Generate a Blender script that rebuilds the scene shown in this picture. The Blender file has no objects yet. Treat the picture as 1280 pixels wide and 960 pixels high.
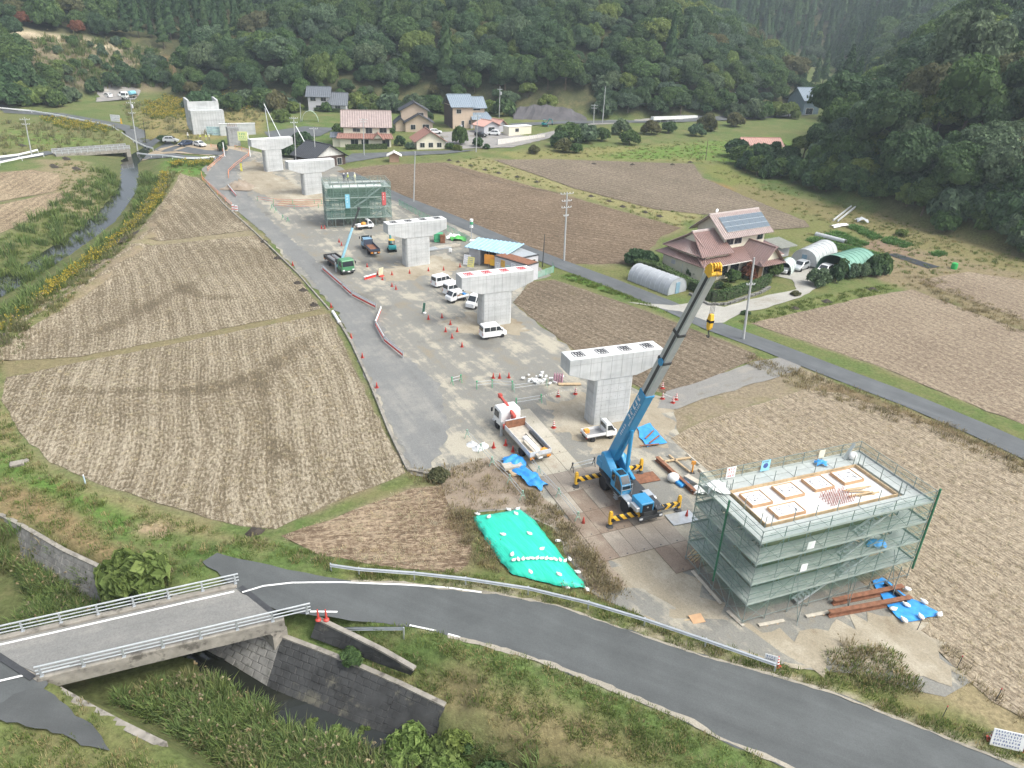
import bpy,bmesh,math,random
import numpy as np
from mathutils import Vector,Matrix
from mathutils.geometry import delaunay_2d_cdt
R = random.Random(7)
NR = np.random.default_rng(11)
sc = bpy.context.scene
C = sc.collection

# ------------------------------------------------------------------ camera, light, sky
FPX,PITCH,ROLL,CAMH = 900.0,math.radians(26.4),math.radians(2.15),36.5
cam_d = bpy.data.cameras.new('camera');cam = bpy.data.objects.new('camera',cam_d);C.objects.link(cam)
cam_d.sensor_width = 36;cam_d.lens = 36 * FPX / 1280;cam_d.clip_start = 0.5;cam_d.clip_end = 4000
cam.matrix_world = Matrix.Translation((0,0,CAMH)) @ Matrix.Rotation(math.pi / 2 - PITCH,4,'X') @ Matrix.Rotation(ROLL,4,'Z')
sc.camera = cam
SUN_EL,SUN_AZ = math.radians(52),math.radians(112)      # azimuth clockwise from +Y (the view direction)
sd = Vector((math.sin(SUN_AZ) * math.cos(SUN_EL),math.cos(SUN_AZ) * math.cos(SUN_EL),math.sin(SUN_EL)))
sun_d = bpy.data.lights.new('sun','SUN');sun = bpy.data.objects.new('sun',sun_d);C.objects.link(sun)
sun_d.energy = 0.95;sun_d.angle = math.radians(20);sun_d.color = (0.975,0.985,0.90)
sun.rotation_euler = sd.to_track_quat('Z','Y').to_euler()
w = bpy.data.worlds.new('World');sc.world = w;w.use_nodes = True
nt = w.node_tree;bg = nt.nodes['Background']
sky = nt.nodes.new('ShaderNodeTexSky');sky.sky_type = 'NISHITA';sky.sun_disc = False
sky.sun_elevation = SUN_EL;sky.sun_rotation = SUN_AZ
sky.air_density = 1.0;sky.dust_density = 5.0;sky.ozone_density = 1.0
hs = nt.nodes.new('ShaderNodeHueSaturation');hs.inputs['Saturation'].default_value = 0.45   # overcast: a paler sky
nt.links.new(sky.outputs[0],hs.inputs['Color']);nt.links.new(hs.outputs[0],bg.inputs[0])
bg.inputs[1].default_value = 0.15
sc.view_settings.view_transform = 'Standard';sc.view_settings.look = 'None'
sc.view_settings.exposure = 1.08;sc.view_settings.gamma = 1.0
sc.cycles.max_bounces = 6;sc.cycles.transparent_max_bounces = 16
sc.cycles.diffuse_bounces = 3;sc.cycles.use_denoising = True

# ------------------------------------------------------------------ survey: where things stand
def zb(y):
 """the valley floor: level near the site, rising gently up the valley"""
 d = np.maximum(np.asarray(y,float) - 112.0,0)
 return np.where(d < 20.8,0.0012 * d * d,0.52 + 0.05 * (d - 20.8))
def ray(px,py):
 a,b = (px - 640) / FPX,(py - 480) / FPX
 c,s = math.cos(ROLL),math.sin(ROLL)
 u,v = a * c + b * s,-a * s + b * c
 return (u,math.cos(PITCH) - v * math.sin(PITCH),-math.sin(PITCH) - v * math.cos(PITCH))
def G(px,py,dz=0.0):
 """a sighted bearing -> the point on the valley floor (dz above it)"""
 d = ray(px,py);z = dz
 for _ in range(30):
  t = (z - CAMH) / d[2]
  if t < 0: t = 600
  t = min(t,900);z = float(zb(d[1] * t)) + dz
 return (d[0] * t,d[1] * t)
def GL(pts,dz=0.0): return [G(px,py,dz) for px,py in pts]
def to_px(P):
 P = np.asarray(P,float);x,y,z = P[...,0],P[...,1],P[...,2] - CAMH
 d = math.cos(PITCH) * y - math.sin(PITCH) * z
 v = -(math.sin(PITCH) * y + math.cos(PITCH) * z);d = np.where(d > 1,d,1)
 u,v = x / d,v / d;c,s = math.cos(ROLL),math.sin(ROLL)
 return 640 + FPX * (u * c - v * s),480 + FPX * (u * s + v * c)

def sdist(x,y,poly):
 """signed distance to a polygon, positive inside"""
 x = np.asarray(x,float);y = np.asarray(y,float)
 d2 = np.full(x.shape,1e18);ins = np.zeros(x.shape,bool);n = len(poly)
 for i in range(n):
  (ax,ay),(bx,by) = poly[i],poly[(i + 1) % n]
  ex,ey = bx - ax,by - ay;L = ex * ex + ey * ey + 1e-12
  t = np.clip(((x - ax) * ex + (y - ay) * ey) / L,0,1)
  d2 = np.minimum(d2,(x - ax - t * ex) ** 2 + (y - ay - t * ey) ** 2)
  cr = ((ay > y) != (by > y)) & (x < (bx - ax) * (y - ay) / (by - ay + 1e-18) + ax)
  ins ^= cr
 return np.where(ins,1,-1) * np.sqrt(d2)
def ldist(x,y,line):
 d2 = np.full(np.shape(x),1e18)
 for (ax,ay),(bx,by) in zip(line[:-1],line[1:]):
  ex,ey = bx - ax,by - ay;L = ex * ex + ey * ey + 1e-12
  t = np.clip(((x - ax) * ex + (y - ay) * ey) / L,0,1)
  d2 = np.minimum(d2,(x - ax - t * ex) ** 2 + (y - ay - t * ey) ** 2)
 return np.sqrt(d2)
def sst(a,b,v): t = np.clip((v - a) / (b - a),0,1);return t * t * (3 - 2 * t)
_ph = NR.uniform(0,6.28,(6,2));_an = NR.uniform(0,6.28,6)
def wob(x,y,s):
 """cheap smooth noise, about -1..1"""
 o = 0
 for k in range(6):
  f = s * (1 + .37 * k);a = _an[k]
  o = o + np.sin((x * math.cos(a) + y * math.sin(a)) * f + _ph[k,0] + 1.3 * np.sin((y * math.cos(a) - x * math.sin(a)) * f * .7 + _ph[k,1]))
 return o / 3.2

# ------------------------------------------------------------------ survey lines
ROAD_Z = 0.5
road_up = GL([(252,703),(272,692),(360,714),(430,726),(505,728),(620,742),(700,758),(790,790),(880,820),(960,842),(1040,864),(1150,908),(1290,962),(1400,1010)],ROAD_Z)
road_lo = GL([(270,716),(291,733),(303,743),(347,763),(397,771),(510,783),(580,800),(660,822),(760,862),(830,890),(900,925),(960,950),(1010,972),(1120,1030)],ROAD_Z)
road_poly = road_up + road_lo[::-1]
bed_near = GL([(-160,640),(-60,690),(60,722),(180,775),(260,815),(330,868),(420,905),(520,940),(640,985),(740,1040)],-3.2) + \
  GL([(560,1120),(400,1060),(300,985),(235,935),(165,900),(105,872),(20,840),(-120,780),(-300,700)],-3.2)
top_near = GL([(-200,560),(-100,605),(0,640),(130,700),(205,738),(290,745),(350,772),(430,815),(540,868),(610,890),(700,925),(800,980),(900,1060)],0) + \
  GL([(500,1180),(380,1080),(262,968),(200,930),(130,885),(60,858),(-20,850),(-150,800),(-420,700)],0)
bed_far = GL([(205,172),(180,200),(172,220),(170,240),(140,278),(90,314),(30,352),(-40,392),(-160,455)],-2.0) + \
  GL([(-170,428),(-40,370),(20,339),(72,305),(120,270),(147,240),(153,225),(154,208),(160,172)],-2.0)
top_far = GL([(235,176),(205,205),(208,240),(180,278),(130,322),(70,367),(0,408),(-60,445),(-180,520)],0) + \
  GL([(-220,400),(-60,322),(0,300),(60,265),(98,232),(88,200),(95,180)],0)
hill_back = GL([(-420,150),(-100,150),(0,141),(60,133),(120,124),(165,118),(210,113),(245,124),(330,136),(400,138),(480,137),(560,139),(640,143),(700,147),(850,151),(960,147)],0) + \
   [(128,345),(150,470),(175,700),(160,1000),(-700,1000),(-700,400)]
hill_right = GL([(1420,352),(1280,322),(1200,300),(1120,276),(1050,250),(1010,228),(1000,210)],0) + [(104,258),(118,285),(140,330),(172,420),(215,560),(260,720),(800,720),(800,60)]
hill_far = [(-900,620),(100,560),(170,540),(240,560),(900,600),(900,1000),(-900,1000)]
def hill_h(x,y):
 x = np.asarray(x,float);y = np.asarray(y,float)
 j = wob(x,y,.035)
 db = np.maximum(sdist(x,y,hill_back) + 2.5 * j,0)
 dr = np.maximum(sdist(x,y,hill_right) + 2.5 * j,0)
 df = np.maximum(sdist(x,y,hill_far) + 6 * j,0)
 kl = sst(-260,-120,x)
 hb = (0.42 + .20 * kl) * 118 * (1 - np.exp(-db / 118)) * (1 + .10 * wob(x,y,.011))
 hr = 0.80 * 85 * (1 - np.exp(-dr / 85)) * (1 + .10 * wob(x + 90,y,.013))
 hf = 0.75 * 230 * (1 - np.exp(-df / 230))
 return np.maximum(np.maximum(hb,hr),hf),np.maximum(np.maximum(db,dr),df)
road_cl = [((a[0] + b[0]) / 2,(a[1] + b[1]) / 2) for a,b in zip(road_up[1:12],road_lo[:11])]
road_cl = GL([(300,722),(345,738),(430,748),(505,756),(600,772),(690,795),(790,830),(880,865),(960,898),(1050,935),(1150,980),(1300,1040)],ROAD_Z)
levee = GL([(-60,470),(0,435),(60,392),(130,345),(180,300),(215,250),(225,215)],0)
def channel(x,y,bed,top,depth):
 a = sdist(x,y,bed);b = sdist(x,y,top)
 t = np.where(a > 0,0,np.where(b < 0,1,-a / (-a + b + 1e-6)))
 t = t ** .8
 return depth * (1 - t)
patch_cl = GL([(262,706),(300,716),(340,730)],ROAD_Z)
app_cl = [(-31.0,30.6),(-40,26.8),(-80,10)]
wall_foot = GL([(-160,640),(-60,690),(60,722),(180,775),(260,815),(330,868),(420,905),(520,940),(640,985),(740,1040)],-3.2)
wall_mid = GL([(300,800),(345,822),(400,850),(450,872),(500,892),(556,915)],-2.0)
wing_mid = GL([(396,790),(440,808),(480,824),(514,842)],-.2)
W_TOP,W_FOOT = [(250,768),(300,782),(352,797),(400,815),(450,835),(500,857),(556,884)],[(222,800),(270,828),(330,868),(376,887),(420,905),(470,923),(545,950)]
V_TOP,V_FOOT = [(396,775),(440,796),(480,816),(518,838)],[(388,797),(432,813),(474,830),(514,844)]
WALLS = [(GL(a,zt),GL(b,zf),zt,zf) for a,b,zt,zf in ((W_TOP,W_FOOT,-.9,-3.3),(V_TOP,V_FOOT,.35,-.75))]
def behind_walls(x,y,z):
 '''the ground keeps behind the faces of the stone walls and leaves a ledge on top'''
 for top,foot,zt,zf in WALLS:
  s = sdist(x,y,foot + top[::-1]);a,b = ldist(x,y,foot),ldist(x,y,top);lim = zf + (zt - zf) * a / (a + b + 1e-6) - .28
  lim = np.where(s > 0,lim,np.where(b < a,zt - .05 + .9 * np.maximum(b - 1.1,0),9));z = np.where((s > -2.2) & (s < 99),np.minimum(z,np.where(s > -.35,np.where(s > 0,lim,np.minimum(lim,zt - .12)),lim)),z)
 return z
def bars(x,y,ch):
 '''gravel bars grown over with reeds beside the narrow stream'''
 d = ldist(x,y,wall_foot) + .5 * wob(x,y,.6);a = sst(-2.2,-3.2,ch) * (y < 70)
 up = sst(-27,-33,x)                       # above the bridge the stream keeps to the other bank
 return a * .8 * (sst(1.0,1.9,d) * (1 - up) + up * (1 - sst(4.5,6.0,d)))
def Zt(x,y):
 x = np.asarray(x,float);y = np.asarray(y,float)
 z = zb(y).copy() if np.ndim(y) else float(zb(y))
 ch = channel(x,y,bed_near,top_near,-3.3) + channel(x,y,bed_far,top_far,-2.2)
 emb = ROAD_Z * np.maximum((1 - sst(3.4,6.2,ldist(x,y,road_cl))) * sst(-1.2,-.2,ch),(1 - sst(3.2,6.0,ldist(x,y,app_cl))) * sst(-1.0,-.15,ch),(1 - sst(1.6,3.6,ldist(x,y,patch_cl))) * sst(-1.0,-.15,ch))
 ch = ch + bars(x,y,ch)
 lev = .8 * (1 - sst(.5,3.2,ldist(x,y,levee))) * sst(-1.0,-.2,ch)
 h,_ = hill_h(x,y)
 return behind_walls(x,y,z + ch + emb + lev + h) if np.ndim(x) and np.size(x) and np.min(y) < 60 else z + ch + emb + lev + h
def gz(x,y): return float(Zt(np.array([x]),np.array([y]))[0])
def P3(px,py,dz=0.0):
 x,y = G(px,py,dz);return Vector((x,y,float(zb(y)) + dz))
def hit(px,py,t0=30):
 """where a bearing meets the terrain, hills included"""
 d = ray(px,py);t = np.arange(t0,900,.5)
 X,Y,Z = d[0] * t,d[1] * t,CAMH + d[2] * t
 k = np.argmax(Z < Zt(X,Y));return Vector((X[k],Y[k],float(Zt(X[k:k+1],Y[k:k+1])[0])))

# ------------------------------------------------------------------ naming
def tag(o,label=None,cat=None,group=None,kind=None):
 if label: o['label'] = label
 if cat: o['category'] = cat
 if group: o['group'] = group
 if kind: o['kind'] = kind
 return o
def thing(name,loc,rz=0.0,label=None,cat=None,group=None):
 o = bpy.data.objects.new(name,None);C.objects.link(o);o.empty_display_size = .3
 o.location = loc;o.rotation_euler = (0,0,rz);return tag(o,label,cat,group)
def clone(root,loc=None,rz=None,label=None,group=None,scale=None):
 r = root.copy();C.objects.link(r)
 if loc is not None: r.location = loc
 if rz is not None: r.rotation_euler = (0,0,rz)
 if scale is not None: r.scale = scale if hasattr(scale,'__len__') else (scale,) * 3
 if label: r['label'] = label
 if group: r['group'] = group
 for ch in root.children:
  c = ch.copy();C.objects.link(c);c.parent = r
  for g in ch.children:
   d = g.copy();C.objects.link(d);d.parent = c
 return r

# ------------------------------------------------------------------ materials
def nodes_of(name):
 m = bpy.data.materials.new(name);m.use_nodes = True
 t = m.node_tree;return m,t,t.nodes['Principled BSDF']
def nd(t,kind,**kw):
 n = t.nodes.new(kind)
 for k,v in kw.items():
  if k.startswith('_'): setattr(n,k[1:],v)
  else: n.inputs[k.replace('__',' ')].default_value = v
 return n
def noise_node(t,vec,scale,detail=3,rough=.6):
 n = nd(t,'ShaderNodeTexNoise',Scale=scale,Detail=detail,Roughness=rough)
 if vec is not None: t.links.new(vec,n.inputs['Vector'])
 return n.outputs['Fac']
def ramp(t,fac,stops):
 r = t.nodes.new('ShaderNodeValToRGB');e = r.color_ramp.elements
 while len(e) < len(stops): e.new(.5)
 for q,(p,c) in zip(e,stops):
  q.position = p;q.color = (*c,1) if hasattr(c,'__len__') else (c,c,c,1)
 t.links.new(fac,r.inputs[0]);return r.outputs[0]
def mixc(t,fac,a,b,mode='MIX'):
 m = nd(t,'ShaderNodeMix',_data_type='RGBA',_blend_type=mode)
 for sock,v in ((m.inputs[0],fac),(m.inputs[6],a),(m.inputs[7],b)):
  if hasattr(v,'is_output'): t.links.new(v,sock)
  elif hasattr(v,'__len__'): sock.default_value = (*v,1)
  else: sock.default_value = v
 return m.outputs[2]
def bump(t,p,h,strength=.3,dist=.05):
 b = nd(t,'ShaderNodeBump',Strength=strength,Distance=dist);t.links.new(h,b.inputs['Height']);t.links.new(b.outputs[0],p.inputs['Normal'])
_mats = {}
def M(name,col=(.5,.5,.5),rough=.6,metal=0.0,var=.18,scale=1.5,spec=.4,bmp=0.0,alpha=1.0,stain=None):
 """plain material with a little real-world unevenness"""
 if name in _mats: return _mats[name]
 m,t,p = nodes_of(name);tc = t.nodes.new('ShaderNodeTexCoord').outputs['Object']
 f = noise_node(t,tc,scale,5)
 c = ramp(t,f,[(.3,tuple(x * (1 - var) for x in col)),(.7,tuple(min(1,x * (1 + var * .7)) for x in col))])
 if stain:
  s = ramp(t,noise_node(t,tc,stain[1],4,.7),[(stain[2],0),(stain[2] + .12,1)])
  c = mixc(t,s,c,stain[0])
 t.links.new(c,p.inputs['Base Color'])
 p.inputs['Roughness'].default_value = rough;p.inputs['Metallic'].default_value = metal
 p.inputs['Specular IOR Level'].default_value = spec
 if alpha < 1: p.inputs['Alpha'].default_value = alpha
 if bmp: bump(t,p,noise_node(t,tc,scale * 6,4),bmp,.03)
 _mats[name] = m;return m

# ------------------------------------------------------------------ mesh builder
class MB:
 """collects primitives; build() links them as ONE mesh object"""
 def __init__(s): s.v = [];s.f = [];s.mi = [];s.m = 0
 def mat(s,i): s.m = i;return s
 def add(s,vs,fs):
  o = len(s.v);s.v += [tuple(v) for v in vs];s.f += [tuple(i + o for i in f) for f in fs];s.mi += [s.m] * len(fs);return s
 def box(s,c,d,rz=0.0,rx=0.0,ry=0.0,taper=(1,1)):
  hx,hy,hz = d[0] / 2,d[1] / 2,d[2] / 2
  vs = [Vector((x * hx * (taper[0] if z > 0 else 1),y * hy * (taper[1] if z > 0 else 1),z * hz)) for z in (-1,1) for x,y in ((-1,-1),(1,-1),(1,1),(-1,1))]
  m = Matrix.Rotation(rz,3,'Z') @ Matrix.Rotation(ry,3,'Y') @ Matrix.Rotation(rx,3,'X')
  return s.add([m @ v + Vector(c) for v in vs],[(3,2,1,0),(4,5,6,7),(0,1,5,4),(1,2,6,5),(2,3,7,6),(3,0,4,7)])
 def bar(s,a,b,w,h=None,up=(0,0,1)):
  """square bar from a to b, w wide, h high"""
  a,b = Vector(a),Vector(b);h = w if h is None else h;d = (b - a).normalized();u = Vector(up)
  if abs(d.dot(u)) > .98: u = Vector((1,0,0)) if abs(d.x) < .9 else Vector((0,1,0))
  r = d.cross(u).normalized();u = r.cross(d).normalized()
  q = [r * (i * w / 2) + u * (j * h / 2) for i,j in ((-1,-1),(1,-1),(1,1),(-1,1))]
  return s.add([a + k for k in q] + [b + k for k in q],[(0,1,2,3),(7,6,5,4),(4,5,1,0),(5,6,2,1),(6,7,3,2),(7,4,0,3)])
 def tube(s,a,b,r,n=6,r2=None,cap=True):
  a,b = Vector(a),Vector(b);r2 = r if r2 is None else r2;d = (b - a).normalized()
  u = d.orthogonal().normalized();k = d.cross(u)
  vs = [p + (u * math.cos(t) + k * math.sin(t)) * q for p,q in ((a,r),(b,r2)) for t in [6.28319 * i / n for i in range(n)]]
  fs = [(i,(i + 1) % n,n + (i + 1) % n,n + i) for i in range(n)]
  if cap: fs += [tuple(range(n))[::-1],tuple(range(n,2 * n))]
  return s.add(vs,fs)
 def path(s,pts,r,n=5):
  for a,b in zip(pts[:-1],pts[1:]): s.tube(a,b,r,n)
  return s
 def prism(s,prof,y0,y1,plane='xz',f=None):
  """extrude a profile; f(v) may reshape each vertex"""
  n = len(prof)
  if plane == 'xz': vs = [(a,y,b) for y in (y0,y1) for a,b in prof]
  elif plane == 'yz': vs = [(y,a,b) for y in (y0,y1) for a,b in prof]
  else: vs = [(a,b,y) for y in (y0,y1) for a,b in prof]
  if f: vs = [f(Vector(v)) for v in vs]
  return s.add(vs,[tuple(range(n)),tuple(range(2 * n - 1,n - 1,-1))] + [(i,n + i,n + (i + 1) % n,(i + 1) % n) for i in range(n)])
 def ball(s,c,r,seg=8,ring=5,sq=(1,1,1)):
  vs = [(c[0],c[1],c[2] + r * sq[2])]
  for i in range(1,ring):
   t = math.pi * i / ring
   vs += [(c[0] + r * sq[0] * math.sin(t) * math.cos(6.28319 * j / seg),c[1] + r * sq[1] * math.sin(t) * math.sin(6.28319 * j / seg),c[2] + r * sq[2] * math.cos(t)) for j in range(seg)]
  vs.append((c[0],c[1],c[2] - r * sq[2]));e = len(vs) - 1
  fs = [(0,1 + j,1 + (j + 1) % seg) for j in range(seg)]
  for i in range(ring - 2):
   a = 1 + i * seg;fs += [(a + j,a + seg + j,a + seg + (j + 1) % seg,a + (j + 1) % seg) for j in range(seg)]
  a = 1 + (ring - 2) * seg;fs += [(e,a + (j + 1) % seg,a + j) for j in range(seg)]
  return s.add(vs,fs)
 def lathe(s,prof,c=(0,0,0),n=10,axis='z'):
  vs = []
  for r,h in prof:
   for j in range(n):
    t = 6.28319 * j / n;a,b = r * math.cos(t),r * math.sin(t)
    vs.append((c[0] + a,c[1] + b,c[2] + h) if axis == 'z' else (c[0] + a,c[1] + h,c[2] + b))
  k = len(prof);fs = [(i * n + j,i * n + (j + 1) % n,(i + 1) * n + (j + 1) % n,(i + 1) * n + j) for i in range(k - 1) for j in range(n)]
  fs += [tuple(range(n))[::-1],tuple(range((k - 1) * n,k * n))]
  return s.add(vs,fs)
 def quad(s,a,b,c,d): return s.add([a,b,c,d],[(0,1,2,3)])
 def mesh(s,name,mats,bev=0.0,smooth=False):
  me = bpy.data.meshes.new(name);me.from_pydata(s.v,[],s.f)
  for m in (mats if isinstance(mats,(list,tuple)) else [mats]): me.materials.append(m)
  me.polygons.foreach_set('material_index',s.mi)
  bm = bmesh.new();bm.from_mesh(me);bmesh.ops.recalc_face_normals(bm,faces=bm.faces)
  if bev:
   es = [e for e in bm.edges if len(e.link_faces) == 2 and e.calc_face_angle(0) > .5]
   bmesh.ops.bevel(bm,geom=es,offset=bev,segments=1,affect='EDGES',profile=.6,clamp_overlap=True)
  bm.to_mesh(me);bm.free()
  if smooth: me.polygons.foreach_set('use_smooth',[True] * len(me.polygons))
  me.update();return me
 def build(s,name,mats,parent=None,bev=0.0,smooth=False,label=None):
  o = bpy.data.objects.new(name,s.mesh(name,mats,bev,smooth));C.objects.link(o)
  if parent: o.parent = parent
  if label: o['label'] = label
  return o
def put(name,me,parent=None,loc=(0,0,0),rot=(0,0,0),scale=(1,1,1)):
 o = bpy.data.objects.new(name,me);C.objects.link(o);o.location = loc;o.rotation_euler = rot;o.scale = scale
 if parent: o.parent = parent
 return o
def np_mesh(name,V,F,mat=None):
 """fast mesh from numpy arrays; F has one fixed polygon size"""
 me = bpy.data.meshes.new(name);V = np.asarray(V,np.float32);F = np.asarray(F,np.int32)
 me.vertices.add(len(V));me.vertices.foreach_set('co',V.ravel())
 k = F.shape[1];me.loops.add(F.size);me.loops.foreach_set('vertex_index',F.ravel())
 me.polygons.add(len(F));me.polygons.foreach_set('loop_start',np.arange(0,F.size,k,dtype=np.int32))
 me.update(calc_edges=True);me.validate()
 if mat: me.materials.append(mat)
 return me

# ------------------------------------------------------------------ the ground sheet
SUNK = []          # outlines laid on the ground as sheets of their own: the ground dips a little under them
ZONES = []         # (outline, colour, feather) real colour of the soil and turf there
def sheet(name,poly,mat,off=.03,step=2.5,wobble=.0,kind='structure',sink=True,dens=1.5,zf=None):
 """lay an outline on the ground as a sheet that follows it"""
 pts = []
 n = len(poly)
 for i in range(n):
  a,b = Vector(poly[i]),Vector(poly[(i + 1) % n]);L = (b - a).length;k = max(1,int(L / dens))
  nrm = Vector((b.y - a.y,a.x - b.x)).normalized() if L > 1e-6 else Vector((0,0))
  for q in range(k):
   p = a.lerp(b,q / k)
   if wobble: p = p + nrm * (wobble * float(wob(p.x * 3,p.y * 3,.5)) + wobble * .6 * R.uniform(-1,1))
   pts.append((p.x,p.y))
 A = np.array(pts);nb = len(pts)
 gx,gy = np.meshgrid(np.arange(A[:,0].min(),A[:,0].max(),step),np.arange(A[:,1].min(),A[:,1].max(),step))
 gx = gx.ravel();gy = gy.ravel()
 ins = sdist(gx,gy,pts) > step * .35
 allp = [Vector(p) for p in pts] + [Vector((x,y)) for x,y in zip(gx[ins],gy[ins])]
 r = delaunay_2d_cdt(allp,[(i,(i + 1) % nb) for i in range(nb)],[],1,1e-4)
 V = np.array([(v.x,v.y) for v in r[0]])
 Z = (zf(V[:,0],V[:,1]) if zf else Zt(V[:,0],V[:,1])) + off
 me = bpy.data.meshes.new(name);me.from_pydata(np.column_stack([V,Z]).tolist(),[],r[2])
 bm = bmesh.new();bm.from_mesh(me)
 for f in bm.faces:
  if f.normal.z < 0: f.normal_flip()
 bm.to_mesh(me);bm.free()
 me.materials.append(mat);o = bpy.data.objects.new(name,me);C.objects.link(o);o['kind'] = kind
 if sink: SUNK.append(pts)
 return o
def ribbon(name,line,width,mat,off=.03,kind='structure',step=1.0,zf=None,sink=True):
 """a strip along a line"""
 P = []
 for a,b in zip(line[:-1],line[1:]):
  a,b = Vector(a),Vector(b);k = max(1,int((b - a).length / step));P += [a.lerp(b,i / k) for i in range(k)]
 P.append(Vector(line[-1]));L,Rr = [],[]
 for i,p in enumerate(P):
  d = (P[min(i + 1,len(P) - 1)] - P[max(i - 1,0)]).normalized();nn = Vector((-d.y,d.x)) * width / 2
  L.append(p + nn);Rr.append(p - nn)
 V = np.array([(v.x,v.y) for v in L + Rr]);Z = (zf(V[:,0],V[:,1]) if zf else Zt(V[:,0],V[:,1])) + off
 n = len(P);me = np_mesh(name,np.column_stack([V,Z]),[(i,n + i,n + i + 1,i + 1) for i in range(n - 1)],mat)
 o = bpy.data.objects.new(name,me);C.objects.link(o)
 if kind: o['kind'] = kind
 if sink: SUNK.append([tuple(v) for v in L] + [tuple(v) for v in Rr[::-1]])
 return o
# ------------------------------------------------------------------ ground materials
def ang(a,b):
 a,b = G(*a),G(*b);return math.atan2(b[1] - a[1],b[0] - a[0])
def wpos(t,rot=0.0,sc_=(1,1,1)):
 g = t.nodes.new('ShaderNodeNewGeometry').outputs['Position']
 mp = nd(t,'ShaderNodeMapping');mp.vector_type = 'TEXTURE' if False else 'POINT'
 r0 = nd(t,'ShaderNodeVectorRotate',Angle=-rot);t.links.new(g,r0.inputs['Vector'])
 mp.inputs['Scale'].default_value = sc_;t.links.new(r0.outputs[0],mp.inputs['Vector'])
 return mp.outputs[0]
def math_(t,op,a,b=None,clamp=False):
 n = t.nodes.new('ShaderNodeMath');n.operation = op;n.use_clamp = clamp
 for i,v in enumerate((a,b)):
  if v is None: continue
  if hasattr(v,'is_output'): t.links.new(v,n.inputs[i])
  else: n.inputs[i].default_value = v
 return n.outputs[0]
def field_mat(name,rot,soil,straw,pitch=1.0,rows=.5,patch=(.05,.5),straw_bias=.5,weeds=None,tracks=()):
 m,t,p = nodes_of(name)
 v = wpos(t,rot)
 warp = nd(t,'ShaderNodeTexNoise',Scale=.05,Detail=2);t.links.new(v,warp.inputs['Vector'])
 vw = nd(t,'ShaderNodeVectorMath',_operation='MULTIPLY_ADD');t.links.new(warp.outputs['Color'],vw.inputs[0]);vw.inputs[1].default_value = (0,3.0,0);t.links.new(v,vw.inputs[2])
 def sc_(s):
  q = nd(t,'ShaderNodeVectorMath',_operation='MULTIPLY');t.links.new(vw.outputs[0],q.inputs[0]);q.inputs[1].default_value = s;return q.outputs[0]
 row = noise_node(t,sc_((.10 / pitch,1.5 / pitch,1)),1.0,3,.65)          # swaths left by the harvester
 fine = noise_node(t,sc_((1.6,4.5,2)),1.0,4,.75)                          # straw lying along the rows
 speck = noise_node(t,v,2.2,4,.8)
 big = noise_node(t,v,patch[0],3,.6)
 def waves(period,dist):
  q = nd(t,'ShaderNodeTexWave',_wave_type='BANDS',_bands_direction='Y',Scale=.3142 / period,Distortion=dist,Detail=2,Detail__Scale=.6);t.links.new(vw.outputs[0],q.inputs['Vector']);return q.outputs['Fac']
 w1,w2 = waves(1.75 * pitch,1.2),waves(.36 * pitch,1.0)
 f = math_(t,'MULTIPLY_ADD',math_(t,'SUBTRACT',row,.5),rows * .72);f.node.inputs[2].default_value = straw_bias
 f = math_(t,'ADD',f,math_(t,'MULTIPLY',math_(t,'SUBTRACT',fine,.5),2.1))
 f = math_(t,'ADD',f,math_(t,'MULTIPLY',math_(t,'SUBTRACT',speck,.5),2.0))
 f = math_(t,'ADD',f,math_(t,'MULTIPLY',math_(t,'SUBTRACT',big,.5),patch[1] * 1.7))
 f = math_(t,'ADD',f,math_(t,'MULTIPLY',math_(t,'SUBTRACT',w1,.5),.16 * rows + .03));f = math_(t,'ADD',f,math_(t,'MULTIPLY',math_(t,'SUBTRACT',w2,.5),.17))
 for ln,wd in tracks:                                                             # damp, weedy tracks that cross the rows
  for (ax,ay),(bx,by) in zip(ln[:-1],ln[1:]):
   g = t.nodes.new('ShaderNodeNewGeometry').outputs['Position'];L = math.hypot(bx - ax,by - ay);mp = nd(t,'ShaderNodeMapping',_vector_type='TEXTURE',Location=((ax + bx) / 2,(ay + by) / 2,0),Rotation=(0,0,math.atan2(by - ay,bx - ax)),Scale=(L / 2 + wd * .6,wd,1e6));t.links.new(g,mp.inputs['Vector'])
   gr = nd(t,'ShaderNodeTexGradient',_gradient_type='SPHERICAL');t.links.new(mp.outputs[0],gr.inputs[0]);r_ = math_(t,'MULTIPLY',math_(t,'MULTIPLY',gr.outputs['Fac'],1.5,True),noise_node(t,v,.7,3,.7));f = math_(t,'SUBTRACT',f,math_(t,'MULTIPLY',r_,.55))

 mid = tuple((a * .55 + b * .45) for a,b in zip(soil,straw))
 c = ramp(t,f,[(.10,tuple(x * .72 for x in soil)),(.38,soil),(.55,mid),(.78,straw),(1,tuple(min(1,x * 1.2) for x in straw))])
 if weeds:
  wv = ramp(t,noise_node(t,v,.09,4,.7),[(weeds[1],0),(weeds[1] + .16,.75)])
  c = mixc(t,wv,c,weeds[0])
 t.links.new(c,p.inputs['Base Color']);p.inputs['Roughness'].default_value = .95;p.inputs['Specular IOR Level'].default_value = .1
 bump(t,p,f,.8,.16)
 return m
SOIL,STRAW = (.195,.158,.105),(.375,.325,.24)
ROW1 = ang((425,400),(508,590));ROW2 = ang((415,392),(330,300));ROWR = ang((740,355),(960,437));ROW6 = ang((1010,490),(1270,640))
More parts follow.
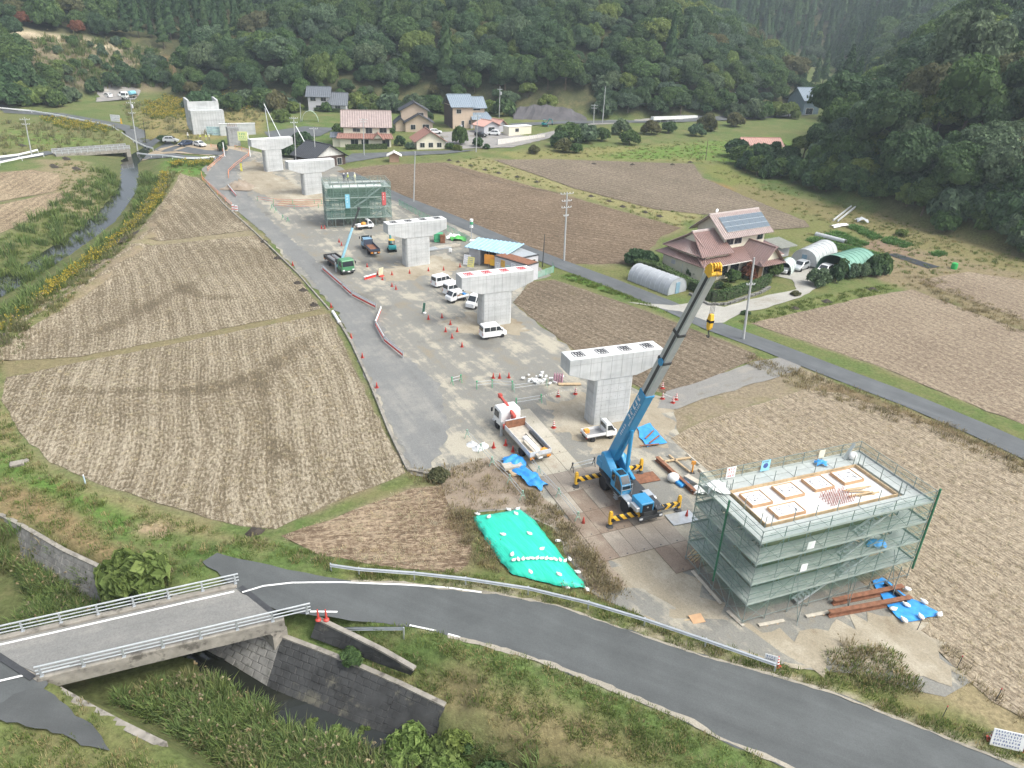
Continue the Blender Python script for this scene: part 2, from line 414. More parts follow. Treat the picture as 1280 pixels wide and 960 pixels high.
mf1 = field_mat('stubble_field_lower',ROW1,SOIL,STRAW,1.15,.8,(.07,.4),.52,((.19,.165,.085),.64),((GL([(392,418),(366,440),(330,465),(285,483),(240,488)]),2.0),(GL([(250,490),(200,488),(120,490),(60,486)]),1.3),(GL([(330,468),(322,500),(330,545),(360,580)]),1.6)))
mf2 = field_mat('stubble_field_upper',ang((300,420),(250,320)),SOIL,STRAW,1.15,.75,(.06,.4),.47,((.18,.155,.08),.64),((GL([(250,350),(205,372),(160,398),(110,422)]),2.0),(GL([(300,372),(250,372),(215,352)]),1.6)))
mf3 = field_mat('stubble_field_far',ang((310,285),(235,222)),SOIL,STRAW,1.3,.8,(.05,.4),.42)
mf4 = field_mat('stubble_field_small',ang((360,690),(580,660)),(.19,.135,.09),(.37,.29,.20),.6,.6,(.16,.7),.52)
mf5 = field_mat('stubble_field_middle',ROWR,(.165,.13,.092),(.29,.24,.175),.9,.7,(.07,.45),.42,((.15,.125,.06),.66))
mf6 = field_mat('stubble_field_right',ROW6,(.235,.19,.135),(.375,.315,.23),.9,.6,(.06,.35),.60)
mf7 = field_mat('stubble_field_beyond_road',ROW6,(.215,.165,.12),(.345,.285,.205),.9,.55,(.05,.45),.55)
mf8 = field_mat('ploughed_field',ang((470,240),(760,282)),(.168,.125,.085),(.29,.225,.16),.8,.85,(.04,.4),.38)
mf9 = field_mat('ploughed_field_far',ang((640,205),(900,262)),(.17,.138,.10),(.28,.232,.175),.9,.85,(.04,.4),.45)
mf10 = field_mat('stubble_field_left',ang((0,290),(80,240)),(.20,.15,.095),(.40,.32,.215),1.1,.7,(.06,.4),.58)

def gravel_mat(name,base,dust,mud,rot,amt=.5,streak=(.05,.35),damp=None):
 m,t,p = nodes_of(name);v = wpos(t,rot)
 s1 = noise_node(t,wpos(t,rot,(streak[0],streak[1],1)),1.0,5,.65)
 s2 = noise_node(t,v,.16,6,.62);s3 = noise_node(t,v,.5,5,.7);g = noise_node(t,v,9,3,.8)
 f = math_(t,'ADD',math_(t,'MULTIPLY',s1,.6),math_(t,'MULTIPLY',s2,.6));f = math_(t,'ADD',f,math_(t,'MULTIPLY',math_(t,'SUBTRACT',s3,.5),.45))
 c = ramp(t,f,[(.42,mud),(.54,base),(.60,base),(.80 - .06 * amt,dust)])
 c = mixc(t,1.0,c,ramp(t,g,[(.25,.72),(.5,1.0),(.75,1.22)]),'MULTIPLY')
 if damp:
  dm = ramp(t,noise_node(t,v,.11,5,.6),[(damp,0),(damp + .08,.7)]);c = mixc(t,dm,c,tuple(x * .62 for x in base))
 t.links.new(c,p.inputs['Base Color']);p.inputs['Roughness'].default_value = .9;p.inputs['Specular IOR Level'].default_value = .2
 bump(t,p,g,.5,.04);return m
SITE = ang((420,300),(640,480))
m_site = gravel_mat('site_gravel',(.212,.208,.187),(.37,.342,.275),(.235,.208,.158),SITE,1.75,(.025,.45),.60)
m_mud = gravel_mat('site_mud',(.30,.262,.195),(.40,.36,.285),(.215,.175,.12),SITE,.7,(.06,.3))
m_brown = gravel_mat('site_brown_earth',(.25,.20,.15),(.33,.285,.23),(.19,.145,.10),SITE,.7,(.1,.25))
m_lane = gravel_mat('lane_asphalt_dusty',(.185,.188,.182),(.25,.245,.225),(.155,.155,.148),ang((330,290),(430,420)),.5,(.02,.5))
m_track = gravel_mat('farm_track_gravel',(.22,.215,.20),(.29,.27,.23),(.19,.17,.13),ang((840,500),(1000,452)),.5,(.03,.6))
m_drive = gravel_mat('driveway_concrete',(.34,.33,.295),(.42,.405,.36),(.27,.25,.205),ang((860,395),(1000,360)),.5,(.05,.3))
m_yard = gravel_mat('yard_gravel',(.26,.25,.24),(.34,.32,.28),(.20,.18,.14),0,.5,(.2,.2))
m_bare = gravel_mat('bare_earth',(.34,.275,.19),(.42,.36,.27),(.25,.19,.12),.4,.6,(.1,.3))
def asphalt_mat(name,base,rot,worn=.25):
 m,t,p = nodes_of(name);v = wpos(t,rot)
 a = noise_node(t,wpos(t,rot,(.05,.7,1)),1.0,4,.6);b = noise_node(t,v,.35,5,.6);g = noise_node(t,v,14,3,.8)
 c = ramp(t,math_(t,'MULTIPLY',math_(t,'ADD',a,b),.5),[(.35,tuple(x * .80 for x in base)),(.52,base),(.66,tuple(x * (1 + worn) for x in base))])
 c = mixc(t,1.0,c,ramp(t,g,[(.3,.86),(.5,1),(.7,1.14)]),'MULTIPLY')
 st = ramp(t,noise_node(t,v,.55,3,.5),[(.70,0),(.80,.35)]);c = mixc(t,st,c,tuple(x * 1.6 for x in base))
 t.links.new(c,p.inputs['Base Color']);p.inputs['Roughness'].default_value = .82;p.inputs['Specular IOR Level'].default_value = .3
 bump(t,p,g,.3,.02);return m
m_asph = asphalt_mat('asphalt',(.094,.101,.101),ang((620,772),(960,898)))
m_asph2 = asphalt_mat('asphalt_side_road',(.108,.116,.120),ROWR)
m_asph3 = asphalt_mat('asphalt_patch_dark',(.075,.080,.080),0)
m_paint = M('road_paint',(.78,.78,.76),.7,var=.12,scale=6,stain=((.25,.25,.25),5,.62))

# ------------------------------------------------------------------ fields, roads, yards
def st(name,poly,mat,label,cat,**k):
 o = sheet(name,GL(poly,k.pop('dz',0.0)) if not k.pop('world',False) else poly,mat,**k);return tag(o,label,cat)
st('paddy_field',[(2,500),(8,472),(100,453),(200,434),(300,413),(412,392),(432,438),(462,500),(508,592),(430,622),(345,662),(300,658),(200,630),(120,604),(62,578),(24,540)],mf1,'large harvested stubble field in the left foreground inside the curving levee','field',wobble=.15)
st('paddy_field',[(-4,452),(4,418),(40,384),(104,338),(152,312),(240,302),(322,294),(372,348),(402,386),(300,407),(200,427),(100,446)],mf2,'harvested stubble field above the large one, left of the site lane','field',wobble=.15)
st('paddy_field',[(160,306),(196,268),(218,238),(226,221),(248,222),(282,252),(316,287),(240,297)],mf3,'narrow tapering stubble field running up to the orange railed lane','field',wobble=.12)
st('paddy_field',[(352,672),(440,640),(512,612),(562,606),(580,650),(590,690),(570,722),(500,716),(400,700)],mf4,'small three cornered stubble field between the road and the green tarp','field',wobble=.2)
st('paddy_field',[(642,378),(664,352),(694,350),(760,372),(850,405),(944,442),(946,448),(900,468),(838,494),(800,484),(728,446)],mf5,'dark stubble field between the bridge piers and the side road','field',wobble=.15)
st('paddy_field',[(838,548),(870,530),(940,508),(1006,487),(1050,492),(1130,518),(1220,556),(1290,590),(1400,640),(1400,980),(1290,905),(1240,878),(1190,830),(1140,775),(1060,715),(960,640),(905,605)],mf6,'wide pale stubble field at the right beside the netted scaffold','field',wobble=.12)
st('paddy_field',[(938,404),(1010,388),(1080,372),(1140,362),(1210,388),(1290,418),(1400,450),(1400,590),(1290,535),(1200,500),(1100,458),(1010,428)],mf7,'pale stubble field beyond the side road at the right edge','field',wobble=.15)
st('paddy_field',[(1148,350),(1210,340),(1290,352),(1400,370),(1400,432),(1290,404),(1215,376)],mf7,'small brownish stubble field below the right hillside','field',wobble=.15)
st('ploughed_field',[(420,214),(470,207),(556,203),(640,226),(720,248),(790,268),(852,285),(826,296),(808,318),(796,330),(706,330),(640,300),(560,268),(494,240)],mf8,'brown ploughed field between the side road and the terrace bank','field',wobble=.15)
st('ploughed_field',[(618,200),(690,199),(780,202),(866,205),(878,222),(930,245),(1006,276),(1012,284),(960,288),(902,270),(820,262),(720,236)],mf9,'grey brown ploughed field on the terrace below the orchard','field',wobble=.15)
st('paddy_field',[(-60,232),(0,216),(40,212),(72,218),(78,228),(66,240),(30,246),(-60,262)],mf10,'pale cut field at the far left beyond the creek','field',wobble=.15)
st('paddy_field',[(-90,310),(0,256),(46,246),(88,238),(60,262),(0,292),(-70,338)],mf10,'striped stubble field at the left edge above the creek bank','field',wobble=.15)

st('site_ground',[(252,212),(278,190),(300,184),(330,192),(420,206),(494,244),(560,276),(640,312),(690,345),(662,352),(640,378),(726,448),(800,488),(838,500),(850,545),(905,610),(1000,668),(1085,730),(1150,790),(1215,852),(1180,868),(1100,850),(1000,836),(960,828),(880,805),(800,775),(742,748),(690,660),(640,636),(598,640),(560,606),(512,594),(470,500),(424,392),(330,292)],m_site,'grey gravel ground of the construction site','ground',wobble=.25,off=.02,step=3)
st('mud_patch',[(676,508),(730,492),(800,492),(836,504),(846,548),(800,560),(770,580),(742,566),(700,540)],m_mud,'dry mud round the foot of the pier by the crane','earth',dens=.6,wobble=.9,off=.035,sink=False)
st('mud_patch',[(470,345),(500,328),(548,320),(580,330),(568,342),(530,347),(490,352)],m_mud,'dry mud round the foot of the third pier','earth',dens=.6,wobble=.9,off=.035,sink=False)
st('mud_patch',[(556,400),(590,392),(640,398),(664,412),(630,420),(590,420)],m_mud,'dry mud round the foot of the second pier','earth',dens=.6,wobble=.9,off=.035,sink=False)
st('mud_patch',[(764,660),(830,690),(880,744),(930,790),(960,822),(900,805),(820,780),(770,752),(760,700)],m_mud,'bare earth in front of the big scaffold','earth',dens=.6,wobble=.9,off=.035,sink=False)
st('mud_patch',[(890,780),(1000,790),(1100,770),(1150,780),(1210,850),(1130,850),(1000,832),(930,812)],m_mud,'pale gravelly earth along the foot of the big scaffold','earth',dens=.6,wobble=.9,off=.048,sink=False)
st('mud_patch',[(335,240),(385,244),(410,246),(405,258),(350,256)],m_bare,'yellowish earth at the foot of the far pier','earth',dens=.6,wobble=.9,off=.035,sink=False)
st('mud_patch',[(300,206),(318,200),(352,222),(378,236),(404,240),(402,252),(350,250),(318,240),(302,228)],m_mud,'pale dusty ground round the two farthest piers','earth',dens=.8,wobble=.6,off=.042,sink=False)
st('dry_weed_ground',[(548,600),(570,582),(610,572),(650,590),(700,640),(750,690),(790,740),(760,750),(744,744),(700,664),(650,634),(600,638),(566,640)],m_brown,'bare brown ground with dead weeds beside the green tarp','earth',wobble=.15,dens=.8,off=.044,sink=False)
st('site_lane',[(268,207),(290,206),(308,240),(330,268),(372,306),(410,338),(452,378),(480,410),(500,440),(548,480),(560,540),(540,585),(514,588),(470,492),(424,392),(372,330),(318,280),(258,226)],m_lane,'worn grey lane along the left side of the site','lane',wobble=.35,dens=.8,off=.05,sink=False)
st('site_lane',[(255,224),(268,206),(283,193),(286,186),(312,192),(314,197),(296,208),(282,222),(290,232),(300,244),(330,270),(318,282),(285,254)],m_lane,'smooth grey lane between orange railings at the far end','lane',off=.07,sink=False,dens=.8)
side_cl = GL([(432,216),(494,246),(560,272),(640,306),(700,330),(760,352),(830,380),(892,408),(960,433),(1050,468),(1140,502),(1230,540),(1300,572),(1420,625)])
tag(ribbon('side_road',side_cl,3.9,m_asph2,.06),'narrow grey asphalt side road crossing the fields','road')
st('farm_track',[(834,490),(900,468),(950,450),(990,446),(1008,455),(985,468),(930,484),(880,500),(846,512),(820,510)],m_track,'short gravel track from the side road to the site','track',wobble=.2,off=.045)
st('driveway',[(784,378),(840,382),(872,378),(905,384),(940,374),(996,362),(990,350),(968,345),(985,330),(1030,326),(1046,346),(1040,350),(1000,372),(960,385),(925,392),(905,404),(890,404),(850,390)],m_drive,'pale concrete driveway of the farmhouse','driveway',wobble=.1,off=.07,sink=False)
st('village_road',[(330,165),(380,158),(420,160),(400,170),(340,176)],m_asph2,'lane in front of the grey roofed house on the hill','road',wobble=.1)
st('village_road',[(440,192),(520,189),(600,187),(680,178),(640,182),(560,192),(480,196),(430,204),(416,206)],m_asph2,'lane in front of the village houses','road',wobble=.1)
st('yard',[(528,178),(540,166),(600,162),(640,168),(660,170),(690,164),(760,150),(860,150),(700,158),(690,172),(640,184),(570,186)],m_yard,'grey gravel yard behind the village houses','yard',wobble=.2)
tag(ribbon('valley_road',GL([(1010,142),(960,146),(900,149),(850,151),(780,152),(700,153),(640,156)]),5.0,m_asph2,.05),'asphalt road along the foot of the wooded hill','road')
tag(ribbon('hill_road',GL([(-80,137),(0,139),(70,143),(120,152),(160,160),(190,173),(215,184),(250,190),(290,192)]),5.0,m_asph2,.06),'grey road at the far left leading to the site','road')
tag(ribbon('creek_road',GL([(-90,215),(0,200),(40,195),(66,190)]),4.0,m_asph2,.06),'road between white guardrails at the left edge','road')
tag(ribbon('creek_road',GL([(168,182),(196,190),(225,196),(262,199),(278,196)]),3.6,m_asph2,.06),'curving lane past the parked cars','road')
st('yard',[(150,190),(170,182),(230,178),(290,182),(310,190),(262,194),(200,190)],m_bare,'bare earth in front of the abutment','earth',wobble=.3)
st('earth_pad',[(122,120),(150,117),(176,117),(170,124),(120,128)],m_yard,'levelled pad where the tank lorry stands','earth',wobble=.3,off=.2)
rz_f = lambda x,y: np.where(x < -7,np.maximum(Zt(x,y),ROAD_Z + (.08) * sst(-8,-14,x)),Zt(x,y))
o = st('road',road_poly,m_asph,'grey asphalt road curving across the foreground','road',world=True,wobble=.10,off=.03,step=1.5,zf=rz_f,dens=.7)
ap_f = lambda x,y: np.maximum(Zt(x,y),.5 - .45 * sst(3.0,8.0,ldist(x,y,app_cl)))
o = st('road',[(-260,760),(-60,798),(-2,815),(53,847),(64,862),(45,880),(10,892),(-60,905),(-300,940)],m_asph,'grey asphalt at the near end of the bridge','road',off=.05,zf=ap_f,dens=.7,wobble=.08,step=1)
o = st('road',[(-140,925),(-20,898),(20,878),(56,868),(70,876),(104,900),(128,922),(140,938),(112,936),(60,914),(0,908),(-80,940)],m_asph3,'dark patched asphalt beyond the near end of the bridge','road',wobble=.12,off=.09,zf=ap_f,dens=.5,step=1)
def strip(name,line,wd,label,off=.05,dz=ROAD_Z): return tag(ribbon(name,GL(line,dz),wd,m_paint,off,step=.6,sink=False,zf=rz_f if off < .1 else ap_f),label,'road marking')
strip('edge_line',[(303,742),(330,734),(365,730),(430,729),(500,731),(560,735),(602,741)],.15,'white edge line along the far side of the road')
strip('edge_line',[(388,766),(422,766)],.15,'short white edge line beside two red cones')
strip('edge_line',[(512,782),(545,789)],.13,'worn white edge line past the short guardrail')
strip('edge_line',[(560,793),(575,797)],.13,'last worn scrap of white edge line by the grass')
strip('edge_line',[(-40,862),(33,845)],.16,'white edge line at the near end of the bridge',.11,.5)

def shoulder(name,line,w0,label):
 a = GL(line,ROAD_Z);b = [(p[0] + R.uniform(-.05,.05),p[1] + w0 * R.uniform(.4,1.3)) for p in a]
 return tag(sheet(name,a + b[::-1] if w0 > 0 else b + a[::-1],m_bare if False else m_dust,off=.042,step=1,sink=False,dens=.35,wobble=.07,zf=rz_f),label,'road edge')
m_dust = gravel_mat('road_edge_dust',(.30,.275,.225),(.36,.33,.27),(.20,.185,.15),.3,.6,(.5,.8))
shoulder('road_edge',[(560,798),(600,807),(660,823),(710,842),(760,863),(830,891),(870,909),(900,926),(960,951),(1005,971)],.42,'pale dusty edge along the near side of the road')
shoulder('road_edge',[(440,726),(505,727),(560,735),(620,741),(700,757),(790,789),(880,819),(960,841),(1040,863),(1150,907),(1280,958)],-.26,'pale broken edge along the far side of the road')
def water_mat():
 m,t,p = nodes_of('creek_water');v = wpos(t)
 p.inputs['Base Color'].default_value = (.018,.020,.016,1);p.inputs['Roughness'].default_value = .08;p.inputs['Specular IOR Level'].default_value = .6
 bump(t,p,noise_node(t,v,1.3,3),.12,.03);return m
m_water = water_mat()
o = sheet('creek',GL([(-260,610),(0,670),(180,760),(350,850),(520,925),(760,1040),(560,1150),(300,1000),(105,880),(-300,720)],-2.9),m_water,off=0,step=8,sink=False,zf=lambda x,y: np.full(np.shape(x),-2.95));tag(o,'dark shallow creek under the road bridge','creek')
o = sheet('creek',GL([(205,170),(172,205),(175,232),(140,284),(60,338),(-160,460),(-190,410),(20,325),(110,265),(124,215)],-1.9),m_water,off=0,step=6,sink=False,zf=lambda x,y: zb(y) - 1.98);tag(o,'upper creek winding beside the stubble fields','creek')

# ------------------------------------------------------------------ soil and turf colours of the ground sheet
def zone(poly,col,feather=1.2,world=False): ZONES.append((poly if world else GL(poly),col,feather))
GREEN,LUSH,DRY,OLIVE,BROWN = (.098,.145,.045),(.095,.175,.038),(.235,.205,.105),(.140,.150,.058),(.20,.155,.10)
zone([(0,470),(60,590),(200,640),(330,680),(430,704),(300,735),(200,720),(100,690),(0,640),(-100,600)],GREEN,1.0)
zone([(0,480),(24,556),(62,588),(200,642),(330,680),(330,690),(200,660),(60,610),(0,580),(-60,520)],DRY,.8)
zone([(0,560),(50,590),(150,640),(240,690),(300,705),(250,700),(150,670),(0,600)],LUSH,.8)
zone([(-50,600),(40,610),(120,660),(200,720),(190,735),(100,690),(0,640),(-100,610)],(.23,.17,.09),.8)
zone([(165,655),(215,658),(205,672),(170,668)],(.36,.27,.18),.4)
zone([(0,460),(150,320),(228,216),(205,216),(130,318),(60,372),(-40,430)],OLIVE,.6)
zone([(0,420),(60,380),(128,326),(60,350),(0,385),(-60,430)],(.24,.185,.11),.6)
zone([(430,770),(600,812),(760,864),(960,955),(900,1000),(640,945),(540,868)],GREEN,.8)
zone([(500,830),(600,850),(740,905),(860,960),(700,960),(600,900)],(.20,.17,.085),1.2)
zone([(430,706),(620,735),(760,765),(960,836),(1100,870),(1290,940),(1290,965),(1100,895),(960,845),(760,782),(620,748),(430,726)],(.15,.165,.055),.5)
zone([(1130,770),(1200,835),(1290,895),(1290,935),(1180,880),(1100,850)],(.27,.225,.13),.8)
zone([(690,640),(744,700),(800,760),(750,750),(700,668)],(.22,.165,.10),.7)
zone([(700,345),(860,400),(960,440),(975,432),(880,396),(720,338)],LUSH,.3)
zone([(942,444),(1050,480),(1180,530),(1300,585),(1300,600),(1180,550),(1010,490),(940,454)],(.185,.14,.085),.5)
zone([(985,445),(1100,484),(1300,570),(1300,582),(1100,495),(1000,458)],OLIVE,.3)
zone([(830,500),(900,476),(1000,458),(1040,476),(1005,492),(930,512),(860,532),(838,540)],(.235,.195,.135),.5)
zone([(910,405),(1000,375),(1090,358),(1150,352),(1090,372),(1000,392),(940,404)],(.135,.165,.055),.4)
zone([(600,196),(880,268),(800,300),(860,284),(720,245),(556,205)],(.235,.22,.10),.5)
zone([(620,190),(760,184),(880,178),(900,195),(880,203),(760,200),(640,198)],(.20,.195,.075),.8)
zone([(740,196),(800,186),(900,176),(960,170),(1000,180),(940,205),(860,198),(800,200)],(.125,.20,.045),.9)
zone([(870,206),(910,206),(960,238),(1060,260),(1200,290),(1290,312),(1290,330),(1150,300),(1030,285),(930,250)],(.16,.175,.055),.8)
zone([(880,225),(930,250),(1010,280),(1050,290),(1010,270),(930,238)],(.25,.16,.07),.5)
zone([(990,290),(1100,268),(1290,325),(1290,420),(1140,362),(1050,340)],(.215,.175,.105),1.0)
zone([(880,250),(930,230),(1060,262),(1290,318),(1290,345),(1100,300),(960,262)],(.185,.165,.075),.8)
zone([(930,270),(1000,265),(1080,290),(1120,320),(1050,318),(980,300)],(.15,.16,.06),.8)
zone([(1060,302),(1100,300),(1150,318),(1130,325)],(.22,.16,.11),.4)
zone([(330,150),(420,150),(440,190),(400,205),(330,190)],GREEN,1)
zone([(0,150),(140,160),(160,180),(60,190),(0,200),(-60,200)],OLIVE,1)
zone([(0,160),(60,165),(140,178),(70,185),(0,180)],(.13,.18,.05),1)
zone([(50,200),(110,200),(128,262),(60,262)],(.24,.20,.12),.8)
zone([(205,200),(280,200),(262,212),(240,222),(215,222),(200,240)],LUSH,.8)
zone([(170,140),(230,120),(330,140),(330,165),(240,178),(180,170)],(.235,.20,.085),1.5)
zone([(160,182),(205,198),(270,204),(262,196),(200,186)],GREEN,.5)

for p_ in [p for p in SUNK[:12]]: ZONES.insert(0,(p_,(.235,.19,.13),.9))
zone([(100,456),(200,438),(412,396),(404,382),(300,404),(0,448),(0,474)],(.20,.17,.095),.5)
zone([(150,312),(240,305),(326,296),(318,284),(240,294),(158,304)],(.24,.205,.13),.4)
zone([(440,732),(500,732),(620,748),(700,764),(790,796),(880,826),(960,848),(1100,895),(1290,970),(1290,962),(1100,886),(960,840),(790,788),(620,740)],(.34,.30,.225),.3)
zone([(510,788),(580,804),(660,826),(760,866),(830,894),(960,955),(960,948),(830,886),(760,858),(660,818),(510,780)],(.36,.315,.23),.3)
def build_ground():
 def axis(lo,hi,fine,out_lo,out_hi,g=1.09):
  a = list(np.arange(lo,hi,fine));s = fine
  x = a[-1]
  while x < out_hi: s = min(s * g,30);x += s;a.append(x)
  x = a[0];s = fine;b = []
  while x > out_lo: s = min(s * g,30);x -= s;b.append(x)
  return np.array(b[::-1] + a)
 xs = axis(-70,62,.6,-900,1000,1.045);ys = axis(14,118,.6,-60,1100,1.02)
 X,Y = np.meshgrid(xs,ys);x,y = X.ravel(),Y.ravel()
 z = Zt(x,y);h,dh = hill_h(x,y)
 flat = dh <= 0
 nz = np.where(flat,.05 * wob(x,y,.9) * (Y.ravel() < 130),.8 * wob(x,y,.2));z = z + nz
 sunk = np.zeros(x.shape)
 for p in SUNK:
  A = np.array(p);k = (x > A[:,0].min() - 2) & (x < A[:,0].max() + 2) & (y > A[:,1].min() - 2) & (y < A[:,1].max() + 2)
  if k.any(): sunk[k] = np.maximum(sunk[k],sst(-.35,.7,sdist(x[k],y[k],p)))
 spacing = np.where(y > 130,.13 + .0012 * (y - 130),.05)
 z = z - sunk * spacing - nz * sunk
 col = np.empty((len(x),3));n1 = wob(x,y,.11);n2 = wob(x + 31,y,.45)
 f = np.clip(.5 + .35 * n1 + .3 * n2,0,1)[:,None]
 col[:] = np.array(GREEN) * (1 - f) + np.array(OLIVE) * f
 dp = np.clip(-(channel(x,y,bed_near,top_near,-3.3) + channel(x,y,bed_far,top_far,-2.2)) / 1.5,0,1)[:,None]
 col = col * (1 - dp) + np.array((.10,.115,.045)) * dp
 for p,c,fe in ZONES:
  A = np.array(p);k = (x > A[:,0].min() - 4) & (x < A[:,0].max() + 4) & (y > A[:,1].min() - 4) & (y < A[:,1].max() + 4)
  if not k.any(): continue
  sc_f = fe * (1 if A[:,1].mean() < 100 else 2.2)
  wt = sst(-sc_f,sc_f,sdist(x[k],y[k],p) + .5 * sc_f * n2[k])[:,None]
  col[k] = col[k] * (1 - wt) + np.array(c) * wt
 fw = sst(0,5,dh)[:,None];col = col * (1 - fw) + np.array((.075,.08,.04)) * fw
 bx,by = to_px(np.column_stack([x,y,z]))
 clear = sst(-10,12,sdist(bx,by,[(20,44),(60,46),(120,54),(175,62),(205,74),(222,100),(205,112),(150,112),(100,112),(60,104),(40,80)]) + 5 * n1)[:,None] * (np.array(hill_h(x,y)[1]) > 0)[:,None]
 cc = np.array((.20,.165,.115)) * (1 + .35 * n2[:,None]);col = col * (1 - clear) + cc * clear
 tr = sst(-2,3,sdist(bx,by,[(0,36),(40,38),(100,46),(160,58),(178,66),(150,64),(90,54),(30,46),(0,46)]))[:,None];col = col * (1 - tr) + np.array((.48,.40,.28)) * tr
 tr = sst(-3,4,sdist(bx,by,[(196,66),(216,72),(228,92),(222,104),(206,84)]))[:,None];col = col * (1 - tr) + np.array((.27,.17,.09)) * tr
 nx,ny = len(xs),len(ys);i = np.arange(nx * ny).reshape(ny,nx)
 F = np.stack([i[:-1,:-1],i[:-1,1:],i[1:,1:],i[1:,:-1]],-1).reshape(-1,4)
 m,t,p = nodes_of('turf_and_soil');a = nd(t,'ShaderNodeAttribute',_attribute_name='soil');v = wpos(t)
 c = mixc(t,1.0,a.outputs['Color'],ramp(t,noise_node(t,v,2.6,5,.75),[(.28,.52),(.5,1),(.74,1.5)]),'MULTIPLY')
 c = mixc(t,ramp(t,noise_node(t,v,.22,5,.7),[(.48,0),(.68,.55)]),c,(.215,.185,.095))
 c = mixc(t,ramp(t,noise_node(t,v,.6,4,.7),[(.56,0),(.72,.4)]),c,(.09,.13,.035))
 t.links.new(c,p.inputs['Base Color']);p.inputs['Roughness'].default_value = .95;p.inputs['Specular IOR Level'].default_value = .1
 bump(t,p,noise_node(t,v,5,4,.75),.9,.12)
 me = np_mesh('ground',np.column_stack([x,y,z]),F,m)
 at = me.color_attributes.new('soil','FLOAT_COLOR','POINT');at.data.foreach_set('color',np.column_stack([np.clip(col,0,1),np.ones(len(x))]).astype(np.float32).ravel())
 me.polygons.foreach_set('use_smooth',[True] * len(me.polygons))
 o = bpy.data.objects.new('ground',me);C.objects.link(o);tag(o,'valley floor, creek banks and wooded hillsides','ground',kind='structure')
build_ground()
# ------------------------------------------------------------------ foliage
def leaf_mat(name,a,b,c=None,rough=.75):
 m,t,p = nodes_of(name)
 oi = t.nodes.new('ShaderNodeObjectInfo').outputs['Random'];g = t.nodes.new('ShaderNodeNewGeometry').outputs['Random Per Island']
 col = ramp(t,g,[(0,tuple(x * .62 for x in a)),(.5,a),(1,b)])
 tint = ramp(t,oi,[(0,(.85,.90,.90)),(.3,(.95,1.0,.9)),(.6,(1.12,1.05,.85)),(.85,(1.0,1.12,.95)),(1,(1.2,1.1,.85))])
 col = mixc(t,.85,col,tint,'MULTIPLY')
 t.links.new(col,p.inputs['Base Color']);p.inputs['Roughness'].default_value = rough;p.inputs['Specular IOR Level'].default_value = .25
 tl = t.nodes.new('ShaderNodeBsdfTranslucent');t.links.new(col,tl.inputs[0]);mx = t.nodes.new('ShaderNodeMixShader');mx.inputs[0].default_value = .35
 t.links.new(p.outputs[0],mx.inputs[1]);t.links.new(tl.outputs[0],mx.inputs[2]);t.links.new(mx.outputs[0],t.nodes['Material Output'].inputs[0])
 return m
L_DARK = leaf_mat('leaves_dark_evergreen',(0.061,0.110,0.055),(0.107,0.169,0.083))
L_MID = leaf_mat('leaves_mid_green',(0.083,0.141,0.053),(0.138,0.207,0.078))
L_GREY = leaf_mat('leaves_grey_green',(0.102,0.153,0.098),(0.169,0.232,0.151))
L_YEL = leaf_mat('leaves_yellow_green',(0.149,0.204,0.064),(0.226,0.281,0.094))
L_BRN = leaf_mat('leaves_autumn_brown',(0.127,0.130,0.066),(0.193,0.178,0.094))
L_RED = leaf_mat('leaves_red',(0.200,0.081,0.056),(0.276,0.125,0.088))
L_CON = leaf_mat('needles_cedar',(0.051,0.102,0.047),(0.090,0.156,0.068))
L_BAM = leaf_mat('leaves_bamboo',(0.125,0.188,0.056),(0.213,0.270,0.094))
BARK = M('bark',(.16,.125,.09),.9,var=.35,scale=3)
def unit(n): v = NR.normal(size=(n,3));return v / np.linalg.norm(v,axis=1)[:,None]
def leaf_quads(P,N,size,jit=.6):
 """one bent leaf clump (two triangles) per point, facing roughly along N"""
 n = len(P);N = N + NR.normal(size=(n,3)) * jit;N /= np.linalg.norm(N,axis=1)[:,None]
 U = np.cross(N,unit(n));U /= np.linalg.norm(U,axis=1)[:,None] + 1e-9;W = np.cross(N,U)
 s = (size * NR.uniform(.6,1.35,n))[:,None];a = s * .62
 V = np.stack([P - U * s,P - W * a + N * s * .22,P + U * s * .9,P + W * a + N * s * .22],1).reshape(-1,3)
 return V
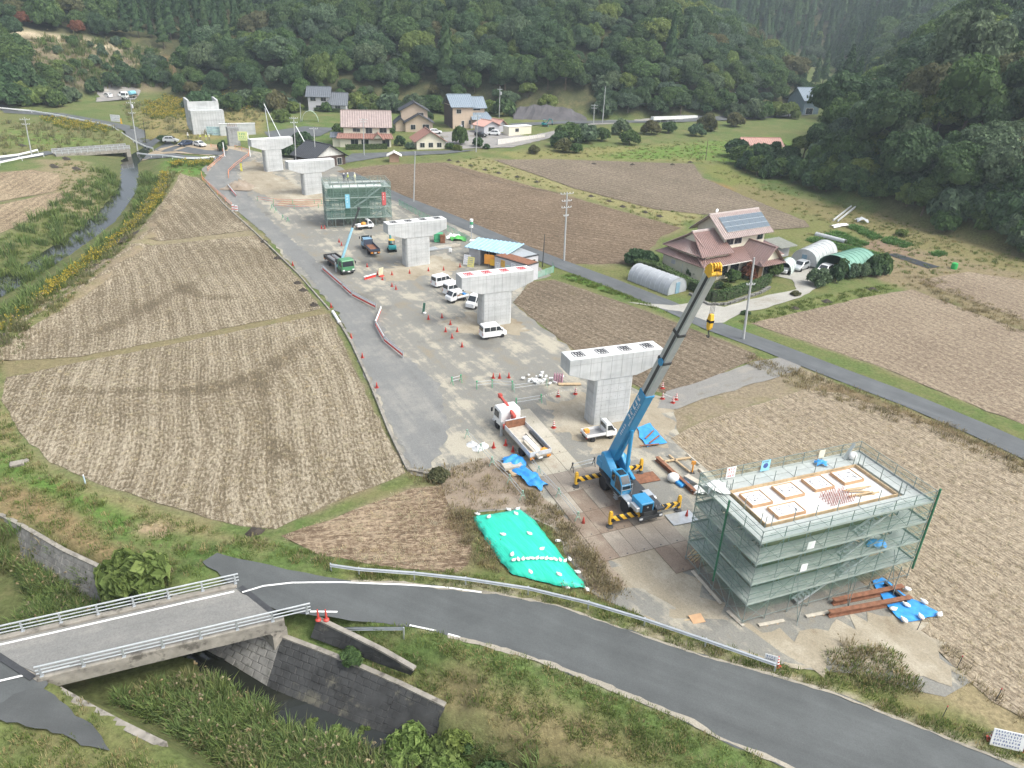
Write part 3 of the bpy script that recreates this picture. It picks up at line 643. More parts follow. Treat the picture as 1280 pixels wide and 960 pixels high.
def crown_mesh(name,mat,r=4.6,h=4.0,lobes=16,per=95,leaf=.42,seed=0,flat=.85):
 global NR
 keep = NR;NR = np.random.default_rng(seed)
 cs,rs = [],[]
 for i in range(lobes):
  a = 2.399 * i + NR.uniform(-.4,.4);q = (i + .5) / lobes;el = math.asin(1 - 1.35 * q) if 1 - 1.35 * q > -1 else -.3
  k = NR.uniform(.72,1.0)
  k2 = NR.uniform(.8,1.2);cs.append((r * .72 * k * k2 * math.cos(a) * math.cos(el),r * .72 * k * math.sin(a) * math.cos(el),h * .66 * math.sin(el) * k * k2));rs.append(r * NR.uniform(.22,.46))
 cs = np.array(cs);rs = np.array(rs);PV,NV = [],[]
 for i in range(lobes):
  d = unit(per);d[:,2] = np.where(d[:,2] < -.35,-d[:,2],d[:,2]);rr = rs[i] * NR.uniform(.82,1.12,per)[:,None]
  p = cs[i] + d * rr * np.array((1,1,flat))
  ok = np.ones(per,bool)
  for j in range(lobes):
   if j != i: ok &= np.linalg.norm((p - cs[j]) / np.array((1,1,flat)),axis=1) > rs[j] * .86
  PV.append(p[ok]);NV.append(d[ok])
 V = leaf_quads(np.vstack(PV),np.vstack(NV),leaf,.42);F = np.arange(len(V)).reshape(-1,4)
 IV,IF = [],[];off = len(V)
 for i in range(lobes):
  b = MB().ball(cs[i],rs[i] * .80,7,5,(1,1,flat));
  T = []
  for f in b.f: T.append(f if len(f) == 4 else (f[0],f[1],f[2],f[2]))
  IV.append(np.array(b.v));IF += [tuple(q + off for q in f) for f in b.f];off += len(b.v)
 me = bpy.data.meshes.new(name);allv = np.vstack([V] + IV);me.from_pydata(allv.tolist(),[],[tuple(f) for f in F] + IF);me.materials.append(mat);me.update()
 NR = keep;return me
def cone_mesh(name,mat,r=2.3,h=11,n=900,leaf=.42,seed=0):
 global NR
 keep = NR;NR = np.random.default_rng(seed)
 t = NR.uniform(0,1,n) ** .7;a = NR.uniform(0,6.283,n);lay = .82 + .30 * np.sin(t * 34 + a * 2)
 rad = r * (t ** .8) * lay * NR.uniform(.7,1.05,n);z = h * (1 - t)
 P = np.column_stack([rad * np.cos(a),rad * np.sin(a),z]);N = np.column_stack([np.cos(a),np.sin(a),np.full(n,.75)])
 V = leaf_quads(P,N,leaf,.4);F = [tuple(x) for x in np.arange(len(V)).reshape(-1,4)]
 b = MB().lathe([(r * .72,.2),(r * .55,h * .35),(r * .28,h * .7),(.05,h * .98)],n=8)
 F += [tuple(q + len(V) for q in f) for f in b.f]
 me = bpy.data.meshes.new(name);me.from_pydata(np.vstack([V,np.array(b.v)]).tolist(),[],F);me.materials.append(mat);me.update();NR = keep;return me
def trunk_mesh(name,h=6,r=.26,limbs=5,seed=0):
 q = random.Random(seed);b = MB();top = Vector((q.uniform(-.3,.3),q.uniform(-.3,.3),h))
 b.tube((0,0,-.6),(top.x * .4,top.y * .4,h * .5),r,7,r * .72);b.tube((top.x * .4,top.y * .4,h * .5),top,r * .72,6,r * .35)
 for i in range(limbs):
  a = i * 2.4 + q.random();z = h * q.uniform(.45,.8);l = h * q.uniform(.28,.42)
  b.tube((top.x * .5,top.y * .5,z),(math.cos(a) * l,math.sin(a) * l,z + l * .7),r * .42,5,r * .12)
 return b.mesh(name,BARK)
CROWNS = {}
for kind,mat,n in (('dark',L_DARK,3),('mid',L_MID,3),('grey',L_GREY,2),('yel',L_YEL,2),('brn',L_BRN,2),('red',L_RED,1)):
 CROWNS[kind] = [crown_mesh('crown',mat,4.7 + .4 * (k % 2),4.2 + .6 * k % 1.3,17 + 3 * k,230,.33,17 * k + len(kind) * 5 + ord(kind[0])) for k in range(n)]
CROWNS['con'] = [cone_mesh('crown',L_CON,2.3 + .3 * k,11 + k,1000,.40,50 + k) for k in range(2)]
CROWNS['bam'] = [crown_mesh('crown',L_BAM,2.6,5.2,12,90,.36,90 + k,1.3) for k in range(2)]
TRUNKS = [trunk_mesh('trunk',5.2,.28,5,k) for k in range(3)]
TRUNK_CON = trunk_mesh('trunk',9.0,.22,0,9)
def crown_lift(kind): return 2.2 if kind == 'con' else (4.2 if kind == 'bam' else 4.8)
def tree(kind,loc,s,rz,label,group,name=None,k=None,cat='tree'):
 t = thing(name or ('cedar_tree' if kind == 'con' else 'bamboo_clump' if kind == 'bam' else 'broadleaf_tree'),loc,rz,label,cat,group)
 t.scale = s if hasattr(s,'__len__') else (s,s,s)
 ms = CROWNS[kind];put('trunk',TRUNK_CON if kind == 'con' else TRUNKS[R.randrange(3)],t)
 put('crown',ms[R.randrange(len(ms)) if k is None else k % len(ms)],t,(0,0,crown_lift(kind)));return t

def scatter(name,P,scale,variants,label,cat,idx=None,tilt=None):
 """one object that repeats small meshes at points P"""
 me = np_mesh(name,np.asarray(P,float),np.zeros((0,3),int)) if False else bpy.data.meshes.new(name)
 P = np.asarray(P,np.float32);me.vertices.add(len(P));me.vertices.foreach_set('co',P.ravel())
 a = me.attributes.new('sc','FLOAT_VECTOR','POINT');S = np.asarray(scale,np.float32)
 if S.ndim == 1: S = np.repeat(S[:,None],3,1)
 a.data.foreach_set('vector',S.ravel())
 a = me.attributes.new('rz','FLOAT_VECTOR','POINT');rot = np.zeros((len(P),3),np.float32);rot[:,2] = NR.uniform(0,6.283,len(P));rot[:,:2] = NR.normal(size=(len(P),2)) * .06
 a.data.foreach_set('vector',rot.ravel())
 a = me.attributes.new('ix','INT','POINT');a.data.foreach_set('value',(NR.integers(0,len(variants),len(P)) if idx is None else np.asarray(idx)).astype(np.int32))
 o = bpy.data.objects.new(name,me);C.objects.link(o);tag(o,label,cat,kind='stuff')
 col = bpy.data.collections.new(name + '_pieces')
 for i,v in enumerate(variants):
  q = bpy.data.objects.new('%s_piece_%02d' % (name,i),v);col.objects.link(q)
 g = bpy.data.node_groups.new(name,'GeometryNodeTree')
 g.interface.new_socket('Geometry',in_out='INPUT',socket_type='NodeSocketGeometry');g.interface.new_socket('Geometry',in_out='OUTPUT',socket_type='NodeSocketGeometry')
 N = g.nodes;i_ = N.new('NodeGroupInput');o_ = N.new('NodeGroupOutput');ip = N.new('GeometryNodeInstanceOnPoints');ci = N.new('GeometryNodeCollectionInfo')
 ci.inputs['Collection'].default_value = col;ci.inputs['Separate Children'].default_value = True;ci.inputs['Reset Children'].default_value = True
 ip.inputs['Pick Instance'].default_value = True
 def attr(nm,ty):
  n = N.new('GeometryNodeInputNamedAttribute');n.data_type = ty;n.inputs['Name'].default_value = nm;return n.outputs['Attribute']
 e = N.new('FunctionNodeEulerToRotation');g.links.new(attr('rz','FLOAT_VECTOR'),e.inputs[0])
 g.links.new(i_.outputs[0],ip.inputs['Points']);g.links.new(ci.outputs[0],ip.inputs['Instance']);g.links.new(attr('ix','INT'),ip.inputs['Instance Index'])
 g.links.new(e.outputs[0],ip.inputs['Rotation']);g.links.new(attr('sc','FLOAT_VECTOR'),ip.inputs['Scale']);g.links.new(ip.outputs[0],o_.inputs[0])
 md = o.modifiers.new('scatter','NODES');md.node_group = g;return o

# ------------------------------------------------------------------ the woods
CLEARED = [(14,36),(60,40),(120,50),(172,58),(200,64),(222,78),(232,100),(210,116),(150,116),(100,116),(64,104),(40,82)]
def beside_wood(x): return next(w_ for a,w_ in ((300,'behind the tall abutment'),(345,'beyond the far piers'),(385,'left of the grey house'),(445,'right of the grey house'),(500,'above the pinkish roofed house'),(550,'behind the beige house'),(615,'behind the blue grey metal roof'),(660,'by the transformer pole'),(745,'above the sprayed slope'),(810,'behind the tall bare pole'),(880,'behind the water tanks'),(930,'by the double armed pole'),(1000,'near the valley house'),(9999,'beyond the valley house')) if x < a)
def beside_right(x): return next(w_ for a,w_ in ((1030,'nearest the valley house'),(1080,'above the drain channel'),(1130,'above the bright yellow bush'),(1180,'above the vegetable garden end'),(1240,'above the bright green drum'),(9999,'by the right frame edge')) if x < a)
def woods():
 sp = 6.3;gx,gy = np.meshgrid(np.arange(-420,520,sp),np.arange(120,860,sp));n = gx.size
 x = gx.ravel() + NR.uniform(-.42,.42,n) * sp;y = gy.ravel() + NR.uniform(-.42,.42,n) * sp
 h,d = hill_h(x,y);k = d > 1.0;x,y,d = x[k],y[k],d[k];z = Zt(x,y)
 px,py = to_px(np.column_stack([x,y,z + 6]))
 k = (px > -70) & (px < 1350) & (py > -60) & (py < 420);bx,by = to_px(np.column_stack([x,y,z]))
 k &= ~(sdist(bx,by,CLEARED) > -2)
 k &= ~(sdist(bx,by,[(640,140),(740,142),(735,122),(690,118),(650,128)]) > 0)          # the sprayed slope
 x,y,z,d,px,py = x[k],y[k],z[k],d[k],px[k],py[k]
 n = len(x);kinds = np.empty(n,object);u = NR.uniform(0,1,n);wv = wob(x,y,.05);hr = sdist(x,y,hill_right) > 0
 for i in range(n):
  q = u[i];c = wv[i]
  if hr[i]: kinds[i] = 'grey' if q < .38 else 'dark' if q < .62 else 'mid' if q < .88 else 'yel' if q < .97 else 'brn'
  elif px[i] < 240 and py[i] < 110: kinds[i] = 'mid' if q < .45 else 'dark' if q < .75 else 'yel' if q < .90 else 'brn' if q < .97 else 'red'
  else:
   q += .10 * c
   kinds[i] = 'dark' if q < .34 else 'mid' if q < .66 else 'grey' if q < .84 else 'yel' if q < .94 else 'brn' if q < 1.0 else 'con'
 con = sdist(px,py,[(120,-60),(330,-60),(320,20),(270,40),(235,74),(222,66),(205,54),(150,30)]) > 0
 con |= sdist(px,py,[(1030,112),(1040,60),(1062,26),(1090,40),(1100,60),(1062,92),(1042,140)]) > 0
 con |= sdist(px,py,[(1000,-50),(1050,0),(1070,30),(1120,36),(1190,0),(1240,-50)]) > 0
 con |= (sdist(x,y,hill_far) > -40) & (NR.uniform(0,1,n) < .8)
 kinds[con] = 'con'
 bam = (sdist(px,py,[(1110,112),(1180,95),(1190,135),(1150,165),(1110,150)]) > 0);kinds[bam & (u < .75)] = 'bam'
 s = NR.uniform(.72,1.15,n) * np.where(NR.uniform(0,1,n) < .25,1.45,1) * np.where(hr,1.08,.92);s[kinds == 'con'] *= 1.15;s = np.where(d < 7,s * .72,s)
 dist = np.sqrt(x * x + y * y + (z - CAMH) ** 2)
 order = np.argsort(dist - 60 * hr);single = set();nb = nc = 0
 for i in order:
  if not (-10 < px[i] < 1290 and -6 < py[i]): continue
  if kinds[i] == 'con':
   if nc < 110: nc += 1;single.add(i)
  elif nb < 215: nb += 1;single.add(i)
 words = {'dark': 'dark green tree','mid': 'mid green tree','grey': 'grey green tree','yel': 'yellow green tree','brn': 'browning autumn tree','red': 'reddish autumn tree','con': 'tall dark green cedar','bam': 'light green bamboo clump'}
 for i in single:
  tier = 'low' if d[i] < 14 else 'midway up' if d[i] < 45 else 'high up';big = 'small' if s[i] < .98 else 'broad' if s[i] > 1.22 else 'middling'
  far_l = 'nearest the corner' if px[i] < 60 else 'over the pale track' if px[i] < 125 else 'left of the tall cedars' if px[i] < 170 else 'among the tall cedars'
  wh = 'on the right hill, %s, %s' % (tier,beside_right(px[i])) if hr[i] else '%s the felled slope, %s' % ('high above' if py[i] < 20 else 'above' if py[i] < 50 else 'beside' if py[i] < 85 else 'below',far_l) if px[i] < 240 else 'on the long hill, %s, %s' % (tier,beside_wood(px[i]))
  words_i = big + ' ' + words[kinds[i]].replace('tall ','')
  g = 'trees on the right hill' if hr[i] else 'trees round the felled slope' if px[i] < 240 else 'trees on the long wooded hill'
  tree(kinds[i],(x[i],y[i],z[i] - .3),(s[i] * NR.uniform(.85,1.15),s[i] * NR.uniform(.85,1.15),s[i] * NR.uniform(.85,1.3)),R.uniform(0,6.28),'%s %s' % (words_i,wh),g)
 rest = [i for i in range(n) if i not in single]
 vs = [];base = {}
 for kd,ms in CROWNS.items(): base[kd] = (len(vs),len(ms));vs += [(m,crown_lift(kd)) for m in ms]
 idx = np.array([base[kinds[i]][0] + R.randrange(base[kinds[i]][1]) for i in rest]);rest = np.array(rest)
 P = np.column_stack([x[rest],y[rest],z[rest] + np.array([vs[j][1] for j in idx]) * s[rest] * .9 - .5])
 scatter('forest',P,np.column_stack([s[rest] * NR.uniform(.82,1.2,len(rest)),s[rest] * NR.uniform(.82,1.2,len(rest)),s[rest] * NR.uniform(.8,1.35,len(rest))]),[v[0] for v in vs],'dense mixed woodland covering the upper hillsides','forest',idx)
 print('woods',n,nb,nc)
woods()

def valley_mouth():
 n = 0;q = random.Random(4)
 for i in range(90):
  x,y = q.uniform(118,240),q.uniform(345,555)
  if hill_h(np.array([x]),np.array([y]))[1][0] > 1: continue
  z = gz(x,y);bx,by = to_px((x,y,z));
  if 985 < bx < 1030 and 110 < by < 146 and y < 410: continue
  n += 1;kd = q.choice(('con','con','mid','dark','grey'));s = q.uniform(.9,1.4)
  tree(kd,(x,y,z - .3),(s,s,s),q.uniform(0,6),'%s %s in the valley mouth %s' % ('broad' if s > 1.2 else 'slender' if s < 1.02 else 'middling',{'con': 'dark green cedar','mid': 'mid green tree','dark': 'dark green tree','grey': 'grey green tree'}[kd],'behind the valley house' if y < 420 else 'farther up' if y < 490 else 'farthest up'),'trees in the valley mouth')
 for px,s,lb in ((1047,2.0,'very tall cedar standing at the tip of the right hill, tallest of all'),(1060,1.7,'tall cedar just right of the tallest one on the right hill'),(1036,1.5,'tall cedar just left of the tallest one by the valley house')):
  v = hit(px,150,150);tree('con',(v.x,v.y,v.z - .3),(s * 1.1,s * 1.1,s),1.0,lb,'trees in the valley mouth')
valley_mouth()
# ------------------------------------------------------------------ materials for built things
def concrete():
 m,t,p = nodes_of('concrete_pale');tc = t.nodes.new('ShaderNodeTexCoord').outputs['Object']
 def sc_(v): q = nd(t,'ShaderNodeVectorMath',_operation='MULTIPLY');t.links.new(tc,q.inputs[0]);q.inputs[1].default_value = v;return q.outputs[0]
 c = ramp(t,noise_node(t,tc,.55,5,.6),[(.3,(.40,.415,.415)),(.52,(.475,.49,.49)),(.72,(.52,.53,.525))])
 c = mixc(t,1.0,c,ramp(t,noise_node(t,sc_((2.6,2.6,.16)),1.0,4,.7),[(.34,.88),(.52,1.0),(.8,1.04)]),'MULTIPLY')     # rain streaks
 c = mixc(t,1.0,c,ramp(t,noise_node(t,sc_((.25,.25,1.15)),1.0,2,.5),[(.38,.90),(.56,1.03)]),'MULTIPLY')                # lifts poured on different days
 t.links.new(c,p.inputs['Base Color']);p.inputs['Roughness'].default_value = .8;bump(t,p,noise_node(t,tc,7,4),.15,.03);return m
m_conc = concrete()
m_conc_top = M('concrete_cap_top',(.68,.69,.68),.8,var=.06,scale=1.2)
m_conc_old = M('concrete_weathered',(.27,.25,.215),.9,var=.30,scale=1.4,stain=((.11,.10,.085),1.1,.55),bmp=.4)
m_deckc = gravel_mat('bridge_deck_concrete',(.195,.194,.184),(.24,.235,.218),(.16,.16,.152),math.radians(22.7),.5,(.05,.9))
m_galv = M('galvanised_steel',(.52,.55,.57),.42,metal=.55,var=.14,scale=2)
m_galv_w = M('galvanised_bright',(.47,.50,.515),.40,metal=.35,var=.12,scale=2)
m_white = M('white_paint',(.78,.79,.79),.45,var=.06,scale=3,stain=((.55,.53,.48),2.2,.68))
m_red = M('red_plastic',(.62,.055,.045),.5,var=.15,scale=4)
m_orange = M('orange_paint',(.72,.26,.12),.55,var=.15,scale=4)
m_green = M('green_plastic',(.07,.36,.18),.5,var=.15,scale=4)
m_wood = M('timber',(.48,.36,.22),.8,var=.25,scale=3)
m_wood_g = M('timber_grey',(.46,.42,.35),.85,var=.22,scale=3)
m_ply = M('plywood_coated',(.50,.315,.18),.6,var=.15,scale=2)
m_form = M('formwork_panel',(.21,.20,.10),.8,var=.22,scale=1.5)
m_rust = M('rusty_steel',(.23,.105,.06),.85,var=.35,scale=3)
m_black = M('black_rubber',(.025,.025,.027),.8,var=.2,scale=4)
m_dark = M('dark_metal',(.05,.052,.055),.55,var=.2,scale=4)
m_glass = M('window_glass',(.025,.032,.038),.08,var=.2,scale=2,spec=.8)
m_blue_t = M('blue_tarp',(.045,.30,.72),.45,var=.25,scale=2.5)
m_bag = M('white_sandbag',(.74,.74,.72),.8,var=.1,scale=6)
m_yellow = M('yellow_paint',(.72,.42,.04),.5,var=.12,scale=4)
m_lettering = M('blue_lettering',(.06,.10,.30),.6,var=.05)
m_line = M('black_print',(.04,.04,.045),.6,var=.05)
m_redprint = M('red_print',(.55,.07,.08),.6,var=.05)
m_grime = M('joint_line',(.27,.275,.28),.85,var=.15,scale=2)
def net_mat(name,col,a):
 m,t,p = nodes_of(name);v = t.nodes.new('ShaderNodeTexCoord').outputs['Object']
 tr = t.nodes.new('ShaderNodeBsdfTransparent');mx = t.nodes.new('ShaderNodeMixShader');p.inputs['Base Color'].default_value = (*col,1);p.inputs['Roughness'].default_value = .8;p.inputs['Specular IOR Level'].default_value = .1
 f = ramp(t,noise_node(t,v,.9,4),[(.3,a * .75),(.7,min(1,a * 1.25))]);t.links.new(f,mx.inputs[0]);t.links.new(tr.outputs[0],mx.inputs[1]);t.links.new(p.outputs[0],mx.inputs[2])
 t.links.new(mx.outputs[0],t.nodes['Material Output'].inputs[0]);return m
m_net = net_mat('green_safety_net',(.13,.36,.26),.13)
m_net2 = net_mat('green_safety_net_far',(.16,.33,.26),.22)

# ------------------------------------------------------------------ road bridge over the creek
def glyph_rows(mb,o,ux,uy,w,h,rows,seed=1,dens=.8):
 """blocks of small strokes like printed characters on a board whose axes are ux, uy"""
 q = random.Random(seed);o = Vector(o);ux = Vector(ux);uy = Vector(uy)
 for (y,ch,x0,x1) in rows:                    # y centre, character height, extent, all as shares
  x = x0;cw = ch * h / w
  while x + cw <= x1 + 1e-6:
   for k in range(4):
    ax = x + cw * q.uniform(.05,.45);L = cw * q.uniform(.35,.5);th = ch * .17
    yy = y - ch / 2 + ch * (.1 + .25 * k)
    if q.random() < dens: 
     a = o + ux * (ax * w) + uy * (yy * h);mb.quad(a,a + ux * (L * w),a + ux * (L * w) + uy * (th * h),a + uy * (th * h))
   for k in range(2):
    ax = x + cw * q.uniform(.1,.8);th = cw * .14
    if q.random() < dens:
     a = o + ux * (ax * w) + uy * ((y - ch / 2) * h);mb.quad(a,a + ux * (th * w),a + ux * (th * w) + uy * (ch * .9 * h),a + uy * (ch * .9 * h))
   x += cw * 1.12
BZ = .58
def road_bridge():
 a0,a1,b1,b0 = (-27.6,30.1),(-14.5,35.55),(-18.9,38.95),(-33.1,32.9)   # near edge, far edge
 t = thing('road_bridge',(0,0,0),0,'old concrete road bridge with pipe railings crossing the creek','bridge')
 A = [Vector((*p,0)) for p in (a0,a1,b1,b0)];ax = (A[1] - A[0]).normalized();n = Vector((-ax.y,ax.x,0))
 m = MB();m.prism([(p.x,p.y) for p in A],BZ - .75,BZ - .02,'xy');m.build('girder_slab',m_conc_old,t)
 m = MB();q = [A[0] + n * .45 + ax * .1,A[1] + n * .45 - ax * .1,A[2] - n * .45 - ax * .1,A[3] - n * .45 + ax * .1]
 m.prism([(p.x,p.y) for p in q],BZ - .01,BZ + .03,'xy');m.build('deck',m_deckc,t)
 for (p,e,s) in ((A[0],A[1],1),(A[3],A[2],-1)):
  m = MB();m.prism([(v.x,v.y) for v in (p,e,e + n * s * .42,p + n * s * .42)],BZ - .015,BZ + .20,'xy');k = m.build('kerb',m_conc_old,t,bev=.02)
 for p,e in ((A[0],A[3]),(A[1],A[2])):      # expansion joints
  d = (e - p).normalized();m = MB();m.bar(p + d * .45 + Vector((0,0,BZ + .034)),e - d * .45 + Vector((0,0,BZ + .034)),.38,.02);m.build('expansion_joint',m_dark,t)
 def lerp(i,j,f): return A[i].lerp(A[j],f)
 l = MB();p,e = A[3] - n * .75 + ax * .35,A[2] - n * .75 - ax * .2;l.bar(p + Vector((0,0,BZ + .04)),e + Vector((0,0,BZ + .04)),.15,.012);l.build('edge_line',m_paint,t)
 l = MB();p,e = A[0] + n * .62 + ax * .15,A[0] + n * .62 + ax * 1.6;l.bar(p + Vector((0,0,BZ + .04)),e + Vector((0,0,BZ + .04)),.13,.012);l.build('edge_line',m_paint,t)
 for i,j,s in ((0,3,1),(1,2,-1)):
  m = MB();c = (A[i] + A[j]) / 2 + ax * s * .35;w_ = (A[j] - A[i]).length;d = (A[j] - A[i]).normalized()
  m.box((c.x,c.y,-1.85),(1.1,w_ * .98,3.35),math.atan2(d.y,d.x) - math.pi / 2);m.build('abutment',m_conc_old,t)
 return t,A,ax,n
br,BA,bax,bn = road_bridge()
def pipe_railing(name,a,b,n,z,label,over=(0,0),kinds=(.25,.52,.80)):
 a = Vector((a[0],a[1],z));b = Vector((b[0],b[1],z));L = (b - a).length;d = (b - a).normalized()
 t = thing(name,a,0,label,'railing');k = [i * L / n for i in range(n + 1)]
 pm = MB();pm.box((0,0,.40),(.11,.11,.80));pm.box((0,0,.02),(.2,.2,.04));pme = pm.mesh('post',m_galv)
 for s in k: put('post',pme,t,d * s,(0,0,math.atan2(d.y,d.x)))
 for j,h in enumerate(kinds):
  m = MB();m.tube(d * -.25 + Vector((0,0,h)),d * (L + .25) + Vector((0,0,h)),.045 if j < len(kinds) - 1 else .062,7);m.build('rail',m_galv_w,t)
 return t
pipe_railing('bridge_railing',BA[3] + bax * .4 - bn * .15,BA[2] - bax * .05 - bn * .15,7,BZ + .2,'grey pipe railing along the upstream side of the road bridge')
pipe_railing('bridge_railing',BA[0] + bax * .25 + bn * .15,BA[1] + bax * 1.5 + bn * .10,7,BZ + .2,'grey pipe railing along the near side of the road bridge')

def stone_wall(name,top,foot,zt,zf_,label,mat,cols=.55,rowh=.42,cap=True):
 T = [Vector((*p,zt)) for p in GL(top,zt)];F_ = [Vector((*p,zf_)) for p in GL(foot,zf_)]
 t = thing(name,(0,0,0),0,label,'stone wall')
 m = MB()
 for i in range(len(T) - 1): m.quad(F_[i],F_[i + 1],T[i + 1],T[i])
 back = [p + Vector((0,0,0)) for p in T]
 m.build('backing',mat,t)
 s = MB();q = random.Random(5)
 for i in range(len(T) - 1):
  L = (T[i + 1] - T[i]).length;nu = max(2,int(L / cols));H_ = (T[i] - F_[i]).length;nv = max(2,int(H_ / rowh))
  nrm = (T[i + 1] - T[i]).cross(T[i] - F_[i]).normalized()
  if nrm.y > 0: nrm = -nrm
  def pt(u,v): return F_[i].lerp(F_[i + 1],u).lerp(T[i].lerp(T[i + 1],u),v)
  for r in range(nv):
   for c in range(nu):
    o = .5 if r % 2 else 0;u0 = (c + o + .02) / nu;u1 = min(1,(c + o + .98) / nu);v0,v1 = (r + .02) / nv,(r + .98) / nv
    if u0 >= 1: continue
    h = .02 + q.uniform(.01,.04);P = [pt(u,v) for u,v in ((u0,v0),(u1,v0),(u1,v1),(u0,v1))];cc = sum(P,Vector()) / 4
    s.add(P + [p.lerp(cc,.14) + nrm * h for p in P],[(4,5,6,7),(0,1,5,4),(1,2,6,5),(2,3,7,6),(3,0,4,7)])
 so = s.build('stone',mat,t);so['kind'] = 'stuff'
 if cap:
  c = MB()
  for a,b in zip(T[:-1],T[1:]): c.bar(a + Vector((0,.12,.04)),b + Vector((0,.12,.04)),.34,.16)
  c.build('coping',m_conc_old,t)
 return t
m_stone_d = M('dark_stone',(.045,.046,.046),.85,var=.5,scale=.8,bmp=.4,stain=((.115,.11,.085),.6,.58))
m_stone_l = M('grey_stone',(.20,.195,.18),.9,var=.35,scale=1.2,bmp=.4,stain=((.10,.10,.085),.9,.58))
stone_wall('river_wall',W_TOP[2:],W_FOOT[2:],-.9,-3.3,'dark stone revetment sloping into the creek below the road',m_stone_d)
stone_wall('river_wall',W_TOP[:3],W_FOOT[:3],-.9,-3.3,'lighter stone revetment in the shade under the bridge',m_stone_l,cap=False)
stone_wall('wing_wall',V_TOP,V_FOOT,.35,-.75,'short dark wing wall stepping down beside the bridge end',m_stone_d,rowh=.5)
stone_wall('river_wall',[(-40,625),(20,655),(80,690),(140,718),(215,745),(262,770)],[(-46,668),(12,700),(70,738),(128,772),(200,800),(240,818)],-.25,-2.9,'low grey retaining wall on the far bank above the bridge',m_stone_l)
def bank_kerb():
 L = GL([(72,862),(110,884),(150,905),(205,932)],-.1);t = thing('bank_wall',(*L[0],-.1),0,'weathered concrete wall edging the bank by the bridge','wall');m = MB()
 for a,b in zip(L[:-1],L[1:]): m.bar(Vector((*a,-1.3)) - t.location,Vector((*b,-1.3)) - t.location,.45,2.5)
 m.build('wall_body',m_conc_old,t)
bank_kerb()

# ------------------------------------------------------------------ guardrails
W_PROF = [(-.03,0),(.045,.07),(-.03,.12),(-.03,.19),(.045,.24),(-.03,.31)]
def guardrail(line,label,z=None,h=.42,beam=m_galv_w,post=m_galv,group=None,name='guardrail',post_n=None,side=1,height=.31,low=None):
 """beam on posts; line is in ground points, one post at each"""
 P = [Vector((x,y,(gz(x,y) if z is None else z))) for x,y in line];o = P[0]
 t = thing(name,o,0,label,'guardrail',group)
 pm = MB();pm.tube((0,0,-.3),(0,0,h + height - .02),.06,7);pme = pm.mesh('post',post)
 for p in P: put('post',pme,t,p - o)
 for a,b in zip(P[:-1],P[1:]):
  d = (b - a);n = Vector((d.y,-d.x,0)).normalized() * side;m = MB();k = height / .31
  vs = [q - o + n * (.09 + u) + Vector((0,0,h + v * k)) for q in (a,b) for u,v in W_PROF];c = len(W_PROF)
  m.add(vs,[(i,i + 1,c + i + 1,c + i) for i in range(c - 1)]);vs2 = [v - n * .012 for v in vs];m.add(vs2,[(i,c + i,c + i + 1,i + 1) for i in range(c - 1)])
  m.build('beam',beam,t)
  if low:
   m = MB();m.bar(a - o + n * .05 + Vector((0,0,h * .55)),b - o + n * .05 + Vector((0,0,h * .66)),.04,h * .42);m.build('board',low,t)
 return t
gl = GL([(414,714),(449,719),(518,724),(582,731),(660,743),(735,761),(805,782),(881,808),(968,838)],ROAD_Z)
guardrail(gl,'long steel guardrail along the far side of the curving road',side=1,h=.45)
guardrail(GL([(425,780),(505,795)],ROAD_Z),'short steel guardrail on the grass beside the two red cones',side=-1,h=.45)
guardrail(GL([(403,338),(428,360),(440,371),(470,387)]),'white barrier with red boards between lane and site, upper run',h=.55,beam=m_white,low=m_red,side=-1,group='white and red barriers along the site lane',name='site_barrier',height=.34)
guardrail(GL([(476,390),(469,408),(480,428),(504,448)]),'white barrier with red boards curving between lane and site, lower run',h=.55,beam=m_white,low=m_red,side=-1,group='white and red barriers along the site lane',name='site_barrier',height=.34)
guardrail(GL([(286,235),(296,247)]),'short white barrier beside the heap of earth',h=.6,beam=m_white,low=m_red,group='white and red barriers along the site lane',name='site_barrier')
def pipe_fence(line,label,mat,name='pipe_barrier',group=None,posts=True,hs_=(.45,.9),r=.045,foot=None):
 P = [Vector((x,y,gz(x,y))) for x,y in line];o = P[0];t = thing(name,o,0,label,'barrier',group)
 pm = MB();pm.tube((0,0,-.2),(0,0,hs_[-1] + .05),r * 1.15,6);pme = pm.mesh('post',foot or mat)
 for p in P: put('post',pme,t,p - o)
 for h in hs_:
  m = MB();m.path([p - o + Vector((0,0,h)) for p in P],r,5);m.build('rail',mat,t)
 return t
og = 'orange pipe railings along the winding lane'
pipe_fence(GL([(254,226),(262,234),(272,243),(282,252),(290,259)]),'orange railing along the field side of the winding lane',m_orange,group=og,name='orange_railing')
pipe_fence(GL([(253,224),(252,219)]),'tiny return of orange railing at the lane bend',m_orange,group=og,name='orange_railing')
pipe_fence(GL([(260,214),(268,207),(275,201),(281,196)]),'orange railing by the dark bush at the lane bend',m_orange,group=og,name='orange_railing')
pipe_fence(GL([(264,184),(272,187),(279,190)]),'orange railing in front of the parked cars',m_orange,group=og,name='orange_railing')
pipe_fence(GL([(286,223),(286,217),(293,210),(302,203),(311,196),(312,191),(302,188),(294,186)]),'orange railing round the outer side of the lane bend',m_orange,group=og,name='orange_railing')
rg = 'faded red railings across the site beyond the netted scaffold'
pipe_fence(GL([(322,251),(342,254),(366,255),(393,255),(402,255)]),'faded red railing across the site, nearer of two',M('faded_red',(.50,.20,.17),.6),group=rg,name='red_railing',foot=m_green)
pipe_fence(GL([(342,259),(368,261),(398,260)]),'faded red railing across the site, farther left of two',M('faded_red'),group=rg,name='red_railing',foot=m_green)
guardrail(GL([(-70,206),(-30,204),(0,200),(24,197),(48,191)]),'white guardrail along the far side of the creek road',h=.5,beam=m_white,post=m_white,height=.45)
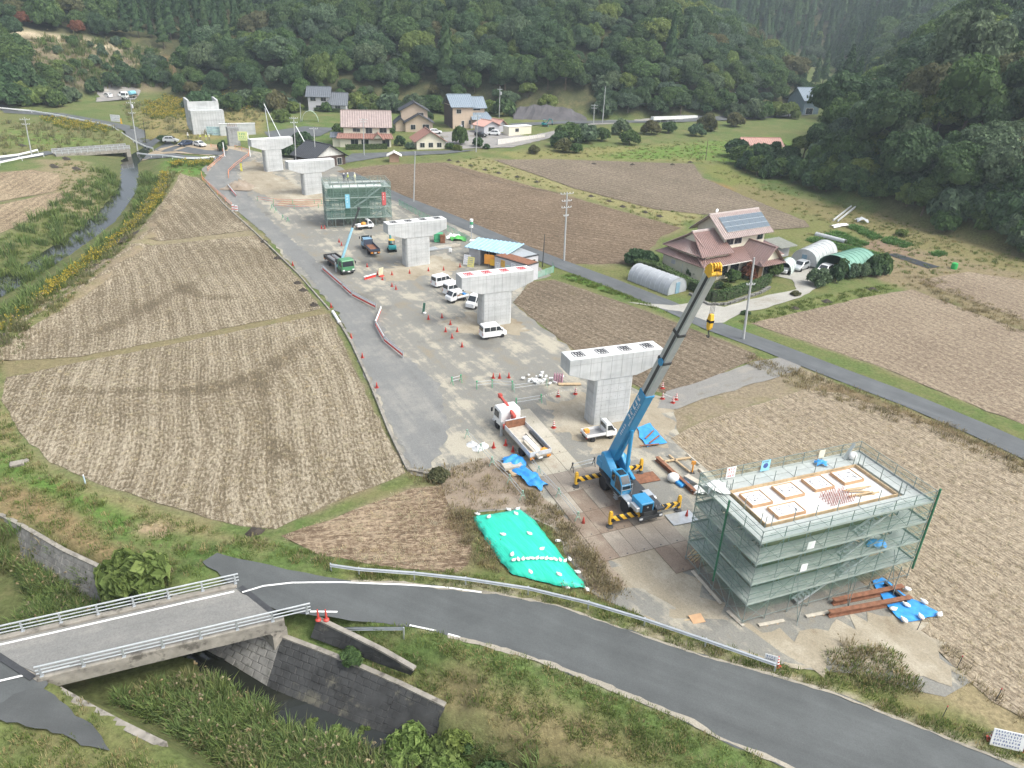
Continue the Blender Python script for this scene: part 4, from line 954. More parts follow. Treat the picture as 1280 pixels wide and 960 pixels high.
guardrail(GL([(-70,212),(-30,211),(0,207),(28,201),(55,196)]),'white guardrail along the near side of the creek road',h=.5,beam=m_white,post=m_white,height=.45)
guardrail(GL([(170,184),(188,189),(203,194),(216,199),(232,201),(250,201),(269,199)]),'white guardrail curving round past the parked cars',h=.45,beam=m_white,post=m_white,height=.4)
guardrail(GL([(-60,139),(0,140),(40,141),(70,146),(110,154),(140,160),(165,168),(182,176),(190,180)]),'white guardrail along the hill road at the far left',h=.45,beam=m_white,post=m_white,height=.4)

# ------------------------------------------------------------------ bridge piers
def pier_mesh_parts(t,hs,hM=2.6,hE=1.62,L=10.4,W=2.15,sl=4.3,sw=2.0,red=True,marks=True):
 ch = .22
 def cham(l,w): return [(-l/2+ch,-w/2),(l/2-ch,-w/2),(l/2,-w/2+ch),(l/2,w/2-ch),(l/2-ch,w/2),(-l/2+ch,w/2),(-l/2,w/2-ch),(-l/2,-w/2+ch)]
 m = MB();m.prism(cham(sl,sw),-.5,hs,'xy');m.build('shaft',m_conc,t)
 m = MB();zt = hs + hM
 m.prism([(-L/2,zt - hE),(-sl/2 - .25,hs),(sl/2 + .25,hs),(L/2,zt - hE),(L/2,zt - .03),(-L/2,zt - .03)],-W/2,W/2,'xz');m.build('cap_beam',m_conc,t,bev=.03)
 m = MB();m.box((0,0,zt - .013),(L - .1,W - .1,.036));m.build('cap_top',m_conc_top,t)
 j = MB()
 for i in range(1,9):
  x = -L/2 + i * L/9;zb_ = hs + .05 if abs(x) < sl/2 + .25 else zt - hE - (L/2 - abs(x)) / (L/2 - sl/2 - .25) * (hM - hE) + .05
  j.box((x,-W/2 - .004,(zb_ + zt) / 2),(.025,.016,zt - zb_ - .1))
 j.box((0,-W/2 - .005,zt - .62),(L - .1,.016,.02))
 for z in (.9,1.8,2.75,3.65,4.55):
  if z < hs - .3: j.box((0,-sw/2 - .004,z),(sl - 2*ch,.016,.022));j.box((-sl/2 - .003,0,z),(.016,sw - 2*ch,.02))
 for x in (-1.3,-.4,.5,1.4): j.box((x,-sw/2 - .003,hs * .55),(.018,.014,hs * .85))
 for x in [-1.75 + .5 * q for q in range(8)]:
  for z in [.45 + .9 * q for q in range(5)]: j.box((x,-sw/2 - .004,z),(.07,.014,.07))
 jo = j.build('panel_joint',m_grime,t);jo['kind'] = 'stuff'
 if marks:
  for i in range(4):
   m = MB();cx = -L/2 + 1.35 + i * (L - 2.7) / 3
   for k in (-1,1): m.box((cx,k * .55,zt + .03),(1.1,.05,.05));m.box((cx + k * .55,0,zt + .03),(.05,1.05,.05))
   for a in (-.28,.02,.30):
    m.box((cx + a,.28,zt + .04),(.13,.36,.07));m.box((cx + a * .9 + .05,-.22,zt + .04),(.10,.30,.07));m.box((cx + a,0,zt + .035),(.20,.06,.05))
   m.build('anchor_bolt_mark',m_redprint if red else m_line,t)
def pier(p0,p1,yaw,hs,label,**k):
 a,b = Vector((*G(*p0),0)),Vector((*G(*p1),0));yw = math.radians(yaw);c = (a + b) / 2 + Vector((-math.sin(yw),math.cos(yw),0)) * k.get('sw',2.0) / 2
 t = thing('bridge_pier',(c.x,c.y,float(zb(c.y))),yw,label,'bridge pier','concrete T shaped bridge piers');pier_mesh_parts(t,hs,**k);return t
pier((741,531),(784.4,527),21.5,5.25,'pale concrete T shaped pier beside the blue crane boom',red=False)
pier((602.7,408.6),(639.5,405.3),26.1,4.75,'pale concrete T shaped pier with red marks and a white van at its foot')
pier((508.3,334.1),(538.3,330.3),30.9,4.85,'pale concrete T shaped pier next to the small teal excavator',red=False)
pier((382,244.2),(404,242),36,4.6,'pale concrete T shaped pier just beyond the far netted scaffold',marks=False)
pier((334,214.7),(354.7,213),41,5.0,'pale concrete T shaped pier by the winding orange railed lane',marks=False)
def abutment():
 a = Vector((*G(242.5,168.5),0));b = Vector((*G(283,165.5),0));d = (b - a);L = d.length;yw = math.atan2(d.y,d.x)
 t = thing('abutment',(a.x,a.y,float(zb(a.y)) - .2),yw,'tall pale concrete bridge abutment with upright wing walls','abutment')
 m = MB();m.box((L/2,1.2,3.4),(L,2.4,6.8));m.build('breast_wall',m_conc,t,bev=.04)
 m = MB();m.box((L/2 - .3,2.9,4.5),(L - .5,.9,9.0));m.build('back_wall',m_conc,t)
 for x in (.28,L - .9):
  m = MB();m.prism([(2.4,0),(7.0,2.0),(7.0,9.9),(2.45,9.4)],x - .28,x + .28,'yz');m.build('wing_wall',m_conc,t)
 j = MB()
 for i in range(1,12): j.box((i * L / 12,-.004,3.4),(.05,.02,6.6))
 for z in (2.0,4.0,6.0): j.box((L/2,-.006,z),(L - .1,.02,.05))
 jo = j.build('panel_joint',m_grime,t);jo['kind'] = 'stuff'
 return t
abutment()
def block_thing(name,p0,p1,depth,h,mat,label,cat,dz=0):
 a = Vector((*G(*p0),0));b = Vector((*G(*p1),0));d = b - a;t = thing(name,(a.x,a.y,gz(a.x,a.y) + dz),math.atan2(d.y,d.x),label,cat);return t,d.length
t,L = block_thing('concrete_wall',(276,170),(320,168),1,3,m_conc,'low pale concrete wall running right from the abutment','wall');m = MB();m.box((L/2,.4,1.5),(L,.8,3.6));m.build('wall_body',m_conc,t);m = MB();m.box((L/2,.4,3.36),(L + .2,1.0,.14));m.build('coping',m_conc_top,t)
t,L = block_thing('unfinished_pier',(287,183),(301,182),1,3,m_conc,'short grey unfinished pier column beside the lane bend','pier');m = MB();m.box((L/2,1.0,2.4),(L,2.2,5.2));m.build('shaft',M('concrete_grey',(.30,.31,.31),.85,var=.2,stain=((.2,.2,.2),.6,.5)),t,bev=.05);m = MB()
for i in range(14): m.tube((.3 + i * (L - .6) / 13,.5 + (i % 3) * .5,4.9),(.3 + i * (L - .6) / 13,.5 + (i % 3) * .5,5.9),.03,4)
m.build('reinforcing_bars',m_rust,t)
def small_bridge():
 a = Vector((*G(70,194,.4),0));b = Vector((*G(162,184,.4),0));d = b - a;L = d.length;z = float(zb(a.y)) + .5
 t = thing('small_bridge',(a.x,a.y,z),math.atan2(d.y,d.x),'narrow grey bridge with slatted railings over the upper creek','bridge')
 m = MB();m.box((L/2,1.7,-.35),(L,3.4,.8));m.build('deck',m_conc_old,t)
 for y in (.1,3.3):
  m = MB();m.box((L/2,y,.5),(L,.09,.9));m.build('railing',M('grey_weathered_rail',(.30,.30,.29),.8,var=.25),t)
  k = MB()
  for i in range(13): k.box((i * L / 12,y - .06,.55),(.16,.12,1.1))
  k.box((L/2,y - .04,1.02),(L,.16,.1));k.box((L/2,y - .05,.45),(L,.1,.08));ko = k.build('railing_post',m_galv,t)
 for x in (.5,L - .5):
  m = MB();m.box((x,1.7,-1.8),(1,3.6,2.4));m.build('abutment',m_conc_old,t)
small_bridge()
# ------------------------------------------------------------------ scaffolds with nets
m_tube = M('scaffold_tube',(.24,.29,.275),.5,metal=.3,var=.2,scale=3)
m_plank = M('scaffold_deck',(.42,.45,.43),.6,metal=.15,var=.14,scale=1.2,stain=((.36,.36,.33),.8,.58))
def scaffold(name,o,yw,L,D,lifts,wd,label,net,net_bits,bays,ledge=1.0,tube=.032,core=None,rail_net=True):
 """two rings of standards carrying planked decks round a pier"""
 t = thing(name,o,yw,label,'scaffold')
 nx,ny = bays;xs = [i * L / nx for i in range(nx + 1)];ys = [i * D / ny for i in range(ny + 1)];top = lifts[-1] + ledge
 outer = [(x,0) for x in xs] + [(L,y) for y in ys[1:]] + [(x,D) for x in xs[-2::-1]] + [(0,y) for y in ys[-2:0:-1]]
 inner = [(min(max(x,wd),L - wd),min(max(y,wd),D - wd)) for x,y in outer]
 m = MB()
 for x,y in outer: m.tube((x,y,0),(x,y,top),tube,5)
 m.build('standard',m_tube,t)['kind'] = 'stuff'
 m = MB()
 for x,y in dict.fromkeys(inner): m.tube((x,y,0),(x,y,lifts[-1] + ledge * .95),tube,5)
 m.build('inner_standard',m_tube,t)['kind'] = 'stuff'
 m = MB()
 for z in [.35] + lifts + [lifts[-1] + ledge * .55,lifts[-1] + ledge] + [z + .95 for z in lifts[:-1]] + [z + .5 for z in lifts[:-1]]:
  for a,b in ((0,0),(0,D)): m.tube((-.1,b,z),(L + .1,b,z),tube * .85,4)
  for a in (0,L): m.tube((a,-.1,z),(a,D + .1,z),tube * .85,4)
 for z in lifts:
  for b in (wd,D - wd): m.tube((wd,b,z - .05),(L - wd,b,z - .05),tube,4)
  for a in (wd,L - wd): m.tube((a,wd,z - .05),(a,D - wd,z - .05),tube,4)
 m.build('ledger',m_tube,t)['kind'] = 'stuff'
 m = MB()
 for z0,z1 in zip([0] + lifts[:-1],lifts):
  for i in range(nx):
   if (i + int(z0 * 2)) % 2 == 0: m.tube((xs[i],-.03,z0 + .1),(xs[i + 1],-.03,z1),tube * .6,4);m.tube((xs[i + 1],-.03,z0 + .1),(xs[i],-.03,z1),tube * .6,4)
  for i in range(ny): m.tube((-.03,ys[i],z0 + .1),(-.03,ys[i + 1],z1),tube * .6,4);m.tube((-.03,ys[i + 1],z0 + .1),(-.03,ys[i],z1),tube * .6,4)
 m.build('brace',m_tube,t)['kind'] = 'stuff'
 def deck(cx,cy,sx,sy,z):
  m = MB();m.box((0,0,0),(sx,sy,.05));
  return m.mesh('deck_panel',m_plank)
 bay = L / nx;dm = deck(0,0,bay - .04,wd * .47,0);db = D / ny;dm2 = deck(0,0,wd * .47,db - .04,0)
 for zi,z in enumerate(lifts):
  for i in range(nx):
   for yb in (0,D - wd):
    for k in (0,1): put('deck_panel',dm,t,((i + .5) * bay,yb + wd * (.25 + .5 * k),z + R.uniform(-.01,.01)))
  for i in range(ny):
   yc = (i + .5) * db
   if wd * .6 < yc < D - wd * .6:
    for xb in (0,L - wd):
     for k in (0,1): put('deck_panel',dm2,t,(xb + wd * (.25 + .5 * k),yc,z + R.uniform(-.01,.01)))
  m = MB();m.box((L/2,-.02,z + .1),(L,.025,.16));m.box((-.02,D/2,z + .1),(.025,D,.16));m.box((L + .02,D/2,z + .1),(.025,D,.16));m.box((L/2,D + .02,z + .1),(L,.025,.16));m.build('toe_board',m_plank,t)
 for (face,z0,z1,a,b) in net_bits:
  m = MB();e = .07;f0 = {'front': ((a,-e),(b,-e)),'left': ((-e,a),(-e,b)),'right': ((L + e,a),(L + e,b)),'back': ((a,D + e),(b,D + e))}[face]
  p,q = Vector((*f0[0],0)),Vector((*f0[1],0));n = max(2,int((q - p).length / .9));rows = 5;V = [];nrm = Vector((q.y - p.y,p.x - q.x,0)).normalized()
  for r in range(rows + 1):
   for i in range(n + 1): V.append(p.lerp(q,i / n) + Vector((0,0,z0 + (z1 - z0) * r / rows)) + nrm * R.uniform(-.02,.05))
  m.add(V,[(r * (n + 1) + i,r * (n + 1) + i + 1,(r + 1) * (n + 1) + i + 1,(r + 1) * (n + 1) + i) for r in range(rows) for i in range(n)]);m.build('safety_net',net,t,smooth=True)
 def stair(x0,z0,x1,z1,y):
  m = MB()
  for k in (-.28,.28): m.bar((x0,y + k,z0),(x1,y + k,z1),.06,.16)
  for i in range(9):
   f = (i + .5) / 9;m.box((x0 + (x1 - x0) * f,y,z0 + (z1 - z0) * f),(.24,.52,.035))
  for k in (.28,): m.tube((x0,y - k,z0 + .9),(x1,y - k,z1 + .9),.03,4)
  return m.build('stair',m_galv_w,t)
 return t,stair
YS = math.radians(21.4);so = Vector((16.5,37.45,0))
Ls,Ds,LF = 15.0,7.1,[1.75,3.5,5.25,7.0]
nb = [('front',1.2,7.95,0,15),('left',1.2,7.95,0,7.1),('right',1.3,7.95,0,7.1),('back',1.4,7.95,0,15)]
sca,stair = scaffold('pier_scaffold',so,YS,Ls,Ds,LF,1.35,'large steel scaffold wrapped in pale green netting at the lower right',m_net,nb,(8,4))
stair(8.2,1.8,11.0,3.45,.55);stair(8.0,5.3 - 1.75,10.6,5.2,.55);stair(8.9,5.3,11.8,6.95,.55);stair(4.9,.2,7.6,1.7,.55)
m = MB();m.tube((15.12,-.1,1.0),(15.12,-.1,8.2),.085,7);m.build('rolled_net',M('rolled_green_net',(.04,.17,.09),.8),sca)
m = MB();m.tube((-.05,3.6,.9),(-.05,3.6,8.0),.07,6);m.build('rolled_net',M('rolled_green_net'),sca)
for x,s in ((3.9,.9),(8.4,-.9),(12.6,.9)):      # raking stays in front
 m = MB();m.tube((x,-1.0,0),(x,-1.0,2.6),.03,5);m.tube((x,-1.0,0),(x,-.05,3.4),.025,5);m.tube((x - .3,-1.3,0),(x,-1.0,.9),.025,5);m.build('raking_stay',m_tube,sca)
def formwork():
 c = Matrix.Rotation(YS,4,'Z');o = so + c @ Vector((7.5,3.65,0));t = thing('pier_formwork',o,YS,'pier cap formwork with white top and wooden pocket boxes inside the large scaffold','formwork')
 L,W = 11.6,4.1
 m = MB();m.box((0,0,2.4),(4.6,2.3,4.8));m.build('shaft_form',m_form,t)
 m = MB();m.prism([(-L/2,5.3),(-2.6,4.4),(2.6,4.4),(L/2,5.3),(L/2,6.75),(-L/2,6.75)],-W/2,W/2,'xz');m.build('cap_form',m_form,t)
 pm = MB();pm.box((0,0,0),(.82,.05,1.38));pme = pm.mesh('panel',m_form)
 for i in range(13): put('panel',pme,t,(-L/2 + .46 + i * .89,-W/2 - .03,6.03))
 pm = MB();pm.box((0,0,0),(.05,.84,1.38));pme = pm.mesh('panel',m_form)
 for i in range(4): put('panel',pme,t,(-L/2 - .03,-W/2 + .55 + i * 1.0,6.03))
 for z in (5.7,6.4):
  m = MB();m.box((0,-W/2 - .09,z),(L,.06,.08));m.build('waling',m_tube,t)
 m = MB();m.box((0,0,6.78),(L - .1,W - .1,.05));m.build('cap_surface',M('blinding_white',(.66,.645,.62),.8,var=.12,scale=1.3,stain=((.5,.40,.33),1.6,.63)),t)
 m = MB()
 for y in (-W/2,W/2): m.box((0,y,6.9),(L + .1,.07,.28))
 for x in (-L/2,L/2): m.box((x,0,6.9),(.07,W,.28))
 m.build('edge_board',m_wood,t)
 for i,(x,y,sx,sy) in enumerate(((-4.5,.75,1.7,1.5),(-1.6,.85,1.7,1.5),(1.2,.95,1.7,1.5),(4.0,1.0,1.8,1.5),(-3.3,-1.05,2.3,1.2))):
  b = MB();h = .26
  for k in (-1,1): b.box((x,y + k * sy/2,6.8 + h/2),(sx + .06,.06,h));b.box((x + k * sx/2,y,6.8 + h/2),(.06,sy - .06,h))
  bo = b.build('pocket_box',m_ply,t);q = MB();q.box((x,y,6.8 + h - .08),(sx - .08,sy - .08,.03));q.build('lid',m_white,bo)
  q = MB()
  for k in (-1,1): q.box((x,y + k * sy * .27,6.8 + h - .055),(sx * .58,.03,.02));q.box((x + k * sx * .3,y,6.8 + h - .055),(.03,sy * .55,.02))
  for u in range(5): q.box((x + R.uniform(-.3,.3) * sx,y + R.uniform(-.2,.2) * sy,6.8 + h - .052),(.16,.05,.02))
  q.build('bolt_mark',m_line,bo)
 rb = MB()
 for i in range(13):
  for j in range(5): x,y = .2 + i * .17,-1.55 + j * .28;rb.tube((x,y,6.8),(x + R.uniform(-.04,.04),y,7.35 + R.uniform(-.1,.1)),.022,4)
 o_ = rb.build('reinforcing_bars',M('rebar_reddish',(.36,.12,.10),.8,var=.3,scale=5),t);o_['kind'] = 'stuff'
 for i in range(7):
  b = MB();b.box((0,0,0),(R.uniform(1.4,2.4),.12,.05));q = b.build('plank',m_wood,t);q.location = (3.6 + R.uniform(-.5,.6),-.75 + R.uniform(-.5,.4),6.86 + .055 * (i % 3));q.rotation_euler = (0,0,R.uniform(-.35,.1))
formwork()
def on_scaf(x,y,z): return so + Matrix.Rotation(YS,4,'Z') @ Vector((x,y,z))
def rag(name,c,sx,sy,h,mat,label,cat,seed=0,rz=0.0,n=9,lump=1.0):
 """a crumpled sheet lying over a low hump"""
 q = np.random.default_rng(seed);u = np.linspace(-1,1,n);X,Y = np.meshgrid(u,u);ph = q.uniform(0,6,8)
 Z = h * np.clip(1 - (X**2 + Y**2) * .55,0,1) ** .7 + lump * h * .28 * (np.sin(X * 4 + ph[0]) * np.cos(Y * 5 + ph[1]) + q.normal(size=X.shape) * .35)
 e = 1 + .14 * np.sin(np.arctan2(Y,X) * 5 + ph[2]);Z = np.maximum(Z,.02 + .01 * q.random(X.shape))
 V = np.column_stack([(X * sx / 2 * e + q.normal(size=X.shape) * .02).ravel(),(Y * sy / 2 * e).ravel(),Z.ravel()])
 i = np.arange(n * n).reshape(n,n);F = np.stack([i[:-1,:-1],i[:-1,1:],i[1:,1:],i[1:,:-1]],-1).reshape(-1,4)
 me = np_mesh(name,V,F,mat);o = bpy.data.objects.new(name,me);C.objects.link(o);o.location = c;o.rotation_euler = (0,0,rz);return tag(o,label,cat)
rag('tool_bag',on_scaf(.7,6.0,7.05),1.5,1.2,.7,m_bag,'white sacks heaped on the left back corner of the big scaffold deck','sacks',3)
rag('tarp_bundle',on_scaf(10.6,6.5,7.05),.9,.6,.35,m_blue_t,'small blue bundle on the back deck of the big scaffold','bundle',4)
rag('tarp_bundle',on_scaf(11.4,.6,3.55),1.3,.8,.45,m_blue_t,'blue and white bundle inside the netting beside the lower stair','bundle',5)
t = thing('white_sack',on_scaf(13.6,6.4,7.05),.4,'white sack leaning by a plank at the far corner of the scaffold deck','sack');b = MB();b.ball((0,0,.3),.38,8,6,(1,.8,.9));b.build('sack_body',m_bag,t,smooth=True);b = MB();b.bar((-.6,.2,0),(.2,.3,1.2),.25,.05);b.build('leaning_board',m_plank,t)
def banner(c,rz,w_,h_,label,base,ink,rows,seed,cat='sign',name='site_sign',logo=None):
 t = thing(name,c,rz,label,cat);b = MB();b.box((0,0,h_ / 2),(w_,.02,h_));b.build('board',base,t)
 if rows:
  g = MB();glyph_rows(g,(-w_ / 2,-.016,0),(1,0,0),(0,0,1),w_,h_,rows,seed);g.build('lettering',ink,t)
 if logo:
  g = MB();g.lathe([(w_ * .28,-.014),(w_ * .28,-.02)],(0,0,h_ * .5),12,'y');g.build('emblem',logo,t)
 return t
banner(on_scaf(2.6,6.98,7.15),YS,.8,.95,'white sign with red characters hung at the back rail of the scaffold',m_white,m_redprint,[(.8,.2,.1,.9),(.5,.2,.1,.9),(.2,.2,.1,.9)],3)
banner(on_scaf(5.7,6.98,7.15),YS,.8,.95,'light blue safety sign with a dark mark at the back rail of the scaffold',M('sign_light_blue',(.30,.62,.78),.5),m_line,[(.85,.14,.1,.9)],4,logo=m_lettering)
banner(on_scaf(11.0,6.98,7.3),YS,.55,.7,'blank cream sheet hung on the back rail of the scaffold',M('cream_sheet',(.72,.68,.52),.7),m_line,None,5)
banner(on_scaf(4.3,-.09,5.6),YS,.6,.62,'small white notice on the front netting of the scaffold, upper one',m_white,m_line,None,5)
banner(on_scaf(4.2,-.09,3.7),YS,.55,.62,'small white notice on the front netting of the scaffold, lower one',m_white,m_line,None,5)
fo = Vector((*G(410,286),0));fe = Vector((*G(490,281),0));d = fe - fo;YF = math.atan2(d.y,d.x);LFs = d.length;fo.z = float(zb(fo.y))
scf,stair2 = scaffold('pier_scaffold',fo,YF,LFs,6.2,[1.8,3.7,5.6,7.5],1.1,'farther steel scaffold wrapped in green netting between two finished piers',m_net2,[('front',1.7,8.4,0,LFs),('left',1.2,8.4,0,6.2),('right',1.2,8.4,0,6.2),('back',1.2,8.4,0,LFs)],(8,3),tube=.04)
stair2(5.2,3.8,8.2,5.6,.5);stair2(8.8,1.9,11.2,3.7,.5);stair2(8.0,5.7,10.6,7.5,.5)
t = thing('pier_formwork',fo + Matrix.Rotation(YF,4,'Z') @ Vector((LFs / 2,3.1,0)),YF,'dark green pier formwork inside the farther netted scaffold','formwork')
m = MB();m.box((0,0,2.4),(4.6,2.2,4.9));m.build('shaft_form',M('form_green',(.13,.17,.13),.8,var=.2),t);m = MB();m.prism([(-5.4,5.4),(-2.5,4.7),(2.5,4.7),(5.4,5.4),(5.4,7.2),(-5.4,7.2)],-1.5,1.5,'xz');m.build('cap_form',M('form_green'),t);m = MB();m.box((0,0,7.23),(10.6,2.9,.05));m.build('cap_surface',m_conc_top,t)
def on_far(x,y,z): return fo + Matrix.Rotation(YF,4,'Z') @ Vector((x,y,z))
banner(on_far(4.0,-.14,3.8),YF,.85,2.6,'tall light blue banner on the front of the farther scaffold',M('banner_blue',(.22,.52,.66),.6),m_white,[(.85,.12,.25,.85),(.65,.12,.25,.85),(.45,.12,.25,.85)],6,name='site_banner',cat='banner')
banner(on_far(10.9,-.14,4.1),YF,.75,2.5,'tall red banner on the front of the farther scaffold',M('banner_red',(.52,.10,.10),.6),m_white,[(.85,.12,.25,.85),(.65,.12,.25,.85),(.45,.12,.25,.85)],7,name='site_banner',cat='banner')
# ------------------------------------------------------------------ vehicles
m_vwhite = M('vehicle_white',(.76,.77,.77),.28,var=.05,scale=1.5,spec=.5)
m_silver = M('vehicle_silver',(.52,.54,.55),.3,metal=.4,var=.06)
m_navy = M('vehicle_dark_blue',(.035,.05,.09),.25,var=.1)
m_vblack = M('vehicle_black',(.02,.022,.025),.25,var=.1)
m_tgreen = M('truck_green',(.08,.25,.12),.35,var=.1)
m_rim = M('wheel_rim',(.42,.43,.44),.45,metal=.5,var=.15)
m_lamp_r = M('tail_lamp_red',(.45,.03,.025),.3);m_lamp_w = M('head_lamp',(.75,.77,.78),.15);m_lamp_o = M('tail_lamp_amber',(.75,.28,.04),.3)
m_cblue = M('crane_blue',(.035,.25,.47),.38,var=.10,scale=1.2,stain=((.06,.20,.33),1.6,.66));m_cgrey = M('boom_grey',(.46,.48,.49),.45,metal=.3,var=.12)
m_plate = M('number_plate',(.8,.8,.78),.5)
WHEELS = {}
def wheel(t,x,y,r,wd):
 key = (round(r,2),round(wd,2))
 if key not in WHEELS:
  a = MB();a.lathe([(r * .62,-wd/2),(r * .94,-wd/2),(r,-wd * .34),(r,wd * .34),(r * .94,wd/2),(r * .62,wd/2)],(0,0,0),16,'y');b = MB();b.lathe([(.02,-wd * .46),(r * .3,-wd * .46),(r * .6,-wd * .34),(r * .64,-wd * .5),(r * .64,wd * .5),(r * .6,wd * .34),(r * .3,wd * .46),(.02,wd * .46)],(0,0,0),12,'y')
  WHEELS[key] = (a.mesh('tyre',m_black,smooth=False),b.mesh('rim',m_rim))
 w_ = put('wheel',WHEELS[key][0],t,(x,y,r));put('rim',WHEELS[key][1],w_);return w_
def shell(t,prof,hw,mat,name='body',tumble=0.0,zmid=1.0,bev=.04,nose=0.0,xf=None):
 """body swept across the width; the upper part leans inwards, the nose narrows a little"""
 zt = max(z for _,z in prof);x1 = max(x for x,_ in prof)
 def f(v):
  k = max(0,(v.z - zmid) / max(zt - zmid,.01));s = 1 - tumble * k - (nose * max(0,(v.x - x1 + .5) / .5) if nose else 0)
  return Vector((v.x,v.y * s,v.z))
 m = MB();m.prism(prof,-hw,hw,'xz',f);return m.build(name,mat,t,bev=bev),f
def pane(t,pts,mat=m_glass,off=.012,name='window',nrm=None):
 P = [Vector(p) for p in pts];n = (P[1] - P[0]).cross(P[2] - P[0]).normalized() if nrm is None else Vector(nrm).normalized()
 m = MB();m.add([p + n * off for p in P] + [p - n * off * .5 for p in P],[tuple(range(len(P)))] + [(i,(i + 1) % len(P),len(P) + (i + 1) % len(P),len(P) + i) for i in range(len(P))]);return m.build(name,mat,t)
def kei_van(loc,rz,label,group):
 t = thing('mini_van',loc,rz,label,'van',group);hw = .735
 prof = [(-1.68,.32),(1.30,.30),(1.66,.36),(1.70,.62),(1.62,.92),(1.16,1.08),(.62,1.82),(.40,1.88),(-1.45,1.88),(-1.60,1.80),(-1.69,1.05)]
 o,f = shell(t,prof,hw,m_vwhite,'body',.10,1.0,.05,.08)
 for s in (-1,1):
  def q(x,z): v = f(Vector((x,s * hw,z)));return (v.x,v.y,v.z)
  for a,b in (((-1.50,-.72)),((-.64,.12))): pane(t,[q(a,1.12),q(b,1.12),q(b,1.66),q(a,1.66)],nrm=(0,s,.2))
  pane(t,[q(.20,1.12),q(1.02,1.12),q(.62,1.66),q(.20,1.66)],nrm=(0,s,.2),name='door_window')
  m = MB();m.box((.17,s * (hw + .004),.85),(.012,.012,.9));m.box((-.68,s * (hw + .004),.85),(.012,.012,.9));m.build('door_seam',m_grime,t)
  m = MB();m.box((1.02,s * (hw + .09),1.14),(.07,.13,.18));m.build('mirror',m_vblack,t)
  m = MB();m.box((1.61,s * .50,.80),(.16,.28,.16));m.build('headlight',m_lamp_w,t)
  m = MB();m.box((-1.665,s * .62,.80),(.06,.12,.38));m.build('tail_lamp',m_lamp_r,t)
  for x in (1.08,-1.12): wheel(t,x,s * .64,.275,.16)
 pane(t,[(1.13,-.62,1.13),(1.13,.62,1.13),(.66,.56,1.76),(.66,-.56,1.76)],nrm=(1,0,.6),name='windscreen',off=.03)
 pane(t,[(-1.68,-.60,1.15),(-1.68,.60,1.15),(-1.64,.55,1.68),(-1.64,-.55,1.68)],nrm=(-1,0,.05),name='rear_window',off=.03)
 m = MB();m.box((-1.69,0,.62),(.02,.30,.15));m.build('number_plate',m_plate,t)
 m = MB();m.box((-1.66,0,.40),(.12,1.36,.2));m.box((1.67,0,.42),(.1,1.3,.2));m.build('bumper',m_vwhite,t,bev=.03);return t
def kei_truck(loc,rz,label,group,load=None):
 t = thing('mini_truck',loc,rz,label,'pickup truck',group);hw = .72
 prof = [(.48,.42),(1.60,.38),(1.68,.60),(1.64,.98),(1.40,1.12),(1.02,1.72),(.86,1.78),(.50,1.78),(.44,1.7)]
 o,f = shell(t,prof,hw,m_vwhite,'cab',.09,1.0,.04,.06)
 for s in (-1,1):
  def q(x,z): v = f(Vector((x,s * hw,z)));return (v.x,v.y,v.z)
  pane(t,[q(.58,1.10),q(1.32,1.10),q(1.02,1.60),q(.58,1.60)],nrm=(0,s,.2),name='door_window')
  m = MB();m.box((1.62,s * .50,.74),(.12,.26,.16));m.build('headlight',m_lamp_w,t)
  m = MB();m.box((1.2,s * (hw + .1),1.15),(.07,.14,.18));m.build('mirror',m_vblack,t)
  m = MB();m.box((-1.68,s * .60,.55),(.05,.2,.11));m.build('tail_lamp',m_lamp_r,t)
  m = MB();m.box((-.63,s * .71,.80),(2.06,.035,.28));m.build('side_board',m_vwhite,t)
  for x in (1.05,-.95): wheel(t,x,s * .62,.27,.15)
 pane(t,[(1.42,-.60,1.16),(1.42,.60,1.16),(1.05,.55,1.68),(1.05,-.55,1.68)],nrm=(1,0,.7),name='windscreen',off=.03)
 pane(t,[(.44,-.55,1.2),(.44,.55,1.2),(.44,.52,1.6),(.44,-.52,1.6)],nrm=(-1,0,0),name='rear_window',off=.02)
 m = MB();m.box((-.62,0,.62),(2.1,1.42,.07));m.build('load_bed',m_grime,t);m = MB();m.box((-1.66,0,.80),(.035,1.42,.28));m.build('tailgate',m_vwhite,t)
 m = MB();m.box((-.2,0,.47),(3.0,.7,.16));m.build('chassis',m_dark,t);m = MB();m.box((.40,-.6,1.28),(.05,.05,1.3));m.box((.40,.6,1.28),(.05,.05,1.3));m.box((.40,0,1.9),(.05,1.25,.05));m.build('headboard_frame',m_galv_w,t)
 return t
